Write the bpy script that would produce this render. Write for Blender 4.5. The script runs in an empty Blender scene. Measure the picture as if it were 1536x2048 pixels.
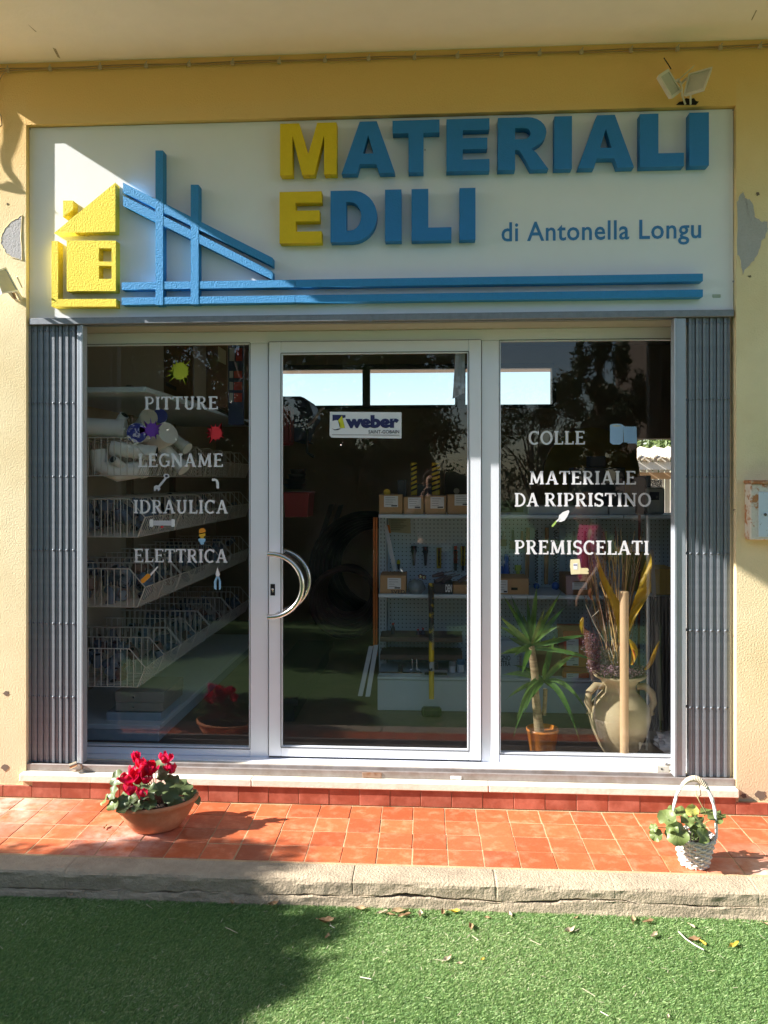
import bpy, bmesh, math, random
import numpy as np
from mathutils import Vector, Matrix, Euler
R = math.radians
rnd = random.Random(7)
sc = bpy.context.scene
COL = sc.collection

# ---------------------------------------------------------------- camera, sky, sun, exposure
F, HZ, CAMY, CAMZ, YAW = 1597.0, 960.0, -3.73, 1.615, R(3.43)
cam = bpy.data.cameras.new('camera'); cam_o = bpy.data.objects.new('camera', cam); COL.objects.link(cam_o)
cam_o.location = (0, CAMY, CAMZ); cam_o.rotation_euler = (R(90), 0, YAW)
cam.sensor_fit = 'VERTICAL'; cam.sensor_height = 36.0; cam.lens = 36.0*F/2048
cam.shift_y = -(1024-HZ)/2048; cam.clip_start = .02; cam.clip_end = 600
sc.camera = cam_o
SUN = Vector((4.6, 1.0, -2.95)).normalized()
world = bpy.data.worlds.new('World'); sc.world = world; world.use_nodes = True
wn = world.node_tree; wn.nodes.clear()
sky = wn.nodes.new('ShaderNodeTexSky'); sky.sky_type = 'NISHITA'; sky.sun_disc = False
sky.sun_elevation = R(32.5); sky.sun_rotation = R(260.5); sky.air_density = 1.0; sky.dust_density = .6
bg = wn.nodes.new('ShaderNodeBackground'); bg.inputs['Strength'].default_value = .080
wo = wn.nodes.new('ShaderNodeOutputWorld')
wn.links.new(sky.outputs[0], bg.inputs[0]); wn.links.new(bg.outputs[0], wo.inputs[0])
sl = bpy.data.lights.new('sun', 'SUN'); sl.energy = 5.0; sl.angle = R(.5); sl.color = (1, .95, .88)
so = bpy.data.objects.new('sun', sl); COL.objects.link(so); so.rotation_euler = SUN.to_track_quat('-Z', 'Y').to_euler()
sc.view_settings.view_transform = 'Standard'; sc.view_settings.look = 'None'
sc.view_settings.exposure = 1.72; sc.view_settings.gamma = 1; sc.view_settings.use_curve_mapping = False
sc.cycles.max_bounces = 8; sc.cycles.transparent_max_bounces = 24; sc.cycles.diffuse_bounces = 4
sc.cycles.sample_clamp_indirect = 6; sc.cycles.use_denoising = True

# ---------------------------------------------------------------- helpers
cs, sn = math.cos(YAW), math.sin(YAW)
def W(px, py, Y):
    "the point of the plane y = Y that the photograph shows at (px, py)"
    a = (px-768)/F; t = (Y-CAMY)/(a*sn+cs)
    return Vector((t*(a*cs-sn), Y, CAMZ-(py-HZ)/F*t))
def WZ(px, py, Z):
    t = F*(CAMZ-Z)/(py-HZ); a = (px-768)/F
    return Vector((t*(a*cs-sn), CAMY+t*(a*sn+cs), Z))

def nd(nt, kind, **kw):
    n = nt.nodes.new('ShaderNode'+kind)
    for k, v in kw.items():
        if k in n.inputs: n.inputs[k].default_value = v
        else: setattr(n, k, v)
    return n
MATS = {}
def M(name, col, rough=.6, metal=0., col2=None, scale=6., var=.12, bump=0., bscale=60., bdet=6., rand=0., spec=.5,
      emit=0., trans=0., thr=(.4, .65), aniso=None, coat=0.):
    "a procedural surface: base colour with two scales of noise, optional second colour in patches, relief"
    if name in MATS: return MATS[name]
    m = bpy.data.materials.new(name); m.use_nodes = True; nt = m.node_tree
    p = nt.nodes['Principled BSDF']; L = nt.links.new
    tc = nd(nt, 'TexCoord'); co = tc.outputs['Object']
    if aniso:
        mp = nd(nt, 'Mapping'); mp.inputs['Scale'].default_value = aniso; L(co, mp.inputs[0]); co = mp.outputs[0]
    if rand:
        oi = nd(nt, 'ObjectInfo'); ad = nd(nt, 'VectorMath', operation='MULTIPLY_ADD')
        L(oi.outputs['Random'], ad.inputs[0]); ad.inputs[1].default_value = (37, 53, 71); L(co, ad.inputs[2]); co = ad.outputs[0]
    n1 = nd(nt, 'TexNoise', Scale=scale, Detail=6., Roughness=.62); L(co, n1.inputs[0])
    hs = nd(nt, 'HueSaturation'); 
    c1 = (*col, 1)
    if col2:
        mx = nd(nt, 'MixRGB'); mx.inputs[1].default_value = c1; mx.inputs[2].default_value = (*col2, 1)
        rp = nd(nt, 'ValToRGB'); rp.color_ramp.elements[0].position = thr[0]; rp.color_ramp.elements[1].position = thr[1]
        L(n1.outputs[0], rp.inputs[0]); L(rp.outputs[0], mx.inputs[0]); L(mx.outputs[0], hs.inputs['Color'])
    else: hs.inputs['Color'].default_value = c1
    n2 = nd(nt, 'TexNoise', Scale=scale*5.3, Detail=4.); L(co, n2.inputs[0])
    mr = nd(nt, 'MapRange'); mr.inputs['To Min'].default_value = 1-var*1.6; mr.inputs['To Max'].default_value = 1+var*1.6
    av = nd(nt, 'Math', operation='ADD'); L(n1.outputs[0], av.inputs[0]); L(n2.outputs[0], av.inputs[1])
    hf = nd(nt, 'Math', operation='MULTIPLY'); L(av.outputs[0], hf.inputs[0]); hf.inputs[1].default_value = .5
    L(hf.outputs[0], mr.inputs[0]); v = mr.outputs[0]
    if rand:
        m2 = nd(nt, 'MapRange'); m2.inputs['To Min'].default_value = 1-rand; m2.inputs['To Max'].default_value = 1+rand
        L(oi.outputs['Random'], m2.inputs[0]); mu = nd(nt, 'Math', operation='MULTIPLY'); L(v, mu.inputs[0]); L(m2.outputs[0], mu.inputs[1]); v = mu.outputs[0]
    L(v, hs.inputs['Value']); L(hs.outputs[0], p.inputs['Base Color'])
    p.inputs['Roughness'].default_value = rough; p.inputs['Metallic'].default_value = metal
    p.inputs['Specular IOR Level'].default_value = spec; p.inputs['Coat Weight'].default_value = coat
    if bump:
        nb = nd(nt, 'TexNoise', Scale=bscale, Detail=bdet, Roughness=.6); L(co, nb.inputs[0])
        bp = nd(nt, 'Bump', Strength=min(1, bump*1.0)); bp.inputs['Distance'].default_value = .004*max(1, bump)
        L(nb.outputs[0], bp.inputs['Height']); L(bp.outputs[0], p.inputs['Normal'])
    if trans:
        out = nt.nodes['Material Output']; tr = nd(nt, 'BsdfTranslucent'); ms = nd(nt, 'MixShader', Fac=trans)
        L(hs.outputs[0], tr.inputs[0]); L(p.outputs[0], ms.inputs[1]); L(tr.outputs[0], ms.inputs[2]); L(ms.outputs[0], out.inputs[0])
    if emit:
        p.inputs['Emission Color'].default_value = c1; p.inputs['Emission Strength'].default_value = emit
    MATS[name] = m; return m

def glass_mat(name, tint=(.93, .96, .95), ior=1.5, gain=1.0, dirt=.03):
    m = bpy.data.materials.new(name); m.use_nodes = True; nt = m.node_tree; nt.nodes.clear(); L = nt.links.new
    out = nd(nt, 'OutputMaterial'); ms = nd(nt, 'MixShader'); tr = nd(nt, 'BsdfTransparent'); gl = nd(nt, 'BsdfGlossy')
    gl.inputs['Roughness'].default_value = 0.0; tr.inputs[0].default_value = (*tint, 1)
    fr = nd(nt, 'Fresnel', IOR=ior); ge = nd(nt, 'NewGeometry'); mi = nd(nt, 'MapRange'); mi.inputs['To Min'].default_value = ior; mi.inputs['To Max'].default_value = 1/ior
    L(ge.outputs['Backfacing'], mi.inputs[0]); L(mi.outputs[0], fr.inputs[0]); mu = nd(nt, 'Math', operation='MULTIPLY', use_clamp=True); mu.inputs[1].default_value = gain
    L(fr.outputs[0], mu.inputs[0]); L(mu.outputs[0], ms.inputs[0]); L(tr.outputs[0], ms.inputs[1]); L(gl.outputs[0], ms.inputs[2])
    df = nd(nt, 'BsdfDiffuse'); df.inputs[0].default_value = (.7, .7, .68, 1)
    ns = nd(nt, 'TexNoise', Scale=9., Detail=8.); tc = nd(nt, 'TexCoord'); L(tc.outputs['Object'], ns.inputs[0])
    mr = nd(nt, 'MapRange'); mr.inputs['From Min'].default_value = .4; mr.inputs['To Max'].default_value = dirt; L(ns.outputs[0], mr.inputs[0])
    m2 = nd(nt, 'MixShader'); L(mr.outputs[0], m2.inputs[0]); L(ms.outputs[0], m2.inputs[1]); L(df.outputs[0], m2.inputs[2]); L(m2.outputs[0], out.inputs[0])
    return m

def org(o):
    v = Vector((0, 0, 0))
    while o is not None: v += o.location; o = o.parent
    return v
class MB:
    "collects shapes, builds them as ONE mesh object"
    def __init__(s): s.v = []; s.f = []; s.mi = []; s.m = 0; s.sm = []
    def add(s, vs, fs, smooth=False):
        b = len(s.v); s.v += [tuple(x) for x in vs]
        for f in fs: s.f.append([b+i for i in f]); s.mi.append(s.m); s.sm.append(smooth)
        return s
    def box(s, x0, x1, y0, y1, z0, z1):
        vs = [(x, y, z) for x in (x0, x1) for y in (y0, y1) for z in (z0, z1)]
        return s.add(vs, [(0, 1, 3, 2), (4, 6, 7, 5), (0, 4, 5, 1), (2, 3, 7, 6), (0, 2, 6, 4), (1, 5, 7, 3)])
    def bbox(s, x0, x1, y0, y1, z0, z1, b=.003):
        "box with chamfered edges"
        if x0 > x1: x0, x1 = x1, x0
        if y0 > y1: y0, y1 = y1, y0
        if z0 > z1: z0, z1 = z1, z0
        b = min(b, (x1-x0)*.45, (y1-y0)*.45, (z1-z0)*.45)
        bm = bmesh.new(); bmesh.ops.create_cube(bm, size=1)
        for v in bm.verts: v.co = Vector(((x0+x1)/2+v.co.x*(x1-x0), (y0+y1)/2+v.co.y*(y1-y0), (z0+z1)/2+v.co.z*(z1-z0)))
        bmesh.ops.bevel(bm, geom=bm.edges[:], offset=b, segments=1, affect='EDGES')
        s.frombm(bm); return s
    def frombm(s, bm, smooth=False):
        bm.verts.index_update(); s.add([v.co[:] for v in bm.verts], [[v.index for v in f.verts] for f in bm.faces], smooth); bm.free(); return s
    def obox(s, p0, p1, wv, dv):
        "beam from p0 to p1 with half-width vectors wv, dv"
        p0, p1, wv, dv = map(Vector, (p0, p1, wv, dv))
        vs = [p+a*wv+b*dv for p in (p0, p1) for a, b in ((-1, -1), (1, -1), (1, 1), (-1, 1))]
        return s.add(vs, [(3, 2, 1, 0), (4, 5, 6, 7), (0, 1, 5, 4), (1, 2, 6, 5), (2, 3, 7, 6), (3, 0, 4, 7)])
    def tube(s, pts, r, n=8, cap=True, smooth=True):
        pts = [Vector(p) for p in pts]; rs = r if isinstance(r, (list, tuple)) else [r]*len(pts)
        b = len(s.v); up = None; rings = []
        for i, p in enumerate(pts):
            d = (pts[min(i+1, len(pts)-1)]-pts[max(i-1, 0)]).normalized()
            if up is None: up = Vector((0, 0, 1)) if abs(d.z) < .9 else Vector((0, 1, 0))
            u = d.cross(up); u = u.normalized() if u.length > 1e-6 else Vector((1, 0, 0)); w = u.cross(d).normalized(); up = w
            rings.append([p+rs[i]*(math.cos(2*math.pi*k/n)*u+math.sin(2*math.pi*k/n)*w) for k in range(n)])
        vs = [v for rg in rings for v in rg]; fs = []
        for i in range(len(pts)-1):
            for k in range(n): fs.append((i*n+k, i*n+(k+1) % n, (i+1)*n+(k+1) % n, (i+1)*n+k))
        if smooth: s.add(vs, fs, True)
        else: s.add(vs, fs)
        if cap:
            s.add(rings[0], [tuple(range(n))[::-1]]); s.add(rings[-1], [tuple(range(n))])
        return s
    def lathe(s, prof, c=(0, 0, 0), n=32, sx=1, sy=1, rot=0, smooth=True):
        c = Vector(c); vs = []; fs = []
        for (r, z) in prof:
            for k in range(n):
                a = 2*math.pi*k/n; x, y = r*sx*math.cos(a), r*sy*math.sin(a)
                vs.append(c+Vector((x*math.cos(rot)-y*math.sin(rot), x*math.sin(rot)+y*math.cos(rot), z)))
        for i in range(len(prof)-1):
            for k in range(n): fs.append((i*n+k, i*n+(k+1) % n, (i+1)*n+(k+1) % n, (i+1)*n+k))
        return s.add(vs, fs, smooth)
    def prism(s, poly, y0, y1):
        "xz polygon (convex or simple) extruded from y0 (front) to y1"
        n = len(poly); vs = [(x, y0, z) for x, z in poly]+[(x, y1, z) for x, z in poly]
        fs = [tuple(range(n)), tuple(range(2*n-1, n-1, -1))]+[(i, i+n, (i+1) % n+n, (i+1) % n) for i in range(n)]
        return s.add(vs, fs)
    def quad(s, a, b, c, d): return s.add([a, b, c, d], [(0, 1, 2, 3)])
    def build(s, name, mat, parent=None, world=True, label=None, kind=None, bevel=0, cat=None, group=None):
        me = bpy.data.meshes.new(name); o = bpy.data.objects.new(name, me); COL.objects.link(o)
        off = org(parent) if (parent is not None and world) else Vector((0, 0, 0))
        vs = np.array(s.v, dtype=float).reshape(-1, 3)-np.array(off[:])
        me.from_pydata(vs.tolist(), [], s.f); 
        for m in (mat if isinstance(mat, (list, tuple)) else [mat]): me.materials.append(m)
        me.polygons.foreach_set('material_index', s.mi); me.polygons.foreach_set('use_smooth', s.sm)
        bm = bmesh.new(); bm.from_mesh(me); bmesh.ops.recalc_face_normals(bm, faces=bm.faces); bm.to_mesh(me); bm.free()
        me.update()
        if parent is not None: o.parent = parent
        if bevel:
            md = o.modifiers.new('edge', 'BEVEL'); md.width = bevel; md.segments = 2; md.limit_method = 'ANGLE'
        if label: o['label'] = label
        if kind: o['kind'] = kind
        if cat: o['category'] = cat
        if group: o['group'] = group
        return o
def thing(name, label, cat, loc=(0, 0, 0), group=None, rz=0):
    o = bpy.data.objects.new(name, None); COL.objects.link(o); o.location = loc; o.rotation_euler = (0, 0, rz)
    o.empty_display_size = .1; o['label'] = label; o['category'] = cat
    if group: o['group'] = group
    return o
def kids(o): return [c for c in bpy.data.objects if c.parent == o]
def dup(root, loc, rz=0, label=None, scale=None):
    r = root.copy(); COL.objects.link(r); r.location = loc; r.rotation_euler = (0, 0, rz)
    if label: r['label'] = label
    if scale: r.scale = (scale,)*3
    for ch in kids(root):
        c = ch.copy(); COL.objects.link(c); c.parent = r
        for g in kids(ch):
            d = g.copy(); COL.objects.link(d); d.parent = c
    return r
def curve_mesh(splines, name='shape', extrude=0.0, off=0.0):
    "closed polylines in the xy plane (holes allowed) filled and extruded -> mesh"
    cu = bpy.data.curves.new(name, 'CURVE'); cu.dimensions = '2D'; cu.fill_mode = 'BOTH'; cu.extrude = extrude; cu.offset = off
    for pts in splines:
        sp = cu.splines.new('POLY'); sp.points.add(len(pts)-1); sp.use_cyclic_u = True
        for i, p in enumerate(pts): sp.points[i].co = (p[0], p[1], 0, 1)
    o = bpy.data.objects.new(name, cu); COL.objects.link(o)
    bpy.context.view_layer.update(); me = bpy.data.meshes.new_from_object(o.evaluated_get(bpy.context.evaluated_depsgraph_get()))
    bpy.data.objects.remove(o); bpy.data.curves.remove(cu); return me
def text_mesh(txt, size, off=0.0, extrude=0.0003, spacing=1.0, shear=0.0):
    cu = bpy.data.curves.new('text', 'FONT'); cu.body = txt; cu.size = size; cu.offset = off; cu.extrude = extrude; cu.space_character = spacing
    cu.shear = shear; cu.resolution_u = 3
    o = bpy.data.objects.new('text', cu); COL.objects.link(o)
    bpy.context.view_layer.update(); me = bpy.data.meshes.new_from_object(o.evaluated_get(bpy.context.evaluated_depsgraph_get()))
    bpy.data.objects.remove(o); bpy.data.curves.remove(cu); return me
def stand(me, name, mat, parent, x0, x1, z0, z1, y, label=None, kind=None, tilt=0):
    "stands a mesh lying in its own xy plane upright in the plane y, fitted to x0..x1, z0..z1"
    co = np.empty(len(me.vertices)*3); me.vertices.foreach_get('co', co); co = co.reshape(-1, 3)
    mn, mx = co.min(0), co.max(0); w = np.maximum(mx-mn, 1e-9)
    o3 = org(parent) if parent else Vector((0, 0, 0))
    u = (co[:, 0]-mn[0])/w[0]; v = (co[:, 1]-mn[1])/w[1]
    out = np.empty_like(co); out[:, 0] = x0+u*(x1-x0)-o3.x; out[:, 2] = z0+v*(z1-z0)-o3.z+tilt*u; out[:, 1] = y-co[:, 2]-o3.y
    me.vertices.foreach_set('co', out.ravel()); me.materials.clear(); me.materials.append(mat); me.update()
    me.name = name; o = bpy.data.objects.new(name, me); COL.objects.link(o)
    if parent: o.parent = parent
    if label: o['label'] = label
    if kind: o['kind'] = kind
    return o
def arc(cx, cy, rx, ry, a0, a1, n=10):
    return [(cx+rx*math.cos(R(a0+(a1-a0)*i/n)), cy+ry*math.sin(R(a0+(a1-a0)*i/n))) for i in range(n+1)]

# slab-serif capitals as strokes: width, [(points, stroke width)]
T_, t_ = .16, .10
def _sf(x, y, w=.26): return ([(x-w/2, y), (x+w/2, y)], t_)
def serif_glyph(c):
    lo, hi = t_/2, 1-t_/2
    if c == 'I': return .30, [([(.15, 0), (.15, 1)], T_), _sf(.15, lo), _sf(.15, hi)]
    if c == 'L': return .56, [([(.15, 0), (.15, 1)], T_), _sf(.15, hi), ([(.02, lo), (.54, lo)], t_), ([(.515, 0), (.515, .24)], t_*.8)]
    if c == 'E': return .60, [([(.15, 0), (.15, 1)], T_), ([(.02, lo), (.58, lo)], t_), ([(.02, hi), (.55, hi)], t_), ([(.15, .52), (.42, .52)], t_),
                              ([(.555, 0), (.555, .22)], t_*.8), ([(.525, 1), (.525, .80)], t_*.8), ([(.42, .43), (.42, .61)], t_*.8)]
    if c == 'T': return .62, [([(.31, 0), (.31, 1)], T_), ([(.02, hi), (.60, hi)], t_), ([(.045, 1), (.03, .78)], t_*.8), ([(.575, 1), (.59, .78)], t_*.8), _sf(.31, lo)]
    if c == 'P': return .60, [([(.15, 0), (.15, 1)], T_), _sf(.15, lo), ([(.02, hi), (.32, hi)]+arc(.30, .71, .22, .25, 90, -90, 9)[0:]+[(.15, .46)], t_*1.15)]
    if c == 'R': return .66, [([(.15, 0), (.15, 1)], T_), _sf(.15, lo), ([(.02, hi), (.32, hi)]+arc(.30, .73, .21, .23, 90, -90, 9)+[(.15, .50)], t_*1.15),
                              ([(.33, .49), (.54, .05)], T_*.95), ([(.48, lo), (.66, lo)], t_)]
    if c == 'U': return .70, [([(.15, 1), (.15, .30)]+arc(.345, .30, .195, .26, 180, 360, 10)+[(.54, 1)], T_*.85), _sf(.15, hi), _sf(.55, hi, .22)]
    if c == 'G': return .68, [(arc(.36, .5, .29, .455, 50, 320, 16), T_*.85), ([(.60, .06), (.60, .42)], T_*.85), _sf(.56, .42, .26), ([(.58, .98), (.58, .74)], t_*.8)]
    if c == 'C': return .64, [(arc(.36, .5, .29, .455, 50, 310, 16), T_*.85), ([(.58, .98), (.58, .74)], t_*.8)]
    if c == 'O': return .74, [(arc(.37, .5, .30, .455, 0, 360, 22), T_*.85)]
    if c == 'D': return .70, [([(.15, 0), (.15, 1)], T_), ([(.02, hi), (.28, hi)]+arc(.26, .5, .37, .457, 90, -90, 14)+[(.02, lo)], t_*1.25)]
    if c == 'N': return .76, [([(.14, 0), (.14, .98)], t_), ([(.62, .02), (.62, 1)], t_), ([(.11, .97), (.64, .03)], T_), _sf(.14, lo), _sf(.10, hi, .18), _sf(.62, hi)]
    if c == 'A': return .74, [([(.11, .02), (.35, .97)], t_), ([(.36, 1), (.62, .02)], T_), _sf(.12, lo, .24), _sf(.62, lo, .25), ([(.2, .34), (.52, .34)], t_)]
    if c == 'M': return .92, [([(.15, .02), (.18, .98)], t_), ([(.18, .98), (.45, .10)], T_*.9), ([(.46, .10), (.72, .98)], t_), ([(.73, .98), (.77, .02)], T_), _sf(.15, lo, .24), _sf(.77, lo, .25), _sf(.14, hi, .16), _sf(.77, hi, .16)]
    if c == 'S': return .54, [(arc(.27, .73, .185, .225, 30, 235, 12)+arc(.27, .27, .195, .225, 80, -150, 12), T_*.85), ([(.455, .98), (.455, .74)], t_*.8), ([(.05, .02), (.05, .27)], t_*.8)]
    return .30, []
def stroke_faces(mb, pts, w, depth, fx):
    pts = [Vector(p) for p in pts]; n = len(pts); Lp, Rp = [], []
    for i, p in enumerate(pts):
        a = (pts[i]-pts[i-1]).normalized() if i else (pts[1]-pts[0]).normalized()
        b = (pts[i+1]-pts[i]).normalized() if i < n-1 else a
        t = (a+b); t = t.normalized() if t.length > 1e-6 else a
        nn = Vector((-t.y, t.x)); k = 1/max(.5, abs(nn.dot(Vector((-a.y, a.x)))))
        Lp.append(p+nn*w/2*k); Rp.append(p-nn*w/2*k)
    for i in range(n-1):
        mb.add([fx(q, depth) for q in (Lp[i], Lp[i+1], Rp[i+1], Rp[i])], [(0, 1, 2, 3)])
def serif_word(txt, x0, x1, z0, z1, y, mat, parent, tilt=0., gap=.07):
    adv = 0; items = []
    for ch in txt:
        w, st = serif_glyph(ch); items.append((adv, st)); adv += w+gap
    adv -= gap; sx = (x1-x0)/adv; sz = z1-z0; mb = MB()
    k = 0
    for a, st in items:
        for pts, w in st:
            k += 1; d = y-.0002*(1+(k % 5))
            stroke_faces(mb, [(p[0]+a, p[1]) for p in pts], w, d, lambda q, dd: (x0+q.x*sx, dd, z0+q.y*sz+tilt*(q.x/adv)))
    return mb.build('lettering', mat, parent)
# ---------------------------------------------------------------- materials of the place
def salt_and_glare(m, spots):
    "chalky deposits by the planters, and sky glare painted pale on the tiles"
    nt = m.node_tree; L = nt.links.new; p = nt.nodes['Principled BSDF']; src = p.inputs['Base Color'].links[0].from_socket; ge = nd(nt, 'NewGeometry'); tot = None
    ns = nd(nt, 'TexNoise', Scale=14., Detail=7., Roughness=.7); L(ge.outputs['Position'], ns.inputs[0])
    for (x, y, r) in spots:
        d = nd(nt, 'VectorMath', operation='DISTANCE'); L(ge.outputs['Position'], d.inputs[0]); d.inputs[1].default_value = (x, y, .1)
        mr = nd(nt, 'MapRange'); mr.inputs['From Min'].default_value = r; mr.inputs['From Max'].default_value = r*.1; L(d.outputs['Value'], mr.inputs[0]); s = mr.outputs[0]
        if tot is None: tot = s
        else: a = nd(nt, 'Math', operation='MAXIMUM'); L(tot, a.inputs[0]); L(s, a.inputs[1]); tot = a.outputs[0]
    a = nd(nt, 'Math', operation='MULTIPLY_ADD'); L(ns.outputs[0], a.inputs[0]); a.inputs[1].default_value = 2.2; a.inputs[2].default_value = -.75; b = nd(nt, 'Math', operation='MULTIPLY', use_clamp=True); L(tot, b.inputs[0]); L(a.outputs[0], b.inputs[1])
    mx = nd(nt, 'MixRGB'); L(b.outputs[0], mx.inputs[0]); L(src, mx.inputs[1]); mx.inputs[2].default_value = (.74, .62, .54, 1); L(mx.outputs[0], p.inputs['Base Color'])
stucco = M('stucco', (.79, .67, .42), .92, col2=(.70, .57, .33), scale=2.2, var=.07, bump=.7, bscale=135, bdet=8)
# the band under the canopy is a deeper ochre that fades into the paler tone below
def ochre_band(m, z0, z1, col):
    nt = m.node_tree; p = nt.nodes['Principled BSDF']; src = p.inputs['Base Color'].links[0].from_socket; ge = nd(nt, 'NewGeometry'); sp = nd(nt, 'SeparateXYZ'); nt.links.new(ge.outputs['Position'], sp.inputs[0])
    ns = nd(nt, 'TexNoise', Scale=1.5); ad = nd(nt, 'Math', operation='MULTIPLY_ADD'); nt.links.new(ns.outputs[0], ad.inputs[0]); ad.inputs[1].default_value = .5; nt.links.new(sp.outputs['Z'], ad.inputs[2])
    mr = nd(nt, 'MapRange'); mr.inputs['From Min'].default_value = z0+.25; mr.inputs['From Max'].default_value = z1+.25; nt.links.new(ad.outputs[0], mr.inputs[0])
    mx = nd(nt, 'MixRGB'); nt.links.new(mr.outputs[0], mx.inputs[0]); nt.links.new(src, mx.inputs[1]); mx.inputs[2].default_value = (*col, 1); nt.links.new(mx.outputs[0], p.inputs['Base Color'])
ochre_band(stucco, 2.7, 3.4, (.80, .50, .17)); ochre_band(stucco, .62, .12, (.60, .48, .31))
stucco_top = stucco
soffit_m = M('soffit_paint', (.93, .82, .74), .9, col2=(.89, .78, .69), scale=2, var=.05, bump=.3, bscale=40)
scar_m = M('bare_render', (.42, .41, .42), .95, scale=20, var=.12, bump=1.2, bscale=120)
alu = M('white_aluminium', (.75, .78, .85), .32, scale=2, var=.03, spec=.5)
alu_edge = M('dark_gasket', (.03, .03, .035), .5)
steelblue = M('zinc_grey_paint', (.215, .24, .275), .5, metal=.25, col2=(.17, .19, .22), scale=30, var=.12, bump=.35, bscale=500)
steelpost = M('galvanised_post', (.36, .40, .45), .42, metal=.35, scale=18, var=.10, bump=.2, bscale=300)
guide_m = M('guide_rail_metal', (.34, .31, .30), .5, metal=.4, col2=(.25, .21, .19), scale=12, var=.15)
marble = M('sill_marble', (.80, .74, .62), .45, col2=(.66, .58, .45), scale=14, var=.08, bump=.3, bscale=90, thr=(.5, .72))
tile_m = M('red_floor_tile', (.47, .108, .04), .42, col2=(.60, .26, .15), scale=16, var=.2, rand=.24, bump=.3, bscale=60, thr=(.50, .86))
salt_and_glare(tile_m, ((-1.30, -.47, .26), (1.30, -.60, .30), (-2.0, -.1, .45)))  # last spot is glare painted on the end tiles, away from the planters
skirt_m = M('red_skirting_tile', (.30, .075, .042), .38, col2=(.42, .14, .09), scale=9, var=.2, rand=.12, bump=.15, bscale=50)
grout_m = M('grout', (.52, .36, .20), .95, col2=(.36, .24, .14), scale=12, var=.2, bump=.8, bscale=200)
kerb_m = M('worn_concrete', (.44, .36, .255), .95, col2=(.30, .24, .17), scale=6, var=.2, bump=2.0, bscale=110, bdet=9)
turf_m = M('turf_backing', (.10, .18, .05), .95, col2=(.08, .15, .045), scale=15, var=.3, bump=1, bscale=300)
dark_m = M('black_gap', (.008, .008, .009), .9)

# ---------------------------------------------------------------- ground
g = MB(); g.box(-60, 60, -60, -.72, -.3, 0); g.build('lawn', turf_m, kind='structure')
g = MB(); g.box(-60, 60, 6.2, 60, -.3, 0.02); g.build('yard_ground', M('yard_dirt', (.33, .27, .2), .95, scale=2, var=.2), kind='structure')
# artificial turf blades
rs = np.random.RandomState(3)
def blades(n, x0, x1, y0, y1, h0, h1, wd, name):
    x = rs.uniform(x0, x1, n); y = rs.uniform(y0, y1, n); a = rs.uniform(0, 2*np.pi, n); h = rs.uniform(h0, h1, n)
    ln = rs.normal(0, .55, (n, 2))*h[:, None]*.8+np.array([.004, .001]); dx, dy = np.cos(a)*wd, np.sin(a)*wd
    v = np.empty((n, 4, 3)); z0 = -.001
    v[:, 0] = np.c_[x-dx, y-dy, np.full(n, z0)]; v[:, 1] = np.c_[x+dx, y+dy, np.full(n, z0)]
    v[:, 2] = np.c_[x+dx*.7+ln[:, 0]*.7, y+dy*.7+ln[:, 1]*.7, h*.75]; v[:, 3] = np.c_[x-dx*.1+ln[:, 0]*1.4, y-dy*.1+ln[:, 1]*1.4, h]
    me = bpy.data.meshes.new(name); me.vertices.add(n*4); me.vertices.foreach_set('co', v.ravel())
    me.loops.add(n*4); me.loops.foreach_set('vertex_index', np.arange(n*4)); me.polygons.add(n); me.polygons.foreach_set('loop_start', np.arange(n)*4)
    me.update(calc_edges=True); me.validate()
    ca = me.color_attributes.new('tone', 'FLOAT_COLOR', 'POINT'); lowf = .5+.5*np.sin(x*3.1+1.3*np.sin(y*4.2))*np.sin(y*5.3+1.1*np.sin(x*2.3)); c = np.repeat(np.clip(rs.rand(n)*.85+.2*(lowf-.5)+.06, 0, 1), 4); cc = np.c_[c, c, c, np.ones_like(c)]
    ca.data.foreach_set('color', cc.ravel()); return me
bm_ = bpy.data.materials.new('turf_blade'); bm_.use_nodes = True; nt = bm_.node_tree; p = nt.nodes['Principled BSDF']
at = nd(nt, 'Attribute', attribute_name='tone'); rp = nd(nt, 'ValToRGB'); e = rp.color_ramp.elements
e[0].position = 0; e[0].color = (.10, .21, .06, 1); e[1].position = 1; e[1].color = (.60, .60, .38, 1)
q = rp.color_ramp.elements.new(.45); q.color = (.19, .335, .10, 1); q = rp.color_ramp.elements.new(.82); q.color = (.34, .46, .18, 1)
nt.links.new(at.outputs['Color'], rp.inputs[0]); nt.links.new(rp.outputs[0], p.inputs['Base Color']); p.inputs['Roughness'].default_value = .55
tr = nd(nt, 'BsdfTranslucent'); ms = nd(nt, 'MixShader', Fac=.35); nt.links.new(rp.outputs[0], tr.inputs[0]); nt.links.new(p.outputs[0], ms.inputs[1])
nt.links.new(tr.outputs[0], ms.inputs[2]); nt.links.new(ms.outputs[0], nt.nodes['Material Output'].inputs[0])
me = blades(330000, -2.25, 1.6, -1.5, -.715, .004, .0095, .0007, 'artificial_grass'); me.materials.append(bm_)
o = bpy.data.objects.new('artificial_grass', me); COL.objects.link(o); o['kind'] = 'stuff'
o['label'] = 'short green artificial grass in front of the cracked kerb'

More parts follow.
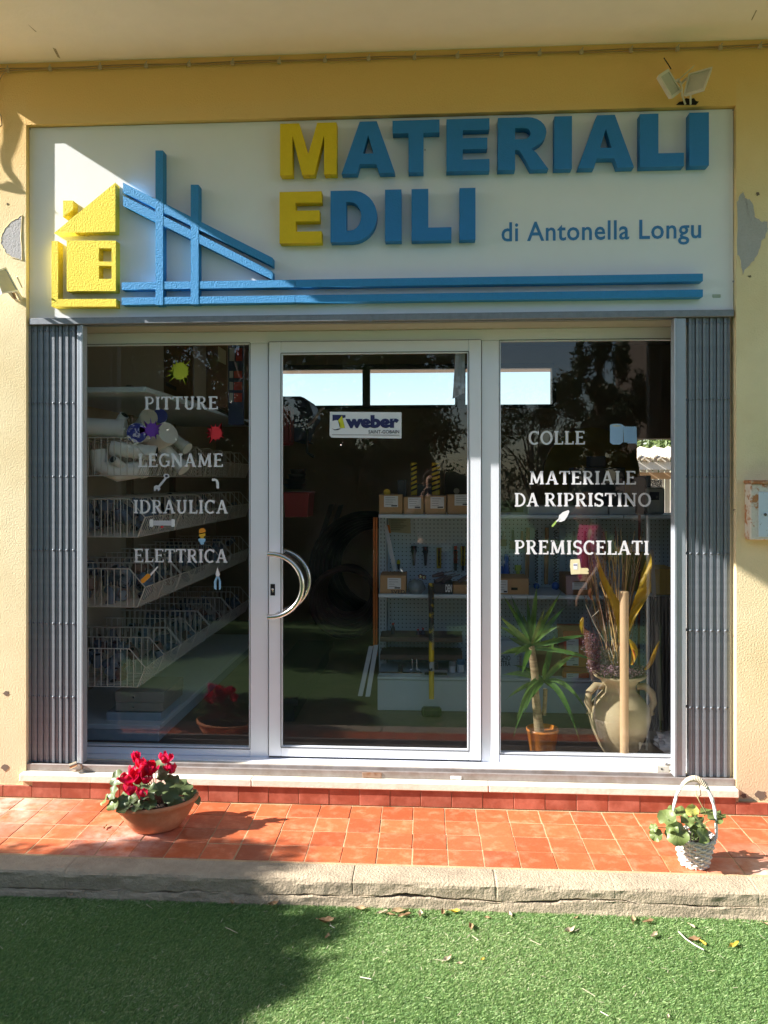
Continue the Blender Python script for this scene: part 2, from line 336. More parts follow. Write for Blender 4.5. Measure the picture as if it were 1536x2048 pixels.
# ---------------------------------------------------------------- pavement: bed, tiles, kerb
ZP = .10; TP = .1425; YR = -.03
pv = MB(); pv.box(-7, 7, -.60, .05, -.2, ZP-.0018); pave = pv.build('pavement', grout_m, kind='structure')
tme = None
def tile_mesh(w, d, h, name='tile'):
    mb = MB(); mb.bbox(-w/2, w/2, -d/2, d/2, -h, 0, .0018); o = mb.build(name, tile_m); return o
t0 = tile_mesh(TP-.0034, .1375-.0034, .012); t0.parent = pave; first = True
for r in range(4):
    for c in range(-26, 22):
        x = -.085+TP*c+TP/2+.002*r; y = YR-.004-.1375*(r+.5)
        if abs(x) > 2.75: continue
        o = t0 if first else t0.copy()
        if not first: COL.objects.link(o); o.parent = pave
        first = False
        o.location = (x+rnd.uniform(-.0007, .0007), y+rnd.uniform(-.0007, .0007), ZP+rnd.uniform(-.0012, .0012))
        o.rotation_euler = (rnd.uniform(-.004, .004), rnd.uniform(-.004, .004), rnd.uniform(-.006, .006))
# kerb with a long ragged crack along its face
_cr = random.Random(12); _ck = [0.]; 
for _i in range(700): _ck.append(_ck[-1]*.965+_cr.uniform(-.0019, .0019)+(_cr.uniform(-.006, .006) if _cr.random() < .06 else 0))
def crack_z(x):
    u = (x+3)/6*690; i = max(0, min(698, int(u))); f = u-i
    return .038+.006*math.sin(1.7*x+.6)+_ck[i]*(1-f)+_ck[i+1]*f
def crack_w(x): return max(.0002, .0050*math.exp(-((x+.12)/.10)**2)+.0022*math.exp(-((x-.35)/.35)**2)+.0006+.0014*math.sin(17*x)*math.sin(5*x)+.0008*math.sin(61*x))
vcr = [(-.30, .6), (.24, 1.), (-1.42, .7), (-.86, .3), (.68, .2), (1.2, .3), (-1.9, .4)]
nx = 1500; xs = np.linspace(-2.9, 2.9, nx)
prof = [(-.598, ZP-.001), (-.62, ZP), (-.66, ZP+.001), (-.695, ZP), (-.712, ZP-.003), (-.719, ZP-.010), (-.7205, .080), (-.721, .062)]
kb = MB(); vs = []; fs = []
_rg = np.random.RandomState(4).uniform(-1, 1, (24, 400)); _rg = (_rg+np.roll(_rg, 1, 1))*.5
def rough(x, k):
    u = (x+3)/6*398; i = max(0, min(398, int(u))); f = u-i; r = _rg[int(k) % 24]
    return .0020*(r[i]*(1-f)+r[i+1]*f)+.0014*math.sin(13*x+k*1.7)+.0008*math.sin(41*x+k*3)
for x in xs:
    cz, cw = crack_z(x), crack_w(x); jit = [0, 0]
    vd = sum(d*math.exp(-((x-vx-.006*math.sin(60*0))/.0022)**2) for vx, d in vcr)*.006
    col = [(y+(rough(x, k) if k > 3 else 0)+(vd if k > 3 else 0), z+(rough(x, k+9)*.5 if 0 < k < 6 else 0)-(vd if k < 5 else 0)) for k, (y, z) in enumerate(prof)]
    col += [(-.7215+rough(x, 7), cz+cw+.004), (-.719+rough(x, 8), cz+cw), (-.700, cz+cw*.7), (-.700, cz-cw*.7), (-.7225+rough(x, 9), cz-cw), (-.7245+rough(x, 10), cz-cw-.004), (-.727+rough(x, 11), .018), (-.731+rough(x, 12), .0)]
    vs += [(x, y, z) for y, z in col]
m = len(prof)+8
for i in range(nx-1):
    for k in range(m-1): fs.append((i*m+k, (i+1)*m+k, (i+1)*m+k+1, i*m+k+1))
kb.add(vs, fs, False); kb.box(-7, -2.9, -.72, -.598, -.1, ZP-.001); kb.box(2.9, 7, -.72, -.598, -.1, ZP-.001)
kb.build('kerb', kerb_m, kind='structure')

# ---------------------------------------------------------------- building shell
XL, XR = W(52, 500, 0).x, W(1472.5, 500, 0).x
ZT = (W(52, 250, 0).z+W(1472, 210, 0).z)/2; ZS = 3.62; ZB = (W(52, 632, 0).z+W(1468, 620, 0).z)/2
ZSILL = W(700, 1562, -.035).z; ZF = .2
print('XL XR ZT ZB ZSILL', XL, XR, ZT, ZB, ZSILL)
bld = thing('shop_building', 'yellow stuccoed shop building with a flat canopy over its glazed front', 'building', (0, 0, 0))
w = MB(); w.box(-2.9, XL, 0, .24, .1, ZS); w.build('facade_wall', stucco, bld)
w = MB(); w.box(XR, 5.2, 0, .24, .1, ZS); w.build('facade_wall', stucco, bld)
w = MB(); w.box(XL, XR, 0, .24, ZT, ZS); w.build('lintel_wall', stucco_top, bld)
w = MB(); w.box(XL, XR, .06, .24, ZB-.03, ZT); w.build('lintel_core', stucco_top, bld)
w = MB(); w.box(-2.36, 5.4, -1.5, .24, ZS, ZS+.2); w.build('canopy_slab', soffit_m, bld)
w = MB(); w.box(-2.9, 5.2, .24, 4.6, ZS, ZS+.2); w.build('roof_slab', soffit_m, bld)
# scuff marks of the soffit, plaster scars beside the sign
def scar(px, y, name='plaster_scar', mat=scar_m, lab=None):
    mb = MB(); pts = [(W(a, b, y).x, W(a, b, y).z) for a, b in px]; c = (sum(p[0] for p in pts)/len(pts), sum(p[1] for p in pts)/len(pts))
    fine = []
    for i, a in enumerate(pts):
        b = pts[(i+1) % len(pts)]
        for k in range(4):
            f = k/4; fine.append((a[0]+(b[0]-a[0])*f+rnd.uniform(-.003, .003), a[1]+(b[1]-a[1])*f+rnd.uniform(-.003, .003)))
    n = len(fine); vs = [(c[0], y-.0015, c[1])]+[(p[0], y-.0015, p[1]) for p in fine]+[(p[0]+(c[0]-p[0])*-.01, y+.001, p[1]+(c[1]-p[1])*-.01) for p in fine]
    mb.add(vs, [(0, 1+i, 1+(i+1) % n) for i in range(n)]+[(1+i, 1+n+i, 1+n+(i+1) % n, 1+(i+1) % n) for i in range(n)])
    o = mb.build(name, mat, bld, label=lab)
    if name == 'plaster_scar':
        rim = [Vector((p[0]-(c[0]-p[0])*.012, y-.0008, p[1]-(c[1]-p[1])*.012)) for p in fine]; m2 = MB(); m2.tube(rim+rim[:1], [.0016+.0012*rnd.random() for _ in rim]+[.002], 5, cap=False); m2.build('flaked_edge', stucco, o)
    return o
scar([(1481, 388), (1486, 383), (1491, 396), (1502, 401), (1507, 412), (1511, 434), (1524, 443), (1534, 441), (1535, 458), (1531, 474), (1522, 484), (1517, 506), (1508, 522), (1497, 532), (1484, 549), (1480, 520), (1474.5, 508), (1474, 404)], 0)
scar([(43, 430), (34, 438), (22, 445), (13, 455), (4, 472), (2, 487), (9, 500), (20, 512), (30, 515), (43, 520)], 0)
for (a, b, r) in ((1515, 388, 4), (1499, 553, 3), (12, 1387, 6), (10, 1535, 8), (1487, 1592, 6), (1520, 1590, 12), (15, 408, 2), (1468, 1020, 1.5)):
    scar([(a-r, b), (a-.3*r, b-.8*r), (a+.8*r, b-.6*r), (a+r, b+.3*r), (a, b+.9*r)], 0, 'plaster_chip', M('chip_dark', (.16, .12, .09), .95))
for pts in (((105, 95), (112, 98), (121, 117), (115, 114)), ((55, 48), (60, 52), (74, 64), (70, 63)), ((1502, 40), (1512, 20), (1514, 21), (1504, 41))):
    mb = MB(); z = ZS-.001; vs = [WZ(a, b, z) for a, b in pts]; mb.quad(*vs); mb.build('paint_scuff', M('scuff_grey', (.33, .26, .19), .95, col2=(.5, .42, .3), scale=60), bld)
# skirting tiles below sill and wall
sk = MB(); ztop = W(1500, 1606, YR).z; print('skirt top', ztop)
w = MB(); w.box(-2.9, 5.2, YR+.004, .0, .02, ztop-.003); w.build('skirting_bed', grout_m, bld)
w = MB(); w.box(XL, XR, YR+.004, .24, ztop-.003, ZSILL-.0365); w.build('sill_bed', grout_m, bld)
mb = MB(); mb.bbox(-TP/2+.0015, TP/2-.0015, YR, YR+.012, ZP+.002, ZSILL-.0367, .0015); st1 = mb.build('skirting_tile', skirt_m, bld); st1_used = False
st0 = None
for i in range(-14, 36):
    x = -2.02+TP*i+.045
    if abs(x) > 2.4: continue
    if XL-.02 < x-TP/2 and x+TP/2 < XR+.02:
        if not st1_used: o = st1; st1_used = True
        else: o = st1.copy(); COL.objects.link(o); o.parent = bld
        o.location = (x, rnd.uniform(-.0008, .0008), 0); continue
    if st0 is None:
        mb = MB(); mb.bbox(-TP/2+.0015, TP/2-.0015, YR, YR+.012, ZP+.002, ztop, .0015); st0 = mb.build('skirting_tile', skirt_m, bld); o = st0
    else: o = st0.copy(); COL.objects.link(o); o.parent = bld
    o.location = (x, rnd.uniform(-.0008, .0008), 0)
# marble door sill in three slabs
sx = [W(39, 1570, -.035).x, W(503, 1570, -.035).x, W(977, 1570, -.035).x, W(1478, 1590, -.035).x]
for i in range(3):
    mb = MB(); mb.bbox(sx[i]+.0008, sx[i+1]-.0008, -.042, -.0015, ZSILL-.036, ZSILL, .004); mb.bbox(max(sx[i], XL+.001)+.0008, min(sx[i+1], XR-.001)-.0008, -.0015, .335, ZSILL-.03, ZSILL, .001)
    mb.build('sill_slab', marble, bld)
# cable run below the soffit with clips
cab = thing('cable_run', 'thin twin cable clipped along the joint of wall and canopy', 'cable', (0, 0, ZS-.04))
cm = M('old_cable', (.40, .27, .13), .8)
for dz, dy in ((0, 0), (-.008, .001)):
    pts = []
    for i in range(60):
        x = -2.2+i*.085; pts.append((x, -.008-dy, ZS-.030+dz+.0025*math.sin(i*.9+dz*300)))
    mb = MB(); mb.tube(pts, .0028, 5); mb.build('wire', cm, cab)
for px in (15, 100, 200, 292, 378, 465, 558, 650, 737, 829, 915, 1003, 1079, 1163, 1262, 1355, 1441, 1520):
    x = W(px, 100, -.01).x; mb = MB(); mb.bbox(x-.009, x+.009, -.016, -.001, ZS-.046, ZS-.026, .003); mb.tube([(x, -.014, ZS-.028), (x+.006, -.02, ZS-.02)], .003, 5)
    mb.build('cable_clip', M('clip_plastic', (.45, .36, .24), .7), cab)
mb = MB(); mb.tube([W(15, 139, -.02), W(5, 150, -.012), W(-8, 172, -.012), W(-14, 205, -.012), W(2, 232, -.014), W(4, 250, -.014), W(-10, 262, -.01)], .003, 6)
mb.build('wire', cm, cab)
# strips added out of view, traced back along the sun to cast the wavy shadow
lc = thing('shadow_strips', 'unseen strips added beside the wall to cast its wavy shadow', 'cable', (-2.75, -.09, 3.3))
def strip(px, wd):
    pts = []
    for a, b in px:
        p = W(a, b, 0); pts.append(p-SUN*(.085/SUN.y))
    mb = MB()
    mb.tube(pts, [w_*.0075 for w_ in wd], 6); mb.build('shadow_strip', M('strip_grey', (.25, .2, .15), .8), lc)
strip([(3, 196), (14, 212), (22, 232), (24, 262), (19, 292), (11, 312), (12, 332), (24, 352), (36, 370), (37, 376), (20, 378), (-6, 374)], [1, 1.6, 1.9, 1.3, 1, .9, .8, 1.2, .9, 1.6, 1.2, .8])
strip([(11, 205), (24, 226), (27, 258), (21, 290), (15, 306), (16, 322), (20, 345), (35, 366)], [.6, 1.3, 1.1, .7, .6, .6, .5, .5])
for (x, z, r) in ((W(14, 205, 0), 0, 0),):
    pass

# ---------------------------------------------------------------- signboard
YS = .028
white_panel = M('sign_panel_white', (.76, .775, .81), .42, scale=2, var=.03, bump=.12, bscale=120, col2=(.73, .745, .78))
yel = M('sign_yellow', (.74, .52, .005), .72, scale=12, var=.05, bump=.75, bscale=150)
yel2 = M('sign_rough_yellow', (.80, .64, .06), .8, scale=12, var=.05, bump=1.5, bscale=130)  # house yellow, paler than the letters: some sunlight put into the colour
blu = M('sign_blue', (.012, .185, .50), .6, scale=10, var=.05, bump=.5, bscale=160)
blu2 = M('sign_rough_blue', (.02, .235, .54), .7, scale=10, var=.06, bump=1.4, bscale=130)  # bar blue, lighter than the letters to hold part of the sunlight
sign = thing('shop_sign', 'long white shop sign with raised yellow and blue letters above the doors', 'sign', ((XL+XR)/2, .03, ZB))
mb = MB(); mb.bbox(XL+.002, XR-.002, YS, .058, ZB, ZT-.003, .001); mb.build('panel', white_panel, sign)
for px, py in ((60, 258), (1466, 220), (57, 583), (1466, 563), (850, 300)):
    c = W(px, py, YS); mb = MB(); mb.tube([(c.x, YS-.002, c.z), (c.x, YS+.001, c.z)], .004, 8); mb.build('screw', steelpost, sign)
FR = YS-.052
def zz(py, px): return W(px, py, FR).z
def poly3(splines, mat, name, depth=.052, front=FR, lab=None, bev=True):
    "splines of (x, z) -> raised solid"
    me = curve_mesh(splines, name, extrude=depth/2)
    co = np.empty(len(me.vertices)*3); me.vertices.foreach_get('co', co); co = co.reshape(-1, 3); o3 = org(sign)
    out = np.c_[co[:, 0]-o3.x, front+depth/2-co[:, 2]-o3.y, co[:, 1]-o3.z]; me.vertices.foreach_set('co', out.ravel())
    me.materials.clear(); me.materials.append(mat); me.update()
    o = bpy.data.objects.new(name, me); COL.objects.link(o); o.parent = sign
    if lab: o['label'] = lab
    return o
def glyph(ch, x0, x1, z0, z1):
    w, h = x1-x0, z1-z0
    G = {
     'M': [[(0, 0), (0, 1), (.34, 1), (.5, .40), (.66, 1), (1, 1), (1, 0), (.78, 0), (.78, .76), (.61, 0), (.39, 0), (.22, .76), (.22, 0)]],
     'A': [[(0, 0), (.34, 1), (.66, 1), (1, 0), (.71, 0), (.65, .18), (.34, .18), (.29, 0)], [(.40, .38), (.60, .38), (.5, .74)]],
     'T': [[(0, 1), (1, 1), (1, .755), (.66, .755), (.66, 0), (.34, 0), (.34, .755), (0, .755)]],
     'E': [[(0, 0), (0, 1), (1, 1), (1, .785), (.38, .785), (.38, .63), (.95, .63), (.95, .42), (.38, .42), (.38, .22), (1, .22), (1, 0)]],
     'I': [[(0, 0), (0, 1), (1, 1), (1, 0)]],
     'L': [[(0, 0), (0, 1), (.42, 1), (.42, .25), (1, .25), (1, 0)]],
     'R': [[(0, 0), (0, 1)]+arc(.58, .71, .38, .29, 90, -62, 10)+[(.66, .40), (.76, .32), (1, 0), (.65, 0), (.50, .26), (.42, .37), (.34, .385), (.34, 0)],
           [(.34, .585), (.34, .80)]+arc(.52, .692, .13, .108, 90, -90, 8)],
     'D': [[(0, 0), (0, 1)]+arc(.45, .5, .55, .5, 90, -90, 16), [(.34, .22), (.34, .78)]+arc(.42, .5, .24, .28, 90, -90, 10)],
    }[ch]
    return [[(x0+a*w, z0+b*h) for a, b in sp] for sp in G]
zt1 = (zz(247, 616)+zz(224, 1396))/2; zb1 = (zz(350, 590)+zz(331, 1396))/2
zt2 = (zz(383, 600)+zz(376, 935))/2; zb2 = (zz(484, 600)+zz(481, 935))/2
for ch, a, b in (('M', 560, 673), ('A', 683, 790), ('T', 785, 879), ('E', 893, 979), ('R', 996, 1097), ('I', 1109, 1144), ('A', 1156, 1268), ('L', 1280, 1368), ('I', 1379, 1418)):
    o = poly3(glyph(ch, W(a, 290, FR).x, W(b, 290, FR).x, zb1, zt1), yel if a == 560 else blu, 'letter', lab='yellow initial letter M' if a == 560 else None)
for ch, a, b in (('E', 559, 643), ('D', 661, 754), ('I', 770, 803), ('L', 823, 903), ('I', 919, 951)):
    poly3(glyph(ch, W(a, 430, FR).x, W(b, 430, FR).x, zb2, zt2), yel if a == 559 else blu, 'letter', lab='yellow initial letter E' if a == 559 else None)
def P(*pts): return [(W(a, b, FR).x, W(a, b, FR).z) for a, b in pts]
poly3([P((108, 466), (230.5, 365), (230.5, 463.5))], yel2, 'house_roof')
poly3([P((126, 401), (146, 401), (146, 419), (126, 434))], yel2, 'house_chimney')
poly3([P((133.3, 481), (231.4, 481), (231.4, 582), (133.3, 582)), P((197.7, 496.5), (223, 496.5), (223, 523), (197.7, 523)), P((197.7, 531.5), (223, 531.5), (223, 557.5), (197.7, 557.5))], yel2, 'house_wall')
poly3([P((103, 482), (116, 482), (116, 598), (232, 597.5), (232, 613), (103, 613))], yel2, 'house_border')
poly3([P((311, 301), (326, 301), (326, 609.5), (311, 610))], blu2, 'scaffold_upright', .0525, FR-.0008)
poly3([P((381.5, 369.5), (397, 369.5), (397, 608), (381.5, 608.5))], blu2, 'scaffold_upright', .0525, FR-.0008)
poly3([P((246, 365), (545, 515.5), (545, 532), (246, 384.5))], blu2, 'scaffold_rail', .052, FR)
poly3([P((246, 391), (545, 543), (545, 559.5), (246, 411))], blu2, 'scaffold_rail', .052, FR)
for (ya, yb, y2a, y2b) in ((565.5, 581.5, 546, 560), (596.5, 612.5, 577.5, 590)):
    zt_ = (W(246, ya, FR).z+W(1400, y2a, FR).z)/2; zb_ = (W(246, yb, FR).z+W(1400, y2b, FR).z)/2
    xa, xm, xb = W(243, ya, FR).x, W(590, ya, FR).x, W(1406, ya, FR).x
    poly3([[(xa, zb_), (xa, zt_), (xm-.0012, zt_), (xm-.0012, zb_)]], blu2, 'horizontal_bar', .0515, FR+.0008)
    poly3([[(xm+.0012, zb_), (xm+.0012, zt_), (xb, zt_), (xb, zb_)]], blu2, 'horizontal_bar', .0515, FR+.0008)
me = text_mesh('di Antonella Longu', .1, off=.0012, extrude=.0005, spacing=1.06)
a, b = W(1003, 480, YS), W(1402, 470, YS)
bl = W(1200, 478, YS).z; stand(me, 'owner_lettering', M('print_blue', (.03, .19, .46), .5), sign, a.x, b.x, W(1390, 489, YS).z, W(1385, 437.5, YS).z, YS-.0015)
mb = MB(); c = W(1433, 592, YS); mb.bbox(c.x-.018, c.x+.018, YS-.003, YS+.001, c.z-.0075, c.z+.0075, .001); mb.build('maker_plate', M('plate_green', (.35, .40, .33), .5), sign)

# ---------------------------------------------------------------- folding gates
rowz = [W(700, y, .03).z for y in (655, 803, 953, 1103, 1253, 1403, 1548)]
ZG0, ZG1 = ZSILL+.034, ZB-.036
mb = MB(); mb.bbox(XL+.012, XR-.008, .004, .030, ZB-.034, ZB-.003, .002); mb.bbox(XL+.012, XR-.008, .055, .075, ZB-.034, ZB-.003, .002); gt = thing('gate_track', 'blue grey steel track running under the sign for the folding gates', 'gate track', (0, .04, ZB)); mb.build('top_rail', steelblue, gt)
mb = MB(); mb.bbox(XL+.002, XR-.004, .004, .016, ZSILL+.0005, ZSILL+.034, .002); mb.bbox(XL+.002, XR-.004, .07, .082, ZSILL+.0005, ZSILL+.030, .002); mb.box(XL+.002, XR-.004, .016, .07, ZSILL+.001, ZSILL+.012); mb.build('floor_rail', guide_m, gt)
c = W(744, 1556, .0); mb = MB(); mb.bbox(c.x-.045, c.x+.045, .000, .004, ZSILL+.003, ZSILL+.028, .001); mb.tube([(c.x+.01, -.002, ZSILL+.022), (c.x+.01, .001, ZSILL+.022)], .003, 6); mb.build('lock_plate', M('rusty_plate', (.33, .22, .16), .7, metal=.3, col2=(.25, .12, .06), scale=40), gt)
c = W(912, 1562, 0); mb = MB(); mb.bbox(c.x-.025, c.x+.025, .0015, .004, ZSILL+.004, ZSILL+.020, .0008); mb.build('paint_daub', M('white_daub', (.8, .8, .78), .8), gt)
c = W(741, 640, 0); mb = MB(); mb.tube([(c.x, .0, ZB-.03), (c.x, .004, ZB-.03)], .009, 8); mb.bbox(c.x-.012, c.x+.012, .001, .004, ZB-.034, ZB-.004, .001); mb.build('rail_joint', steelblue, gt)
def slat_mesh():
    mb = MB(); w2 = .0062
    mb.box(-w2, w2, .0, .003, ZG0, ZG1); mb.box(-w2, -w2+.002, .003, .034, ZG0, ZG1); mb.box(w2-.002, w2, .003, .034, ZG0, ZG1)
    for z in rowz:
        mb.lathe([(.0, -.0035), (.004, -.003), (.0055, -.001), (.0055, .0)], (0, 0, 0), 8); b = len(mb.v)-32
        for i in range(b, b+32): x, y, q = mb.v[i]; mb.v[i] = (x, q+.0, y+z)
    return mb
def gate(name, label, pxs, post, lead):
    g = thing(name, label, 'folding gate', (W(pxs[0], 1500, .03).x, .04, ZG0))
    first = None
    for i, px in enumerate(pxs):
        x = W(px, 900, .028).x
        if first is None:
            first = slat_mesh().build('slat', steelblue, g, world=False); o = first
        else: o = first.copy(); COL.objects.link(o); o.parent = g
        o.location = Vector((x, .024+.006*(i % 2), 0))-g.location
    xa, xb = W(post[0], 900, .02).x, W(post[1], 900, .02).x
    mb = MB(); mb.bbox(xa, xb, .018, .060, ZG0, ZG1, .003)
    e = xb if lead > 0 else xa
    mb.bbox(e-.006, e+.006, .012, .066, ZG0, ZG1, .002); mb.build('lead_post', steelpost, g)
    for z in rowz: mb = MB(); mb.bbox(min(W(pxs[0], 900, .03).x, xa), max(W(pxs[-1], 900, .03).x, xb), .040, .046, z-.006, z+.006, .001); mb.build('cross_link', steelblue, g)
    return g
gate('folding_gate', 'grey folding gate stacked against the brightly sunlit rough wall under the yellow house logo', [60+5.9*i for i in range(10)]+[121+6.6*i for i in range(5)], (154, 164), 1)
gate('folding_gate', 'grey folding gate stacked beside the rusty meter box', [1380+7.05*i for i in range(12)], (1350, 1372), -1)
# padlocks on the gates
def padlock(c, lab, big=False):
    t = thing('padlock', lab, 'padlock', c)
    mb = MB()
    if big:
        mb.bbox(c[0]-.034, c[0]+.026, c[1]-.02, c[1]+.02, c[2]-.002, c[2]+.032, .003); mb.build('body', M('padlock_block', (.62, .58, .5), .6, metal=.2, scale=30, var=.15), t)
        mb = MB(); mb.tube([(c[0]+.0, c[1]-.012, c[2]+.034), (c[0]+.012, c[1]-.02, c[2]+.04), (c[0]+.028, c[1]-.018, c[2]+.036), (c[0]+.04, c[1]-.012, c[2]+.024), (c[0]+.04, c[1]-.008, c[2]+.01), (c[0]+.026, c[1]-.015, c[2]+.006)], .004, 7); mb.build('shackle', M('steel', (.6, .6, .6), .3, metal=1), t)
        mb = MB(); mb.tube([(c[0]-.012, c[1]-.0215, c[2]+.016), (c[0]-.012, c[1]-.019, c[2]+.016)], .0045, 8); mb.build('keyhole', dark_m, t)
    else:
        mb.tube([(c[0]-.018, c[1]-.02, c[2]+.012), (c[0]+.012, c[1]-.008, c[2]+.022)], .013, 12); mb.build('body', M('brass_worn', (.5, .42, .3), .4, metal=.8, scale=30, var=.2), t)
        mb = MB(); mb.tube([(c[0]+.012, c[1]-.008, c[2]+.022), (c[0]+.03, c[1], c[2]+.016), (c[0]+.034, c[1], c[2]-.002), (c[0]+.02, c[1]-.002, c[2]-.012), (c[0]-.016, c[1]-.002, c[2]-.014)], .004, 7); mb.build('shackle', M('rusted_steel', (.3, .22, .17), .5, metal=.6), t)
        mb = MB(); mb.tube([(c[0]-.0195, c[1]-.0205, c[2]+.0115), (c[0]-.017, c[1]-.019, c[2]+.012)], .007, 10); mb.build('keyhole', M('rusty_plate', (.3, .2, .1)), t)
c = W(150, 1546, -.005); padlock((c.x, -.002, ZSILL+.022), 'small round brass padlock at the foot of the sunlit folding gate')
c = W(1328, 1552, .09); padlock((c.x, .105, ZSILL+.028), 'square pale metal padlock beside the gate next to the basket', True)

# ---------------------------------------------------------------- aluminium shop front
YD = .235; YG = .25
front = thing('shop_window', 'white aluminium shopfront frame holding the two fixed panes of glass', 'shop window', (0, YD, ZSILL))
def fx(px, y=YD): return W(px, 1000, y).x
ZHD = W(750, 684, YD).z; ZDB = ZSILL+.006
def avz(a, b, y=YD): return (W(a[0], a[1], y).z+W(b[0], b[1], y).z)/2
zgt = avz((300, 688), (1170, 679)); zgb = avz((300, 1497), (1170, 1509)); zrb = ZSILL+.008
print('glass z', zgb, zgt, 'rail', zrb)
YE = .295
mb = MB(); mb.bbox(XL, XR, YD, YE, zgt, ZB-.036, .002); mb.build('header', alu, front)
mb = MB(); mb.box(XL+.001, XR-.001, .077, YE, ZB-.0355, ZB-.0305); mb.build('lintel_shade_panel', M('olive_shade', (.34, .34, .27), .7), front)  # added panel, its olive paints the shade and turf bounce under the lintel
mb = MB(); mb.bbox(XL, fx(500)-.0005, YD, YE, zrb, zgb, .003); mb.build('bottom_rail', alu, front)
mb = MB(); mb.bbox(fx(1000)+.0005, XR, YD, YE, zrb, zgb, .003); mb.build('bottom_rail', alu, front)
mb = MB(); mb.bbox(fx(500), fx(537), YD-.001, YE, zrb-.004, zgt-.0005, .003); mb.build('stile', alu, front)
mb = MB(); mb.bbox(fx(963), fx(999), YD-.001, YE, zrb-.004, zgt-.0005, .003); mb.build('stile', alu, front)
mb = MB(); mb.bbox(XL, fx(160), YD, YE, zgb+.0005, zgt-.0005, .003); mb.build('stile', alu, front)
mb = MB(); mb.bbox(fx(1362), XR, YD, YE, zgb+.0005, zgt-.0005, .003); mb.build('stile', alu, front)
mb = MB(); mb.bbox(XL+.001, XR-.001, .18, .335, ZSILL+.0005, zrb-.0005, .002); mb.build('threshold', alu, front)
gl_m = glass_mat('window_glass', tint=(.97, .985, .98), gain=1.6, dirt=.008)
def beads(x0, x1, z0, z1, par, y=YD, col=alu):
    mb = MB(); w = .006
    for (a, b, c, d) in ((x0, x1, z0, z0+w), (x0, x1, z1-w, z1), (x0, x0+w, z0+w, z1-w), (x1-w, x1, z0+w, z1-w)): mb.box(a, b, y+.004, y+.02, c, d)
    mb.build('glazing_bead', col, par)
    mb = MB(); w2 = .0022
    for (a, b, c, d) in ((x0, x1, z0-w2, z0), (x0, x1, z1, z1+w2), (x0-w2, x0, z0, z1), (x1, x1+w2, z0, z1)): mb.box(a, b, y-.0015, y+.03, c, d)
    mb.build('gasket', alu_edge, par)
def pane(x0, x1, z0, z1, y, par):
    mb = MB(); mb.quad((x0, y, z0), (x1, y, z0), (x1, y, z1), (x0, y, z1)); return mb.build('glass_pane', gl_m, par)
beads(fx(160), fx(500), zgb, zgt, front); beads(fx(999), fx(1362), zgb, zgt, front)
pL = pane(fx(160), fx(500), zgb, zgt, YG, front); pR = pane(fx(999), fx(1362), zgb, zgt, YG, front)
YDD = YD-.012
door = thing('sliding_door', 'white aluminium sliding glass door with curved steel handle, closed', 'door', ((fx(538)+fx(962))/2, YD, ZSILL))
dz0 = ZSILL+.018; dz1 = avz((600, 684), (900, 681)); dg0 = avz((600, 1494), (930, 1500)); dg1 = avz((600, 708), (930, 703)); dxa, dxb, ga, gb = fx(538.5), fx(962), fx(563), fx(937)
for (nm, a, b, c, d) in (('stile', dxa, ga-.0004, dz0, dz1), ('stile', gb+.0004, dxb, dz0, dz1), ('rail', ga, gb, dz0, dg0), ('rail', ga, gb, dg1, dz1)):
    mb = MB(); mb.bbox(a, b, YDD, YD+.03, c, d, .0025); mb.build(nm, alu, door)
mb = MB(); mb.box(dxa-.003, dxa-.0004, YD-.004, YD+.02, dz0, dz1); mb.box(dxb+.0004, dxb+.003, YD-.004, YD+.02, dz0, dz1); mb.box(dxa, dxb, YD-.002, YD+.01, dz1+.0004, dz1+.003); mb.box(dxa, dxb, YD-.0015, YD+.03, zrb, dz0-.0004); mb.build('brush_seal', alu_edge, door)
beads(ga, gb, dg0, dg1, door, YDD); pD = pane(ga, gb, dg0, dg1, YDD+.015, door)
steel = M('brushed_steel', (.62, .6, .58), .22, metal=1, scale=8, var=.04)
for yy, nm in ((YDD-.065, 'outside'), (YD+.14, 'inside')):
    h = MB(); c0 = W(540, 1171, YDD-.065); rz_ = W(540, 1108, YDD-.065).z-c0.z; rx = W(606, 1171, YDD-.065).x-c0.x
    pts = [(c0.x-.012, yy, c0.z+rz_)]+[(c0.x+rx*.98*math.cos(R(a)), yy, c0.z+rz_*math.sin(R(a))) for a in range(90, -91, -9)]+[(c0.x-.012, yy, c0.z-rz_)]
    h.tube(pts, .0125, 16)
    s_ = -1 if nm == 'inside' else 1
    for k in (1, -1): h.tube([(c0.x+.03, yy+.005*s_, c0.z+k*rz_*.95), (c0.x+.03, YDD if s_ > 0 else YD+.03, c0.z+k*rz_*.95)], .009, 10)
    h.build('handle', steel, door)
a, b = W(541, 1168, YDD), W(550, 1191, YDD); mb = MB(); mb.bbox(a.x, b.x, YDD-.0025, YDD+.001, b.z, a.z, .001); lk = mb.build('lock', dark_m, door)
mb = MB(); m_ = (a+b)/2; mb.lathe([(0, -.0035), (.005, -.003), (.006, 0)], (0, 0, 0), 12); mb.v = [(x+m_.x, z+YDD-.0025, y+m_.z+.003) for x, y, z in mb.v]; mb.bbox(m_.x-.003, m_.x+.003, YDD-.0045, YDD-.002, m_.z-.012, m_.z, .001); mb.build('cylinder', steel, lk)

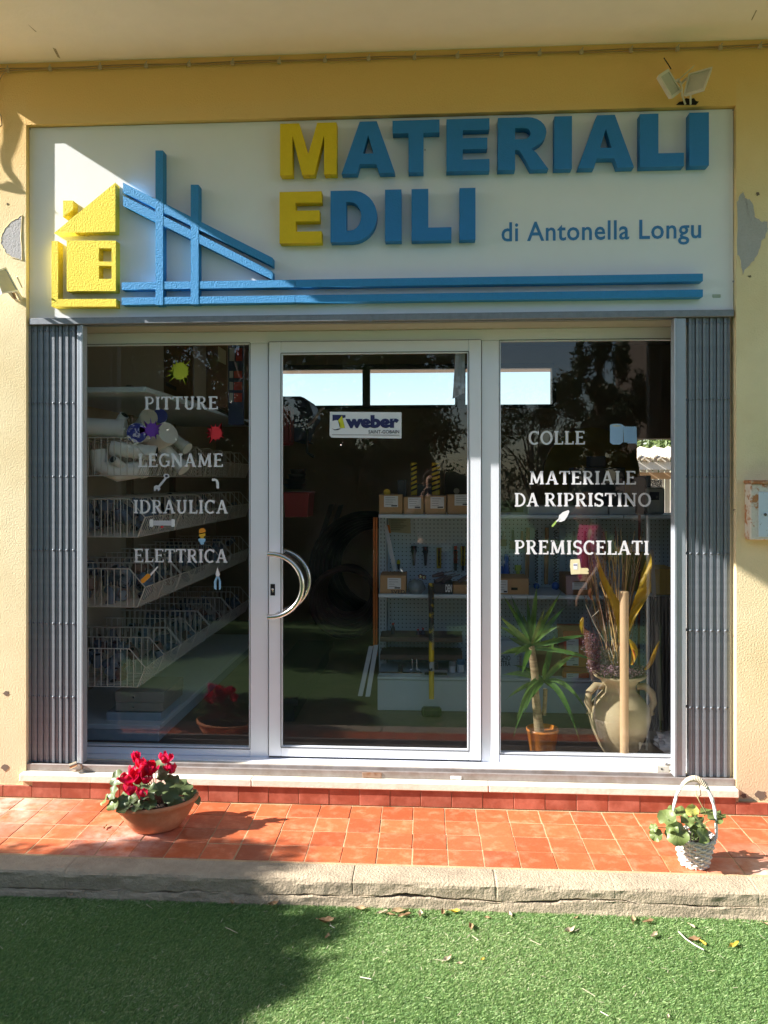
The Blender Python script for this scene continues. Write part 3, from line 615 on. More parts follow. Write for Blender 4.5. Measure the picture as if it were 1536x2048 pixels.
# ---------------------------------------------------------------- film lettering and pictures on the glass
film = M('white_film', (.72, .72, .76), .55)
def word(txt, x0, x1, y0, y1, par, y):
    yz = y-.001; a = W((x0+x1)/2, y0, yz).z; b = W((x0+x1)/2, y1, yz).z
    serif_word(txt, W(x0, y0, yz).x, W(x1, y0, yz).x, b, a, yz, film, par)
for w_ in (('PITTURE', 289, 436, 793, 819), ('LEGNAME', 276, 446, 907, 934), ('IDRAULICA', 267, 456, 1000, 1027), ('ELETTRICA', 268, 455, 1098, 1125)): word(*w_, pL, YG)
for w_ in (('COLLE', 1057, 1170, 862, 889), ('MATERIALE', 1058, 1272, 942, 969), ('DA', 1029, 1077, 986, 1013), ('RIPRISTINO', 1089, 1302, 986, 1013), ('PREMISCELATI', 1029, 1298, 1081, 1109)): word(*w_, pR, YG)
def fm(n, c): return M('film_'+n, c, .55, var=.02)
def decal(name, polys, par, y):
    mats = []; mb = MB(); d = 0
    for pts, col in polys:
        if col not in mats: mats.append(col)
        mb.m = mats.index(col); d += .0003
        n = len(pts); q = [W(a, b, y-.001) for a, b in pts]; cx = sum(v.x for v in q)/n; cz = sum(v.z for v in q)/n
        bmm = bmesh.new(); vv = [bmm.verts.new((v.x, y-.001-d, v.z)) for v in q]; bmm.faces.new(vv)
        bmesh.ops.triangulate(bmm, faces=bmm.faces[:]); mb.frombm(bmm)
    return mb.build(name, mats, par)
def splat(cx, cy, r, seed, spikes):
    rr = random.Random(seed); out = []
    n = spikes*6
    for i in range(n):
        a = 2*math.pi*i/n; k = r*(1+.06*rr.uniform(-1, 1))
        if i % 6 == 0: k = r*rr.choice((1.15, 1.3, 1.55, 1.9))
        out.append((cx+k*math.cos(a), cy+k*math.sin(a)))
    return out
decal('splash_decal', [(splat(360, 742, 16.5, 1, 16), fm('lime', (.46, .50, .02)))], pL, YG)
decal('splash_decal', [(splat(304, 860, 13.5, 2, 11), fm('violet', (.12, .03, .32)))], pL, YG)
decal('splash_decal', [(splat(431, 866, 13, 3, 12), fm('red', (.62, .02, .03)))], pL, YG)
gry = fm('grey', (.55, .55, .60)); wht = fm('white', (.78, .78, .80)); org_ = fm('orange', (.72, .28, .02)); sky_ = fm('sky', (.28, .52, .75))
decal('wrench_decal', [([(313, 975), (330, 955), (333, 958), (317, 978)], gry), (arc(333, 952, 6, 5, 0, 360, 12)[:-1], gry), (arc(333, 952, 3, 2.5, 0, 360, 8)[:-1], fm('black', (.03, .03, .05))), ([(308, 982), (308, 973), (313, 970), (319, 972), (321, 978), (317, 983), (314, 977), (311, 982)], gry)], pL, YG)
decal('elbow_decal', [([(424, 957), (430, 957)]+[(436, 960), (438, 966), (438, 977), (433, 977), (433, 967), (431, 962), (424, 962)], wht)], pL, YG)
decal('tube_decal', [([(305, 1041), (344, 1041), (344, 1051), (305, 1051)], gry), ([(299, 1039), (306, 1038), (306, 1054), (299, 1053)], wht), ([(343, 1038), (350, 1039), (350, 1053), (343, 1054)], wht), ([(321, 1052), (328, 1052), (326, 1056), (322, 1056)], fm('red', (.6, .1, .1)))], pL, YG)
decal('bulb_decal', [([(398, 1060), (401, 1057), (407, 1056), (411, 1060), (411, 1064), (398, 1067)], org_), ([(398, 1069), (411, 1066), (411, 1071), (408, 1073), (408, 1077), (401, 1077), (401, 1073), (398, 1072)], fm('gold', (.7, .42, .03))), ([(397, 1077), (411, 1077), (411, 1082), (408, 1085), (408, 1089), (401, 1089), (401, 1085), (397, 1082)], sky_)], pL, YG)
decal('screwdriver_decal', [([(299, 1149), (315, 1132), (317, 1134), (302, 1152)], wht), ([(281, 1160), (295, 1147), (301, 1149), (301, 1154), (288, 1166), (283, 1166)], org_)], pL, YG)
decal('pliers_decal', [([(431, 1149), (435, 1134), (440, 1149), (438, 1153), (433, 1153)], wht), ([(433, 1152), (436, 1155), (433, 1162), (433, 1180), (428, 1177), (428, 1163)], sky_), ([(438, 1152), (436, 1155), (438, 1162), (438, 1180), (442, 1177), (442, 1163)], sky_)], pL, YG)
tape = fm('tape', (.30, .50, .74))
tp = [(1246, 851)]+[(1249+2*i, 852+(i % 2)*2.2) for i in range(13)]+[(1274, 890)]+[(1272-2*i, 888-(i % 2)*2.2+(-2 if i > 8 else 0)) for i in range(13)]
decal('tape_decal', [(tp, tape), ([(1220, 852)]+arc(1233, 851, 13, 3.5, 180, 360, 10)+[(1246, 884)]+[(1240, 889), (1226, 889), (1220, 885)], fm('tape2', (.36, .56, .80))), (arc(1233, 851.5, 9, 2.2, 0, 360, 12)[:-1], fm('cream', (.5, .55, .5)))], pR, YG)
mbg = MB()
for i in range(12):
    for k in range(17):
        pa = W(1222+2.0*k+(9 if k > 11 else 0), 858+2.5*i, YG-.002); mbg.box(pa.x-.0008, pa.x+.0008, YG-.0028, YG-.0024, pa.z-.0005, pa.z+.0005)
mbg.build('tape_weave', fm('weave', (.2, .36, .6)), pR, kind='stuff')
decal('trowel_decal', [([(1117, 1043), (1118, 1031), (1126, 1024), (1137, 1020), (1139, 1023), (1135, 1032), (1129, 1041), (1121, 1044)], wht), ([(1103, 1051), (1112, 1041), (1115, 1042), (1107, 1053), (1104, 1054)], fm('green', (.35, .52, .12))), ([(1112, 1042), (1118, 1036), (1120, 1038), (1114, 1044)], wht)], pR, YG)
decal('bag_decal', [([(1141, 1119), (1159, 1118), (1162, 1140), (1160, 1148), (1142, 1149), (1140, 1132)], fm('kraft', (.72, .66, .42))), ([(1160, 1136), (1175, 1136), (1178, 1140), (1175, 1143), (1178, 1146), (1176, 1148), (1160, 1148)], fm('kraft2', (.66, .58, .34))), ([(1146, 1127), (1155, 1126), (1155, 1139), (1147, 1139)], wht), ([(1147, 1129), (1154, 1129), (1154, 1131), (1147, 1131)], fm('navy', (.05, .06, .2)))], pR, YG)
# door sticker
YK = YDD+.015
navy = fm('navy2', (.015, .02, .10)); lime = fm('lime2', (.55, .55, .02))
stk = decal('sticker', [([(660, 823.5), (803, 824.5), (803, 877), (663, 875), (659, 871)], fm('stickerwhite', (.72, .74, .78)))], pD, YK)
o = decal('sticker_emblem', [([(665, 829.5), (691, 830), (691, 835), (665, 842)], navy), ([(665, 842), (676, 833), (684, 836), (680, 841), (672, 840)], navy), (arc(671, 850, 9, 9.5, 0, 360, 18)[:-1], fm('stickerwhite', (.7, .7, .7))), ([(684, 831), (690, 856), (680, 856), (681, 848), (676, 841)], lime),
    ([(664, 857), (670, 859), (676, 857.5), (683, 857), (676, 860), (669, 860.5)], fm('black', (.03, .03, .05))), ([(664, 869), (799, 870), (799, 870.8), (664, 869.8)], fm('black', 0))], pD, YK-.001)
me = text_mesh('weber', .1, off=.0062, extrude=.0002, spacing=1.03)
a, b = W(691, 856.5, YK), W(798, 830, YK); stand(me, 'sticker_lettering', navy, pD, a.x, b.x, a.z, b.z, YK-.003)
me = text_mesh('SAINT-GOBAIN', .1, off=.0006, extrude=.0002)
a, b = W(737, 867.2, YK), W(798.5, 860, YK); stand(me, 'sticker_lettering', fm('black', 0), pD, a.x, b.x, a.z, b.z, YK-.003)

# ---------------------------------------------------------------- lamps and meter box on the wall
def face_panel(corners, th, inset, body, glassm, parent, names=('lamp_body', 'lamp_glass')):
    a, b, c, d = [Vector(p) for p in corners]; n = (b-a).cross(d-a).normalized()
    if n.y > 0: n = -n
    ctr = (a+b+c+d)/4; mb = MB(); back = [p+(ctr-p)*.12-n*th for p in (a, b, c, d)]; fr_ = [a, b, c, d]; ins = [p+(ctr-p)*inset for p in fr_]; dp = [p-n*.004 for p in ins]
    vs = fr_+back+ins+dp; fs = [(4, 5, 6, 7)]
    for i in range(4):
        j = (i+1) % 4; fs += [(i, j, j+4, i+4), (i, j, j+8, i+8), (i+8, j+8, j+12, i+12)]
    mb.add(vs, fs); mb.build(names[0], body, parent); mb = MB(); mb.add(dp, [(0, 1, 2, 3)]); mb.build(names[1], glassm, parent); return ctr-n*th
lampw = M('lamp_white', (.62, .58, .48), .5, var=.05); lampg = M('lamp_lens', (.48, .46, .38), .25, scale=20, var=.1)
fl = thing('floodlight', 'pair of small cream floodlights on a bracket above the sign corner', 'floodlight', W(1372, 200, 0))
c1 = face_panel([W(1317, 150, -.13), W(1337, 137, -.10), W(1364, 182, -.06), W(1345, 197, -.10)], .022, .2, lampw, lampg, fl)
c2 = face_panel([W(1377, 147, -.08), W(1425, 133, -.13), W(1408, 178, -.15), W(1366, 191, -.09)], .022, .14, lampw, lampg, fl)
mb = MB(); mb.tube([c1, W(1356, 160, -.06), W(1362, 168, -.04)], .007, 7); mb.tube([c2, W(1372, 158, -.05), W(1362, 168, -.04)], .007, 7); mb.obox(W(1359, 158, -.06), W(1386, 134, -.03), (.006, 0, .006), (0, .012, 0)); mb.build('bracket', lampw, fl)
mb = MB(); mb.tube([W(1358, 160, -.05), W(1364, 176, -.03), W(1364, 190, -.02), W(1371, 209, -.004)], .0045, 7); mb.tube([W(1381, 190, -.03), W(1381, 209, -.004)], .0045, 7); mb.build('lamp_cable', lampw, fl)
mb = MB(); mb.tube([W(1342, 138, -.1), W(1336, 128, -.08), W(1328, 116, -.05)], .0025, 6); mb.build('stub_wire', dark_m, fl)
mb = MB(); pts = [W(a, b, -.0015) for a, b in ((1352, 210), (1358, 204), (1366, 202), (1372, 196), (1380, 198), (1388, 196), (1392, 202), (1398, 203), (1392, 210))]; mb.add(pts, [tuple(range(9))]); mb.build('wall_hole', dark_m, bld)
fl = thing('floodlight', 'single white floodlight on a bracket on the sunlit rough wall', 'floodlight', W(20, 590, 0))
c1 = face_panel([W(-12, 542, -.16), W(12, 534, -.10), W(38, 582, -.06), W(4, 588, -.15)], .03, .12, M('lamp_white2', (.8, .8, .78), .45), lampg, fl)
mb = MB(); mb.tube([c1, W(27, 594, -.05), W(34, 600, 0)], .009, 8); mb.tube([W(34, 553, -.06), W(44, 575, -.01)], .004, 6); mb.obox(W(28, 574, -.05), W(44, 600, -.004), (.004, 0, .004), (0, .015, 0)); mb.build('bracket', lampw, fl)
mb = MB(); mb.tube([W(26, 585, -.06), W(31, 598, -.05)], .008, 8); mb.build('knob', M('corroded', (.4, .25, .14), .7), fl)
rust = M('rusty_white_paint', (.62, .58, .50), .6, col2=(.40, .17, .06), scale=22, var=.15, thr=(.48, .56), bump=.8, bscale=60)
rust2 = M('rusty_top', (.36, .15, .06), .75, col2=(.5, .36, .24), scale=30, var=.15, thr=(.5, .7), bump=1)
mbx = thing('meter_box', 'rusty white metal meter box fixed to the shaded yellow wall', 'meter box', W(1560, 1080, 0))
a, b = W(1501, 1080, -.07), W(1640, 963, -.07); mb = MB(); mb.bbox(a.x, b.x, -.07, 0, a.z, b.z-.01, .004); mb.build('body', rust, mbx)
mb = MB(); mb.bbox(a.x-.004, b.x, -.085, 0, b.z-.009, b.z+.006, .003); mb.build('lid', rust2, mbx)
a, b = W(1517, 1074, -.072), W(1628, 984, -.072); mb = MB(); mb.bbox(a.x, b.x, -.075, -.07, a.z, b.z, .0015); dr = mb.build('door', M('spotted_panel', (.50, .60, .68), .5, col2=(.12, .08, .06), scale=55, var=.05, thr=(.63, .66)), mbx)
mb = MB(); c = W(1530, 1029, -.075); mb.tube([(c.x, -.08, c.z), (c.x, -.074, c.z)], .007, 12); mb.build('lock', steel, dr)
# ---------------------------------------------------------------- leaves, planters
def leaf_mat(name, dark, light, under, sat=1.0):
    m = bpy.data.materials.new(name); m.use_nodes = True; nt = m.node_tree; L = nt.links.new; p = nt.nodes['Principled BSDF']
    uv = nd(nt, 'UVMap'); sp = nd(nt, 'SeparateXYZ'); L(uv.outputs[0], sp.inputs[0])
    tc = nd(nt, 'TexCoord'); ns = nd(nt, 'TexNoise', Scale=60., Detail=5.); L(tc.outputs['Object'], ns.inputs[0])
    # pale marbling between the margin and the eye, veins in rays
    rp = nd(nt, 'ValToRGB'); e = rp.color_ramp.elements; e[0].position = .25; e[0].color = (0, 0, 0, 1); e[1].position = .98; e[1].color = (.35, .35, .35, 1)
    a = e.new(.62); a.color = (1, 1, 1, 1); b = e.new(.84); b.color = (.55, .55, .55, 1)
    ad = nd(nt, 'Math', operation='MULTIPLY_ADD'); L(ns.outputs[0], ad.inputs[0]); ad.inputs[1].default_value = .5; L(sp.outputs['Y'], ad.inputs[2])
    sb = nd(nt, 'Math', operation='SUBTRACT'); L(ad.outputs[0], sb.inputs[0]); sb.inputs[1].default_value = .25; L(sb.outputs[0], rp.inputs[0])
    wv = nd(nt, 'Math', operation='MULTIPLY'); L(sp.outputs['X'], wv.inputs[0]); wv.inputs[1].default_value = 11.0
    fr = nd(nt, 'Math', operation='PINGPONG'); L(wv.outputs[0], fr.inputs[0]); fr.inputs[1].default_value = .5
    gt_ = nd(nt, 'Math', operation='GREATER_THAN'); L(fr.outputs[0], gt_.inputs[0]); gt_.inputs[1].default_value = .44
    mx = nd(nt, 'MixRGB'); mx.inputs[1].default_value = (*dark, 1); mx.inputs[2].default_value = (*light, 1); L(rp.outputs[0], mx.inputs[0])
    m2 = nd(nt, 'MixRGB'); L(mx.outputs[0], m2.inputs[1]); m2.inputs[2].default_value = (*[min(1, c*1.15) for c in light], 1)
    k = nd(nt, 'Math', operation='MULTIPLY'); L(gt_.outputs[0], k.inputs[0]); k.inputs[1].default_value = .5; L(k.outputs[0], m2.inputs[0])
    ge = nd(nt, 'NewGeometry'); m3 = nd(nt, 'MixRGB'); L(ge.outputs['Backfacing'], m3.inputs[0]); L(m2.outputs[0], m3.inputs[1]); m3.inputs[2].default_value = (*under, 1)
    L(m3.outputs[0], p.inputs['Base Color']); p.inputs['Roughness'].default_value = .45
    bp = nd(nt, 'Bump', Strength=.5); bp.inputs['Distance'].default_value = .002; L(fr.outputs[0], bp.inputs['Height']); L(bp.outputs[0], p.inputs['Normal'])
    tr = nd(nt, 'BsdfTranslucent'); ms = nd(nt, 'MixShader', Fac=.22); L(m3.outputs[0], tr.inputs[0]); L(p.outputs[0], ms.inputs[1]); L(tr.outputs[0], ms.inputs[2]); L(ms.outputs[0], nt.nodes['Material Output'].inputs[0])
    return m
cyc_leaf = leaf_mat('cyclamen_leaf', (.016, .05, .014), (.17, .24, .12), (.11, .15, .06))
cyc_leaf2 = leaf_mat('pale_cyclamen_leaf', (.035, .095, .015), (.17, .26, .07), (.15, .20, .06))
yel_leaf = leaf_mat('yellowed_leaf', (.42, .45, .05), (.60, .60, .14), (.5, .5, .12))
def heart_leaf(center, normal, r, mat, parent, seed=0, wave=.18, curl=.0, spin=0, name='leaf', lab=None):
    rr = random.Random(seed); nR, nA = 6, 28; vs = []; fs = []; uvs = []
    ph = rr.uniform(0, 6); kk = rr.choice((3, 4, 5))
    for i in range(nR+1):
        f = i/nR
        for j in range(nA):
            th = 2*math.pi*j/nA-math.pi
            edge = (1-.34*math.exp(-((abs(th)-math.pi)/.32)**2))*(1+.04*math.sin(9*th+ph))
            rad = f*edge; x = rad*math.cos(th); y = rad*math.sin(th)*.98
            z = wave*f**3*math.sin(kk*th+ph)+.10*f*f-.35*curl*x*x+rr.uniform(-.012, .012)*f
            vs.append(Vector((x+.55*(1-f)*0, y, z)))
    for i in range(nR):
        for j in range(nA):
            k = (j+1) % nA; fs.append((i*nA+j, i*nA+k, (i+1)*nA+k, (i+1)*nA+j))
            uvs += [(j/nA, i/nR), ((j+1)/nA, i/nR), ((j+1)/nA, (i+1)/nR), (j/nA, (i+1)/nR)]
    n = Vector(normal).normalized(); q = n.to_track_quat('Z', 'Y'); off = org(parent)
    me = bpy.data.meshes.new(name); sm = Matrix.Rotation(spin, 3, 'Z')
    me.from_pydata([(q @ (sm @ v)*r+Vector(center)-off)[:] for v in vs], [], fs)
    ul = me.uv_layers.new(name='UVMap'); 
    for li, uvv in enumerate(uvs): ul.data[li].uv = uvv
    me.polygons.foreach_set('use_smooth', [True]*len(fs)); me.materials.append(mat); me.update()
    o = bpy.data.objects.new(name, me); COL.objects.link(o); o.parent = parent
    if lab: o['label'] = lab
    return o
petal_m = M('red_petal', (.70, .008, .03), .5, col2=(.60, .01, .12), scale=40, var=.12, trans=.35)
def flower(c, seed, parent, s=.022, mat=petal_m):
    rr = random.Random(seed); mb = MB(); c = Vector(c); lean = Vector((rr.uniform(-.5, .5), rr.uniform(-.6, .1), 0))
    for k in range(5):
        a = 2*math.pi*k/5+rr.uniform(-.3, .3); out = Vector((math.cos(a), math.sin(a), 0)); up = (Vector((0, 0, 1))+lean*.5).normalized(); side = up.cross(out).normalized()
        nL, nW = 6, 4; vs = []
        tw = rr.uniform(-1.3, 1.3); open_ = rr.uniform(.2, 1.25)
        for i in range(nL+1):
            f = i/nL; wd = s*.50*math.sin(math.pi*(.12+.80*f))**.8
            p = c+out*s*(.15+open_*.75*math.sin(f*1.7))+up*s*(1.55*f)*(1.0-.25*open_)
            sd = (side*math.cos(tw*f)+out*math.sin(tw*f))
            for j in range(nW+1):
                g_ = j/nW*2-1; vs.append(p+sd*wd*g_+out*(-.25*s*g_*g_*f)+up*.05*s*math.sin(5*g_+seed))
        fs = [(i*(nW+1)+j, i*(nW+1)+j+1, (i+1)*(nW+1)+j+1, (i+1)*(nW+1)+j) for i in range(nL) for j in range(nW)]
        mb.add(vs, fs, True)
    mb.lathe([(.0, -.004), (.005, -.002), (.006, .002), (.003, .006)], c, 8)
    return mb.build('flower', mat, parent)
stem_m = M('cyclamen_stem', (.22, .07, .05), .6)
gstem_m = M('green_stem', (.16, .22, .07), .6)
terra = M('terracotta', (.60, .22, .10), .82, col2=(.70, .36, .20), scale=9, var=.1, bump=.35, bscale=90, thr=(.5, .8))
soil = M('potting_soil', (.035, .022, .015), 1, scale=60, var=.4, bump=2, bscale=120)
pc = Vector((-1.195, -.315, ZP+.0015)); rot = R(28)
pot = thing('potted_cyclamen', 'red flowering cyclamen in an oval terracotta bowl on the red tiles', 'potted plant', pc)
mb = MB(); mb.lathe([(0, 0), (.088, 0), (.10, .004), (.135, .045), (.158, .085), (.166, .108), (.176, .112), (.180, .120), (.178, .128), (.170, .131), (.160, .126), (.152, .10), (0, .098)], pc, 64, 1, .74, rot); mb.build('bowl', terra, pot)
mb = MB(); mb.lathe([(0, .112), (.06, .114), (.11, .108), (.150, .104)], pc, 40, 1, .74, rot); mb.build('soil', soil, pot)
lp = [(234, 1556, -.36, .036, (-.35, -.75, .5), 0, 0), (226, 1586, -.42, .032, (-.6, -.6, .5), 0, 0), (227, 1609, -.44, .034, (-.4, -.5, .8), 0, 1), (210, 1601, -.41, .028, (-.8, -.3, .6), 0, 1), (248, 1601, -.43, .028, (-.1, -.8, .5), 0, 0),
      (247, 1617, -.45, .034, (-.2, -.3, .8), 0, 0), (268, 1597, -.44, .022, (-.1, -.6, .7), 0, 1), (297, 1583, -.42, .042, (.1, -.45, .8), 1, 0), (326, 1546, -.33, .036, (-.3, -.5, .75), 1, 0), (343, 1560, -.32, .034, (.2, -.4, .9), 1, 0),
      (322, 1578, -.38, .034, (.1, -.5, .75), 0, 0), (341, 1592, -.36, .036, (.1, -.75, .5), 0, 0), (351, 1609, -.34, .036, (.2, -.45, .8), 0, 0), (366, 1573, -.27, .044, (.35, -.3, .85), 0, 0), (381, 1592, -.28, .036, (.5, -.3, .8), 1, 0), (390, 1598, -.22, .03, (.7, -.2, .6), 0, 0),
      (309, 1533, -.24, .040, (0, -.35, .9), 0, 0), (340, 1575, -.24, .04, (.1, -.2, .9), 0, 0), (285, 1566, -.3, .035, (0, -.4, .9), 0, 0), (262, 1570, -.3, .035, (-.3, -.3, .9), 0, 0), (300, 1608, -.43, .030, (0, -.5, .8), 0, 0), (360, 1588, -.25, .035, (.3, -.2, .9), 0, 0), (250, 1590, -.33, .035, (-.4, -.2, .9), 0, 0), (275, 1612, -.44, .03, (-.1, -.5, .9), 0, 0)]
for i, (a, b, y, r, n, cu, pal) in enumerate(lp):
    c = W(a, b, y); heart_leaf(c, n, r, cyc_leaf2 if pal else cyc_leaf, pot, 20+i, wave=.16+.12*cu, curl=.9*cu, spin=R(rnd.uniform(0, 360)))
    if i % 2 == 0:
        mb = MB(); mb.tube([c-Vector(n).normalized()*.002, (c+pc+Vector((0, 0, .1)))/2+Vector((0, 0, .02)), pc+Vector((rnd.uniform(-.03, .03), rnd.uniform(-.03, .03), .108))], .0018, 5); mb.build('stem', stem_m, pot)
for i, (a, b, y) in enumerate(((272, 1518, -.33), (285, 1531, -.36), (284, 1546, -.38), (262, 1548, -.37), (255, 1562, -.38), (261, 1583, -.41), (298, 1546, -.36), (293, 1561, -.37), (303, 1535, -.33), (332, 1520, -.31), (343, 1541, -.31), (276, 1562, -.35), (282, 1592, -.43))):
    c = W(a, b, y); flower(c-Vector((0, 0, .012)), 50+i, pot, .034 if i not in (6, 2, 4) else .042)
    mb = MB(); mb.tube([c-Vector((0, 0, .006)), (c+pc)/2+Vector((0, 0, .05)), pc+Vector((rnd.uniform(-.03, .03), rnd.uniform(-.03, .03), .108))], .0016, 5); mb.build('stem', stem_m, pot)

# white wicker basket
wick = M('white_wicker', (.62, .58, .53), .7, col2=(.35, .25, .16), scale=45, var=.15, bump=.8, bscale=120, thr=(.58, .72))
bc = Vector((WZ(1379, 1715, ZP).x, -.515, ZP+.0015))
bk = thing('flower_basket', 'white wicker basket with tall handle holding a green leafy plant', 'basket', bc)
H = .112; nst = 18
def br(z): return .050+.026*z/H
for r in range(11):
    z = .006+r*(H-.010)/10; pts = []; N = nst*6
    for k in range(N+1):
        a = 2*math.pi*k/N; rad = br(z)+.0042*math.cos(nst/2*a+math.pi*(r % 2)); pts.append(bc+Vector((rad*math.cos(a), rad*math.sin(a), z+.0016*math.sin(a*7+r))))
    mb = MB(); mb.tube(pts, .0046, 6, cap=False); mb.build('wicker_strand', wick, bk)
for k in range(nst):
    a = 2*math.pi*k/nst; mb = MB(); mb.tube([bc+Vector((br(z)*math.cos(a), br(z)*math.sin(a), z)) for z in (0, H*.5, H)], .0035, 6); mb.build('stake', wick, bk)
for d in (0, math.pi):
    mb = MB(); mb.tube([bc+Vector(((br(H)+.003*math.cos(12*a+d))*math.cos(a), (br(H)+.003*math.cos(12*a+d))*math.sin(a), H+.003*math.sin(12*a+d))) for a in [2*math.pi*i/96 for i in range(97)]], .004, 6, cap=False); mb.build('rim_strand', wick, bk)
mb = MB(); mb.lathe([(0, .003), (.050, .003), (.05, .01), (0, .01)], bc, 20); mb.build('bottom', wick, bk)
mb = MB(); mb.lathe([(0, H-.012), (.03, H-.010), (.07, H-.016)], bc, 20); mb.build('soil', soil, bk)
for d in (0, math.pi):
    pts = []
    for i in range(41):
        a = math.pi*i/40; c = bc+Vector((-.083*math.cos(a), .01*math.cos(a), H+.225*math.sin(a)**.8)); tw = 10*a+d; rr = .0042
        pts.append(c+Vector((rr*math.cos(tw)*math.sin(a), rr*math.sin(tw), rr*math.cos(tw)*abs(math.cos(a)))))
    mb = MB(); mb.tube(pts, .0046, 7); mb.build('handle_strand', M('white_cane', (.80, .79, .76), .5, bump=.3), bk)
mb = MB(); pts = []
for i in range(200):
    f = i/199; a = math.pi*(.32+.36*f); c = bc+Vector((-.083*math.cos(a), .01*math.cos(a), H+.225*math.sin(a)**.8)); tw = 2*math.pi*16*f; pts.append(c+Vector((.003*math.cos(tw), .0095*math.sin(tw), .0095*math.cos(tw))))
mb.tube(pts, .0028, 5); mb.build('handle_wrap', M('raffia', (.62, .52, .40), .8, scale=60, var=.2), bk)
bl = [(1334, 1636, -.58, .036, (-.3, -.6, .7), 0, 0), (1312, 1669, -.60, .026, (-.4, -.85, .3), 0, 1), (1307, 1655, -.6, .018, (-.6, -.6, .5), 0, 0), (1355, 1668, -.62, .044, (-.1, -.9, .35), 1, 0), (1345, 1652, -.61, .028, (-.3, -.5, .8), 1, 1), (1384, 1622, -.55, .026, (.1, -.9, .3), 2, 0),
      (1375, 1641, -.57, .028, (0, -.5, .8), 0, 0), (1400, 1644, -.57, .028, (.4, -.5, .7), 1, 0), (1405, 1671, -.60, .030, (.3, -.85, .3), 0, 1), (1392, 1660, -.58, .026, (0, -.7, .5), 0, 0), (1430, 1636, -.52, .032, (.2, -.4, .9), 0, 0), (1441, 1630, -.5, .022, (.3, -.3, .9), 0, 1), (1362, 1625, -.5, .03, (0, -.3, .9), 0, 0), (1345, 1620, -.47, .022, (0, -.3, .9), 0, 0), (1414, 1625, -.48, .026, (0, -.3, .9), 0, 0)]
for i, (a, b, y, r, n, cu, pal) in enumerate(bl):
    c = W(a, b, y); m_ = yel_leaf if cu == 2 else cyc_leaf2
    heart_leaf(c, n, r, m_, bk, 120+i, wave=.2+.15*(cu == 1), curl=1.1*(cu == 1), spin=R(rnd.uniform(0, 360)), lab='yellowed leaf standing up in the middle' if cu == 2 else None)
    mb = MB(); mb.tube([c, (c+bc+Vector((0, 0, H)))/2+Vector((0, 0, .015)), bc+Vector((rnd.uniform(-.02, .02), rnd.uniform(-.02, .02), H-.02))], .0016, 5); mb.build('stem', gstem_m, bk)
mb = MB(); mb.tube([W(1412, 1625, -.5), W(1400, 1605, -.52), W(1392, 1588, -.52), W(1391, 1572, -.52), W(1398, 1565, -.51), W(1402, 1590, -.5), W(1394, 1596, -.5)], .0018, 5); mb.build('dry_tendril', M('straw', (.55, .5, .25), .8), bk)

# ---------------------------------------------------------------- dry leaves and twigs
dry = [M('dry_leaf_'+n, c, .8, col2=c2, scale=60, var=.2, trans=.15) for n, c, c2 in (('tan', (.48, .36, .20), (.30, .18, .09)), ('brown', (.26, .15, .07), (.40, .26, .14)), ('yellow', (.72, .52, .06), (.6, .36, .05)), ('pale', (.62, .52, .36), (.45, .33, .2)))]
def dry_leaf(px, py, s, mi, seed, label, z=0, group='dry leaves scattered on the turf'):
    rr = random.Random(seed); s *= 1.25; c = WZ(px, py, z+.014); t = thing('dry_leaf', label, 'dry leaf', c, group)
    n, m = 8, 4; vs = []; ba = rr.uniform(.5, 1.3); tw = rr.uniform(-1.2, 1.2); a0 = rr.uniform(0, 6.28)
    for i in range(n+1):
        f = i/n*2-1; wd = s*.38*max(.03, (1-abs(f)**2.2))*(1+.18*math.sin(7*f+seed))
        for j in range(m+1):
            g_ = j/m*2-1; x = f*s; y = g_*wd; zz_ = s*ba*.35*f*f+abs(g_)*wd*.75+.12*s*math.sin(3*f+seed+2*g_)
            y2 = y*math.cos(tw*f)-zz_*math.sin(tw*f)*.4; vs.append(Vector((x*math.cos(a0)-y2*math.sin(a0), x*math.sin(a0)+y2*math.cos(a0), zz_)))
    mz = min(v.z for v in vs); vs = [v+Vector((0, 0, -mz-.006)) for v in vs]
    fs = [(i*(m+1)+j, i*(m+1)+j+1, (i+1)*(m+1)+j+1, (i+1)*(m+1)+j) for i in range(n) for j in range(m)]
    mb = MB(); mb.add(vs, fs, True); mb.build('blade', dry[mi], t, world=False)
    mb = MB(); e = Vector((s*math.cos(a0), s*math.sin(a0), 0)); mb.tube([vs[(n)*(m+1)+m//2], vs[n*(m+1)+m//2]+e*.25+Vector((0, 0, -.002))], .0009, 4); mb.build('stalk', dry[1], t, world=False)
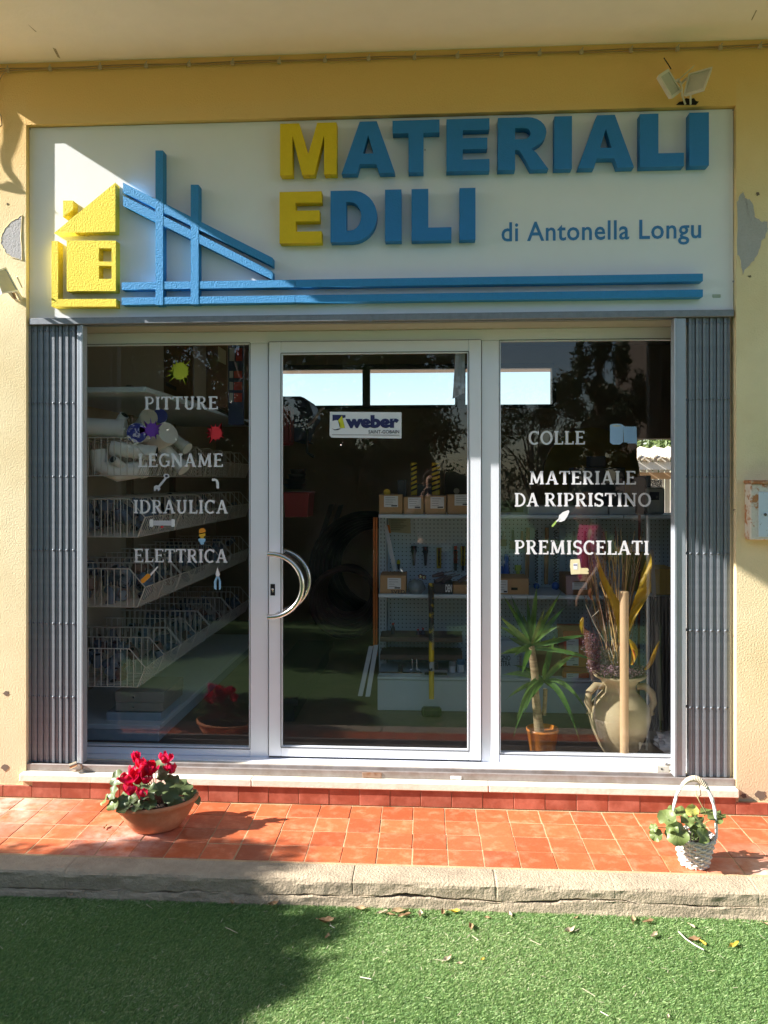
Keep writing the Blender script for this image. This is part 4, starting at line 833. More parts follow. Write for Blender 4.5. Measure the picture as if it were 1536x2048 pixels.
dl = [(650, 1842, .026, 1, 'dark brown curled leaf in the tree shadow on the turf'), (655, 1871, .012, 0, 'tiny brown leaf scrap in the shadow below the dark curled leaf'), (722, 1816, .020, 0, 'tan leaf against the kerb where the tree shadow ends'),
      (764, 1823, .018, 3, 'folded pale leaf under the widest gap of the kerb crack'), (783, 1826, .012, 1, 'small brown leaf between the folded pale leaf and the leaf heap'), (800, 1820, .026, 0, 'big crumpled tan leaf lying highest in the leaf heap by the kerb'), (808, 1829, .020, 1, 'brown leaf at the foot of the big crumpled tan leaf'),
      (841, 1826, .018, 3, 'pale crumpled leaf just past the leaf heap'), (886, 1824, .016, 1, 'brown leaf beside the orange one by the kerb'), (909, 1822, .017, 2, 'orange yellow leaf close to the kerb'), (942, 1852, .018, 1, 'brown crumpled leaf standing apart on the sunlit turf'),
      (975, 1833, .010, 1, 'small brown scrap between the orange leaf and the pale shell-like leaf'), (1020, 1827, .014, 3, 'pale shell-like leaf by the kerb'), (1152, 1832, .010, 0, 'small tan scrap near the kerb above the pointed tan leaf'), (1140, 1858, .022, 3, 'pointed tan leaf lying open on the sunlit turf'),
      (1266, 1838, .020, 0, 'tan leaf of the pair lying close to the kerb'), (1296, 1842, .018, 1, 'darker leaf of the pair lying close to the kerb'), (1308, 1870, .017, 3, 'narrow pale leaf in front of the leaf pair'), (1383, 1850, .012, 3, 'small pale leaf below the basket'),
      (1388, 1878, .020, 1, 'brown leaf beside the curved white twig'), (1405, 1883, .014, 2, 'narrow orange leaf touching the brown one near the white twig'), (1468, 1888, .020, 2, 'bright yellow leaf on the turf'), (895, 1914, .018, 3, 'thin forked beige leaf in the open turf'), (921, 1923, .010, 3, 'small beige scrap next to the forked leaf'),
      (548, 1806, .018, 1, 'brown leaf pair member beside the kerb deep in shadow'), (464, 1803, .016, 0, 'flat greenish brown leaf by the shaded kerb'), (137, 1787, .020, 1, 'very dark leaf against the shaded kerb below the planter side'), (1534, 1847, .014, 0, 'tan leaf at the turf edge under the meter box side'), (965, 1916, .008, 2, 'tiny olive fleck on the open turf'), (1336, 2030, .009, 3, 'pale narrow scrap far out on the sunlit turf')]
for i, (a, b, s, mi, lab) in enumerate(dl): dry_leaf(a, b, s, mi, 300+i*7, lab)
dry_leaf(211, 1652, .017, 1, 77, 'small curled brown leaf on the tiles beside the terracotta bowl', ZP-.004, 'dry leaf on the tiles')
def twig(pts, r, mat, lab):
    q = [WZ(a, b, .014) for a, b in pts]; mb = MB(); mb.tube(q, r, 5); mb.build('twig', mat, None, label=lab, cat='twig', group='twigs on the turf')
strawm = M('straw_pale', (.50, .45, .32), .8); tw_w = M('twig_white', (.58, .55, .47), .7)
for pts, r, m_, lab in (([(1357, 1863), (1372, 1878), (1390, 1890), (1408, 1900)], .0022, tw_w, 'curved white twig beside the brown leaf'), ([(720, 1954), (742, 1958)], .0018, tw_w, 'short white straw in front of the tree shadow'), ([(869, 1919), (892, 1921)], .001, strawm, 'thin straw by the forked leaf'), ([(945, 1872), (957, 1880)], .0012, strawm, 'short straw below the crumpled brown leaf'),
      ([(1060, 1880), (1082, 1890)], .001, strawm, 'fine straw on the open sunlit turf'), ([(1201, 2023), (1217, 2032)], .0014, tw_w, 'white straw far from the kerb'), ([(450, 1854), (475, 1866)], .0012, strawm, 'straw inside the tree shadow'), ([(293, 1809), (305, 1817)], .001, strawm, 'short straw in the shadow by the kerb'), ([(1165, 1977), (1190, 1992)], .0009, strawm, 'hair thin straw in mid turf'), ([(660, 1850), (669, 1856)], .0012, tw_w, 'little white straw below the dark curled leaf')):
    twig(pts, r, m_, lab)

# ---------------------------------------------------------------- trees and hedges round the forecourt
def leaf_cloud(name, blobs, n, size, mat, parent=None, seed=1, shell=.55, kind=None, flat=.0, **kw):
    rs2 = np.random.RandomState(seed); vol = np.array([b[1][0]*b[1][1]*b[1][2] for b in blobs])**.7; pick = rs2.choice(len(blobs), n, p=vol/vol.sum())
    C = np.array([b[0] for b in blobs])[pick]; S = np.array([b[1] for b in blobs])[pick]
    d = rs2.normal(size=(n, 3)); d /= np.linalg.norm(d, axis=1)[:, None]; rad = (shell+(1-shell)*rs2.rand(n)**.8)*(1+.12*rs2.normal(size=n)); P0 = C+d*S*rad[:, None]
    keep = P0[:, 2] > .03; P0 = P0[keep]; n = len(P0)
    u = rs2.normal(size=(n, 3)); u /= np.linalg.norm(u, axis=1)[:, None]; w_ = np.cross(u, rs2.normal(size=(n, 3))); w_ /= np.linalg.norm(w_, axis=1)[:, None]
    sz = size*rs2.uniform(.6, 1.3, (n, 1)); ar = .36
    off = np.array(org(parent)[:]) if parent else np.zeros(3); P0 = P0-off
    v = np.stack([P0-u*sz, P0+w_*sz*ar, P0+u*sz, P0-w_*sz*ar], 1)
    me = bpy.data.meshes.new(name); me.vertices.add(n*4); me.vertices.foreach_set('co', v.ravel()); me.loops.add(n*4); me.loops.foreach_set('vertex_index', np.arange(n*4))
    me.polygons.add(n); me.polygons.foreach_set('loop_start', np.arange(n)*4); me.update(calc_edges=True); me.materials.append(mat)
    o = bpy.data.objects.new(name, me); COL.objects.link(o)
    if parent: o.parent = parent
    if kind: o['kind'] = kind
    for k_, v_ in kw.items(): o[k_] = v_
    return o
leafm = M('broad_leaf', (.08, .13, .04), .22, col2=(.05, .09, .03), scale=4, var=.25, trans=.2)
laurel = M('laurel_leaf', (.065, .12, .03), .22, scale=8, var=.25, trans=.15)
pinem = M('pine_needles', (.028, .055, .022), .6, scale=3, var=.3, trans=.1)
bark = M('bark', (.14, .10, .07), .95, col2=(.22, .17, .13), scale=20, bump=1.5, bscale=40)
def bcore(blobs, parent, mat, k=.8):
    mb = MB()
    for c, s in blobs:
        bm = bmesh.new(); bmesh.ops.create_icosphere(bm, subdivisions=2, radius=1)
        for v in bm.verts: v.co = Vector((c[0]+v.co.x*s[0]*k, c[1]+v.co.y*s[1]*k, max(.02, c[2]+v.co.z*s[2]*k)))
        mb.frombm(bm, True)
    return mb.build('inner_foliage', mat, parent)
core_m = M('inner_leaves', (.02, .035, .012), .9, scale=20, var=.3)
# clipped laurel whose shadow falls across the turf and the kerb
bx_ = -4.55
lb = thing('laurel_bush', 'tall clipped laurel bush at the forecourt edge', 'bush', (bx_, -1.6, 0))
blobs = [((bx_, -1.50, .5), (.3, .34, .6)), ((bx_, -1.43, 1.1), (.3, .33, .6)), ((bx_, -1.43, 1.7), (.3, .30, .55)), ((bx_, -1.62, 1.65), (.3, .34, .5)), ((bx_+.05, -1.40, 2.26), (.24, .25, .33)), ((bx_, -1.5, .9), (.3, .34, .9)), ((bx_, -1.72, 1.0), (.35, .3, .8)), ((bx_+.08, -1.74, 2.28), (.26, .17, .36)), ((bx_+.1, -1.93, 2.22), (.26, .15, .36)), ((bx_, -1.9, 1.2), (.3, .2, .8))]
bcore(blobs, lb, core_m, .9); leaf_cloud('crown', blobs, 26000, .032, laurel, lb, 5, .86)
mb = MB(); mb.tube([(bx_, -1.6, 0), (bx_+.02, -1.6, .6)], .05, 8); mb.build('trunk', bark, lb)
lb2 = thing('young_tree', 'loose young tree with sparse branches at the forecourt edge', 'tree', (bx_-.6, -2.5, 0))
blobs = []
for _ in range(54):
    xs_, ys_, xb_ = rnd.uniform(-2.1, -.42), -1.12-.5*rnd.random(), bx_-.4+rnd.uniform(-.3, .3); z_ = (xs_-xb_)/1.56
    blobs.append(((xb_, ys_-z_/2.95, z_), (.07+.09*rnd.random(),)*3))
blobs = [b for b in blobs]
leaf_cloud('crown', blobs, 8000, .034, leafm, lb2, 6, .2); mb = MB(); mb.tube([(bx_-.6, -2.5, 0), (bx_-.5, -2.45, .9), (bx_-.4, -2.4, 1.8), (bx_-.35, -2.35, 2.5)], [.05, .04, .03, .012], 7)
for b in blobs[::3]: mb.tube([(bx_-.45, -2.42, 1.5), Vector(b[0])], [.015, .005], 5)
mb.build('trunk', bark, lb2)
# low hedge behind the photographer
hd = thing('clipped_hedge', 'long low clipped green hedge across the lawn from the shop', 'hedge', (0, -5.3, 0))
blobs = [((-9+.42*i, -5.3+.05*math.sin(i*2.2), .36), (.34, .40, .44+.02*math.sin(i*1.3))) for i in range(44)]
bcore(blobs, hd, core_m, .92); leaf_cloud('crown', blobs, 42000, .028, laurel, hd, 8, .88)
def tree(x, y, h, spread, seed, lab, mat=leafm, n=16000, size=.06, blobs_n=26, trunk=.14, low=.3, name='dense_tree'):
    rr = random.Random(seed); t = thing(name, lab, 'tree', (x, y, 0), 'trees beyond the low hedge')
    bl_ = []
    for _ in range(blobs_n):
        z = h*(low+(1-low)*rr.random()); k = spread*(1.0-.6*abs((z/h-.55)/.55)**2); a = rr.uniform(0, 6.28); q = k*rr.random()**.5
        bl_.append(((x+q*math.cos(a), y+q*math.sin(a), z), (spread*rr.uniform(.22, .38),)*2+(spread*rr.uniform(.18, .30),)))
    leaf_cloud('crown', bl_, n, size, mat, t, seed, .35)
    mb = MB(); mb.tube([(x, y, 0), (x+.1*spread, y, h*.3), (x-.05*spread, y+.05, h*.6), (x, y, h*.9)], [trunk, trunk*.8, trunk*.5, trunk*.15], 9)
    for b in bl_[::2]: mb.tube([(x, y, h*.35*rr.uniform(.8, 1.5)), (Vector(b[0])+Vector((x, y, h*.5)))/2+Vector((0, 0, .1)), Vector(b[0])], [trunk*.3, trunk*.15, trunk*.05], 5)
    mb.build('trunk', bark, t); return t
tree(-7.5, -9.2, 6.6, 3.0, 11, 'broad dense tree past the hedge, farthest along it from the pine', n=22000)
tree(-3.2, -9.8, 7.2, 2.8, 12, 'tallest leafy tree past the hedge, opposite the folding gate with the brass padlock', n=24000)
tree(-.7, -9.0, 6.4, 1.9, 13, 'leafy tree past the hedge straight opposite the sliding door', n=20000)
tree(-5.4, -7.0, 2.6, 1.3, 14, 'bushy low tree just past the hedge', n=9000, low=.1)
tree(1.7, -9.2, 3.1, 1.1, 15, 'thin open tree past the hedge next to the pine', n=3800, low=.35, size=.05, trunk=.08)
tree(-8.8, -6.0, 6.0, 1.6, 16, 'spreading tree standing on the lawn before the hedge end', n=16000, low=.42)
tree(-7.7, -5.0, 5.0, 1.35, 17, 'slim tree on the lawn between the young tree and the spreading tree', n=12000, low=.45)
for i in range(6): tree(-11.9+2.0*i, -12.2-.4*(i % 2), 5.6+.5*math.sin(i*2.1), 1.7, 30+i, 'background tree %s in the far row behind the hedge trees' % ('first', 'second', 'third', 'fourth', 'fifth', 'sixth', 'seventh')[i], n=9000, low=.05, size=.09)
th = thing('tall_hedge', 'tall dark unclipped hedge closing the garden behind the trees', 'hedge', (-5.5, -7.9, 0))
blobs = [((-12.5+.8*i, -7.9+.2*math.sin(i*2.2), .9+.5*(i % 2)), (.7, .5, 1.15+.25*math.sin(i*1.9))) for i in range(17)]
bcore(blobs, th, core_m, .92); leaf_cloud('crown', blobs, 20000, .05, laurel, th, 18, .85)
# pine with upright sprays
pt = thing('pine_tree', 'dark bushy pine with upright sprays beyond the low hedge', 'tree', (3.1, -11, 0), 'trees beyond the low hedge')
bl_ = []; rr = random.Random(21)
for _ in range(64):
    a = rr.uniform(0, 6.28); z = rr.uniform(.6, 3.4); q = 1.2*(1-(z/4.3)**2)**.5*rr.random()**.6 if z < 4.2 else 0
    bl_.append(((3.15+q*math.cos(a), -11+q*math.sin(a), z), (.22, .22, rr.uniform(.18, .30))))
bl_ += [((x_, -11+.1*(k_ % 3), z_), (r_x, r_x, h_)) for k_, (x_, z_, r_x, h_) in enumerate(((3.15, 4.1, .22, .55), (2.8, 3.75, .2, .4), (3.5, 3.8, .2, .45), (3.3, 4.35, .13, .45), (2.45, 3.3, .2, .35), (3.85, 3.3, .2, .35), (2.15, 2.8, .22, .3), (3.0, 4.6, .09, .35), (2.75, 4.2, .09, .35), (3.6, 4.25, .09, .35), (4.1, 2.9, .2, .3)))]
leaf_cloud('crown', bl_, 40000, .055, pinem, pt, 22, .0)
mb = MB(); mb.tube([(3.1, -11, 0), (3.15, -11, 2.5), (3.15, -11, 4.6)], [.16, .1, .02], 8); mb.build('trunk', bark, pt)
ob = thing('neighbour_building', 'dark plastered building standing beyond the pine', 'building', (6.8, -13, 0))
mb = MB(); mb.box(4.35, 10, -15, -11.6, 0, 6.2); mb.build('wall', M('dark_plaster', (.10, .075, .06), .95, scale=2, bump=.5), ob)
mb = MB(); mb.box(4.2, 10.2, -15.2, -11.4, 6.2, 6.4); mb.build('roof', M('roof_edge', (.2, .12, .09), .9), ob)
mb = MB(); mb.bbox(5.4, 6.6, -11.6, -11.54, 1.4, 3.0, .01); mb.build('window', M('dark_window', (.02, .02, .025), .1), ob)

# ---------------------------------------------------------------- people on the forecourt (seen mirrored in the glass)
skinm = M('skin', (.52, .29, .19), .55, scale=20, var=.06)
def skin_obj(name, verts, edges, radii, mat, parent, root=0, sub=2):
    me = bpy.data.meshes.new(name); off = org(parent); me.from_pydata([(Vector(v)-off)[:] for v in verts], edges, []); me.materials.append(mat)
    o = bpy.data.objects.new(name, me); COL.objects.link(o); o.parent = parent
    o.modifiers.new('skin', 'SKIN'); 
    me = o.data
    for i, r in enumerate(radii):
        sv = me.skin_vertices[0].data[i]; sv.radius = (r, r) if not isinstance(r, tuple) else r; sv.use_root = (i == root)
    md = o.modifiers.new('sub', 'SUBSURF'); md.levels = sub; md.render_levels = sub; o.modifiers['skin'].use_smooth_shade = True
    return o
def hand_chain(V, E, Rr, wrist_i, wrist, d, side, curl=.35, s=1.0):
    d = Vector(d).normalized(); side = Vector(side).normalized(); nrm = d.cross(side).normalized(); w0 = Vector(wrist)
    palm = len(V); V.append(w0+d*.045*s); Rr.append((.026*s, .014*s)); E.append((wrist_i, palm))
    for k, (off, ln) in enumerate(((-.030, .062), (-.011, .074), (.010, .070), (.029, .054))):
        prev = palm; p = w0+d*.085*s+side*off*s; V.append(p); Rr.append(.010*s); E.append((prev, len(V)-1)); dd = d.copy()
        for seg in (.42, .33, .25):
            prev = len(V)-1; dd = (dd+nrm*curl).normalized(); p = p+dd*ln*seg*s; V.append(p); Rr.append(.0078*s); E.append((prev, len(V)-1))
    p = w0+d*.03*s-side*.034*s; V.append(p); Rr.append(.012*s); E.append((palm, len(V)-1))
    for seg in (.026, .022): prev = len(V)-1; p = p+(d*.8-side*.5+nrm*curl).normalized()*seg*s; V.append(p); Rr.append(.009*s); E.append((prev, len(V)-1))
def person(lab, J, face, cloth_top, cloth_leg, hairm, glasses=True, sleeves='short', dressed_to='knee'):
    "J: joint positions; face: facing direction"
    f = Vector(face).normalized(); t = thing('person', lab, 'person', (J['pelvis'][0], J['pelvis'][1], 0))
    V = []; E = []; Rr = []; idx = {}
    def add(n, p, r, par=None):
        V.append(Vector(p)); Rr.append(r); idx[n] = len(V)-1
        if par: E.append((idx[par], idx[n]))
    add('pelvis', J['pelvis'], (.155, .115)); add('waist', J['waist'], (.125, .095), 'pelvis'); add('chest', J['chest'], (.155, .11), 'waist'); add('neck0', J['neck'], .062, 'chest')
    hb = Vector(J['head']); add('neck1', (hb+Vector(J['neck']))/2-f*.01, .052, 'neck0'); add('jaw', hb-Vector((0, 0, .055))+f*.022, (.062, .066), 'neck1'); add('skull', hb+Vector((0, 0, .045)), (.078, .092), 'jaw'); add('crown', hb+Vector((0, 0, .10))-f*.01, (.05, .058), 'skull')
    for s in 'lr':
        add('sh'+s, J['sh'+s], .058, 'chest'); add('el'+s, J['el'+s], .040, 'sh'+s); add('wr'+s, J['wr'+s], .026, 'el'+s)
        add('hip'+s, J['hip'+s], .10, 'pelvis'); add('kn'+s, J['kn'+s], .062, 'hip'+s); add('cf'+s, Vector(J['kn'+s])*.7+Vector(J['an'+s])*.3, .056, 'kn'+s); add('an'+s, J['an'+s], .036, 'cf'+s); add('ft'+s, Vector(J['an'+s])+f*.14-Vector((0, 0, .05)), (.042, .028), 'an'+s)
        d = (Vector(J['wr'+s])-Vector(J['el'+s])).normalized(); sd = d.cross(Vector((0, 0, 1))); sd = sd if sd.length > .1 else Vector((1, 0, 0))
        hand_chain(V, E, Rr, idx['wr'+s], J['wr'+s], d, sd)
    skin_obj('body', V, E, Rr, skinm, t)
    def cl(name, names, edges, grow, mat):
        vs = [V[idx[n]] for n in names]; rr_ = []
        for n in names:
            r = Rr[idx[n]]; rr_.append(tuple(a*grow+.006 for a in r) if isinstance(r, tuple) else r*grow+.006)
        skin_obj(name, vs, edges, rr_, mat, t)
    if sleeves == 'short':
        me_ = {s: (Vector(J['sh'+s])*.35+Vector(J['el'+s])*.65) for s in 'lr'}
        names = ['pelvis', 'waist', 'chest', 'shl', 'shr', 'neck0']
        for s in 'lr': V.append(me_[s]); Rr.append(.046); idx['sl'+s] = len(V)-1; names.append('sl'+s)
        cl('top', names, [(0, 1), (1, 2), (2, 3), (2, 4), (2, 5), (3, 6), (4, 7)], 1.1, cloth_top)
    else: cl('top', ['pelvis', 'waist', 'chest', 'shl', 'shr', 'neck0', 'ell', 'elr', 'wrl', 'wrr'], [(0, 1), (1, 2), (2, 3), (2, 4), (2, 5), (3, 6), (4, 7), (6, 8), (7, 9)], 1.12, cloth_top)
    e = 'kn' if dressed_to == 'knee' else 'an'
    if e == 'kn': cl('shorts', ['pelvis', 'hipl', 'hipr', 'knl', 'knr'], [(0, 1), (0, 2), (1, 3), (2, 4)], 1.1, cloth_leg)
    else: cl('trousers', ['pelvis', 'hipl', 'hipr', 'knl', 'knr', 'anl', 'anr'], [(0, 1), (0, 2), (1, 3), (2, 4), (3, 5), (4, 6)], 1.12, cloth_leg)
    for s in 'lr':
        a = Vector(J['an'+s]); mb = MB(); c = a+f*.06-Vector((0, 0, .03)); q = f.to_track_quat('X', 'Z')
        bm = bmesh.new(); bmesh.ops.create_uvsphere(bm, u_segments=14, v_segments=8, radius=1)
        for v in bm.verts: w0 = Vector((v.co.x*.135, v.co.y*.05, max(-.045, v.co.z*.055))); v.co = q @ w0+c
        mb.frombm(bm, True); mb.build('shoe', M('dark_shoe', (.05, .04, .04), .6), t)
    # hair, nose, eyes, mouth, ears
    mb = MB(); up = Vector((0, 0, 1)); sd = up.cross(f); hc = hb+up*.055-f*.014
    bm = bmesh.new(); bmesh.ops.create_uvsphere(bm, u_segments=28, v_segments=18, radius=1)
    for v in list(bm.verts):
        n = v.co.copy(); front = n.x; k = 1+.05*math.sin(n.y*9+n.z*7)+.04*math.sin(n.z*17+n.x*5)
        v.co = hc+(f*n.x*.108+sd*n.y*.094+up*n.z*.108)*k
    kill = [v for v in bm.verts if ((v.co-hc).dot(f) > .035 and (v.co-hc).dot(up) < .052) or (v.co-hc).dot(up) < -.085]
    bmesh.ops.delete(bm, geom=kill, context='VERTS'); mb.frombm(bm, True); h_ = mb.build('hair', hairm, t); md = h_.modifiers.new('thick', 'SOLIDIFY'); md.thickness = .012
    mb = MB(); mb.tube([hb+f*.082+up*.03, hb+f*.104-up*.012, hb+f*.088-up*.018], [.008, .013, .008], 8); mb.build('nose', skinm, t)
    for s in (1, -1):
        mb = MB(); bm = bmesh.new(); bmesh.ops.create_uvsphere(bm, u_segments=10, v_segments=6, radius=.011)
        for v in bm.verts: v.co += hb+f*.078+up*.024+sd*.03*s
        mb.frombm(bm, True); mb.build('eye', M('eye', (.25, .2, .18), .2), t)
        mb = MB(); mb.tube([hb+sd*.078*s+up*.03, hb+sd*.088*s+up*.015-f*.008, hb+sd*.08*s-up*.015], [.008, .013, .007], 7); mb.build('ear', skinm, t)
    mb = MB(); mb.tube([hb+f*.078-up*.042+sd*.02, hb+f*.088-up*.044, hb+f*.078-up*.042-sd*.02], .006, 6); mb.build('mouth', M('lips', (.5, .12, .1), .5), t)
    if glasses:
        mb = MB()
        for s in (1, -1): mb.tube([hb+f*.096+up*.024+sd*(.03*s+.022*math.cos(a))+up*.017*math.sin(a) for a in [i*math.pi/8 for i in range(17)]], .003, 5, cap=False); mb.tube([hb+f*.092+up*.026+sd*.052*s, hb+sd*.082*s+up*.03], .0028, 5)
        mb.build('glasses', dark_m, t)
    return t
pink = M('magenta_cloth', (.55, .03, .13), .85, scale=30, var=.1, bump=.5); jeans = M('dark_shorts', (.05, .05, .09), .9)
blond = M('streaked_hair', (.30, .17, .07), .5, col2=(.14, .07, .03), scale=30, aniso=(6, 6, 1))
px_, py_ = 1.24, -2.02
person('smiling person with short blond hair, glasses and a magenta top, standing beside the forecourt view', dict(pelvis=(px_, py_, .80), waist=(px_-.01, py_, .95), chest=(px_-.02, py_, 1.13), neck=(px_-.03, py_, 1.27), head=(px_-.06, py_, 1.36),
       shl=(px_-.01, py_+.17, 1.21), ell=(px_+.03, py_+.21, .98), wrl=(px_-.10, py_+.20, .80), shr=(px_-.01, py_-.17, 1.21), elr=(px_+.02, py_-.2, .98), wrr=(px_-.08, py_-.2, .80),
       hipl=(px_, py_+.09, .76), knl=(px_-.02, py_+.10, .43), anl=(px_, py_+.10, .075), hipr=(px_, py_-.09, .76), knr=(px_, py_-.10, .43), anr=(px_+.03, py_-.10, .075)), (-1, .25, 0), pink, jeans, blond)
x0, y0 = .0, -4.08
ph = person('person in dark clothes holding up a phone to photograph the shop', dict(pelvis=(x0, y0-.05, .93), waist=(x0, y0-.04, 1.08), chest=(x0, y0-.03, 1.28), neck=(x0, y0-.02, 1.45), head=(x0, y0-.0, 1.57),
       shl=(x0-.18, y0-.02, 1.38), ell=(x0-.22, y0+.15, 1.22), wrl=(x0-.09, y0+.26, 1.45), shr=(x0+.18, y0-.02, 1.38), elr=(x0+.22, y0+.13, 1.17), wrr=(x0+.11, y0+.25, 1.32),
       hipl=(x0-.09, y0-.05, .88), knl=(x0-.10, y0-.03, .5), anl=(x0-.11, y0-.05, .075), hipr=(x0+.09, y0-.05, .88), knr=(x0+.10, y0-.03, .5), anr=(x0+.11, y0-.05, .075)), (0, 1, 0), M('dark_top', (.045, .04, .05), .9), M('dark_trousers', (.03, .035, .05), .9), M('dark_hair', (.05, .03, .02), .5), glasses=False, sleeves='long', dressed_to='ankle')
fn = thing('phone', 'dark mobile phone held up in front of the face', 'phone', (x0, CAMY-.02, 1.52)); mb = MB(); mb.bbox(x0-.038, x0+.038, CAMY-.026, CAMY-.016, 1.475, 1.63, .004); mb.build('case', dark_m, fn)

# fine bits of straw and needles lying in the turf
rs3 = np.random.RandomState(44); n = 420; x = rs3.uniform(-2.1, 1.7, n); y = -.74-1.0*rs3.rand(n)**1.6; a = rs3.uniform(0, 6.28, n); l = rs3.uniform(.003, .012, n); w_ = .0007; z = rs3.uniform(.007, .013, n)
v = np.stack([np.c_[x-np.cos(a)*l-np.sin(a)*w_, y-np.sin(a)*l+np.cos(a)*w_, z], np.c_[x-np.cos(a)*l+np.sin(a)*w_, y-np.sin(a)*l-np.cos(a)*w_, z], np.c_[x+np.cos(a)*l+np.sin(a)*w_, y+np.sin(a)*l-np.cos(a)*w_, z+.002], np.c_[x+np.cos(a)*l-np.sin(a)*w_, y+np.sin(a)*l+np.cos(a)*w_, z+.002]], 1)
me = bpy.data.meshes.new('straw_litter'); me.from_pydata(v.reshape(-1, 3).tolist(), [], [tuple(range(4*i, 4*i+4)) for i in range(n)]); me.materials.append(strawm); o = bpy.data.objects.new('straw_litter', me); COL.objects.link(o); o['kind'] = 'stuff'; o['label'] = 'fine straw and needle litter in the turf'
# ---------------------------------------------------------------- inside of the shop
ZF = .185; YB = 4.3
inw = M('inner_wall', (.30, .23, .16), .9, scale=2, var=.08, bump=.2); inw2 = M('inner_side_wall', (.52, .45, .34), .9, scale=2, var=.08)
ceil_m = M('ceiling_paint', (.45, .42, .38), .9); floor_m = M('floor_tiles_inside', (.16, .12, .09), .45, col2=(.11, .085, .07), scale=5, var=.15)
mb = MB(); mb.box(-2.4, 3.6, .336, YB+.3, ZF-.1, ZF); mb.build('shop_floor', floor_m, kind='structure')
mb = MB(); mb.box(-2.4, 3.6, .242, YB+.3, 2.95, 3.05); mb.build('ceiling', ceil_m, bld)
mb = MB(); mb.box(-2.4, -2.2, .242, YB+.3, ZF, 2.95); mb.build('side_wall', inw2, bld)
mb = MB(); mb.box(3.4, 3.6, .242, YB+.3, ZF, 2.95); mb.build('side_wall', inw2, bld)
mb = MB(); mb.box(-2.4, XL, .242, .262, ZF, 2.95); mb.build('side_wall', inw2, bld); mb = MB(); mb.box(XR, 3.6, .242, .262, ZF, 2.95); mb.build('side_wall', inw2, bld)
# back wall with clerestory and a side window
wz0, wz1 = W(650, 818, YB).z, W(650, 730, YB).z; wxa, wxb = W(540, 800, YB).x, W(1108, 800, YB).x
ox0, ox1, oz1, oz0 = W(1274, 900, YB).x, W(1274, 900, YB).x+.95, W(1300, 877, YB).z, .95
for (a, b, c, d) in ((-2.2, ox0, ZF, wz0), (-2.2, wxa, wz0, wz1), (wxb, ox0, wz0, wz1), (-2.2, ox0, wz1, 2.95), (ox0, ox1, ZF, oz0), (ox0, ox1, oz1, 2.95), (ox1, 3.4, ZF, 2.95)):
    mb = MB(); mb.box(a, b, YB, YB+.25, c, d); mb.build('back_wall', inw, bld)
frm = M('dark_window_frame', (.07, .065, .075), .5)
cw = thing('clerestory_window', 'row of bright high windows with dark frames in the back wall', 'window', ((wxa+wxb)/2, YB, wz0))
mb = MB(); mb.box(wxa, wxb, YB-.01, YB+.05, wz0, wz0+.035); mb.build('bottom_bar', frm, cw); mb = MB(); mb.box(wxa, wxb, YB-.01, YB+.05, wz1-.05, wz1); mb.build('top_bar', frm, cw)
for a, b in ((725, 740), (910, 931), (1104, 1112), (536, 545)):
    mb = MB(); mb.box(W(a, 800, YB).x, W(b, 800, YB).x, YB-.01, YB+.05, wz0+.035, wz1-.05); mb.build('post', frm, cw)
for a, b in ((545, 725), (740, 910), (931, 1104)):
    mb = MB(); x0_, x1_ = W(a, 800, YB).x, W(b, 800, YB).x; mb.quad((x0_, YB+.02, wz0+.035), (x1_, YB+.02, wz0+.035), (x1_, YB+.02, wz1-.05), (x0_, YB+.02, wz1-.05)); mb.build('pane', gl_m, cw)
mb = MB(); mb.box(-2.9, 5.2, YB+.25, YB+1.1, wz1+.06, wz1+.16); mb.build('rear_eave', M('eave_paint', (.80, .66, .58), .9), bld)
# yard behind
shed = thing('yard_shed', 'open yard shed with a corrugated roof edge seen through the rear opening', 'shed', (3.3, 9.2, 0))
sz = W(1300, 930, 9).z
mb = MB(); n = 60
for i in range(n):
    x = 2.4+i*.06
    mb.obox((x+.03, 8.6, W(1300, 918, 9).z+.03*math.cos(i*math.pi*.5)), (x+.03, 10.6, W(1300, 905, 9).z+.1+.03*math.cos(i*math.pi*.5)), (.032, 0, .03*math.sin(i*math.pi*.5+.8)), (0, 0, .012))
mb.build('corrugated_roof', M('fibre_cement', (.55, .47, .36), .9, scale=20, var=.2), shed, kind='stuff')
mb = MB(); mb.box(2.3, 6.2, 8.7, 8.76, W(1300, 937, 9).z-.02, W(1300, 925, 9).z); mb.build('fascia', M('fascia', (.7, .64, .56), .8), shed)
mb = MB(); mb.box(2.3, 6.2, 9.4, 9.46, W(1300, 958, 9.4).z, W(1300, 945, 9.4).z); mb.build('beam', M('beam_wood', (.42, .28, .17), .8, scale=8, aniso=(.3, 3, 3)), shed)
mb = MB()
for i in range(40): mb.box(2.3+i*.1, 2.37+i*.1, 10.2+.02*(i % 2), 10.26, 0, 2.1)
mb.build('metal_siding', M('siding', (.5, .48, .44), .7), shed, kind='stuff')
mb = MB(); mb.box(3.15, 3.75, 9.55, 9.60, 1.1, 1.62); mb.build('mesh_screen', M('dark_mesh', (.04, .04, .05), .8, col2=(.6, .6, .58), scale=60, thr=(.52, .56)), shed)
tb = thing('blue_tarpaulin', 'bright blue tarpaulin bundled over things in the rear yard', 'tarpaulin', (2.6, 8, 0))
mb = MB(); bm = bmesh.new(); bmesh.ops.create_uvsphere(bm, u_segments=24, v_segments=14, radius=1)
for v in bm.verts: k = 1+.06*math.sin(9*v.co.x)+.05*math.sin(13*v.co.y+4*v.co.x); v.co = Vector((2.62+v.co.x*.30*k, 7.6+v.co.y*.5*k, W(1315, 990, 7.4).z+max(-.05, v.co.z)*.13*k))
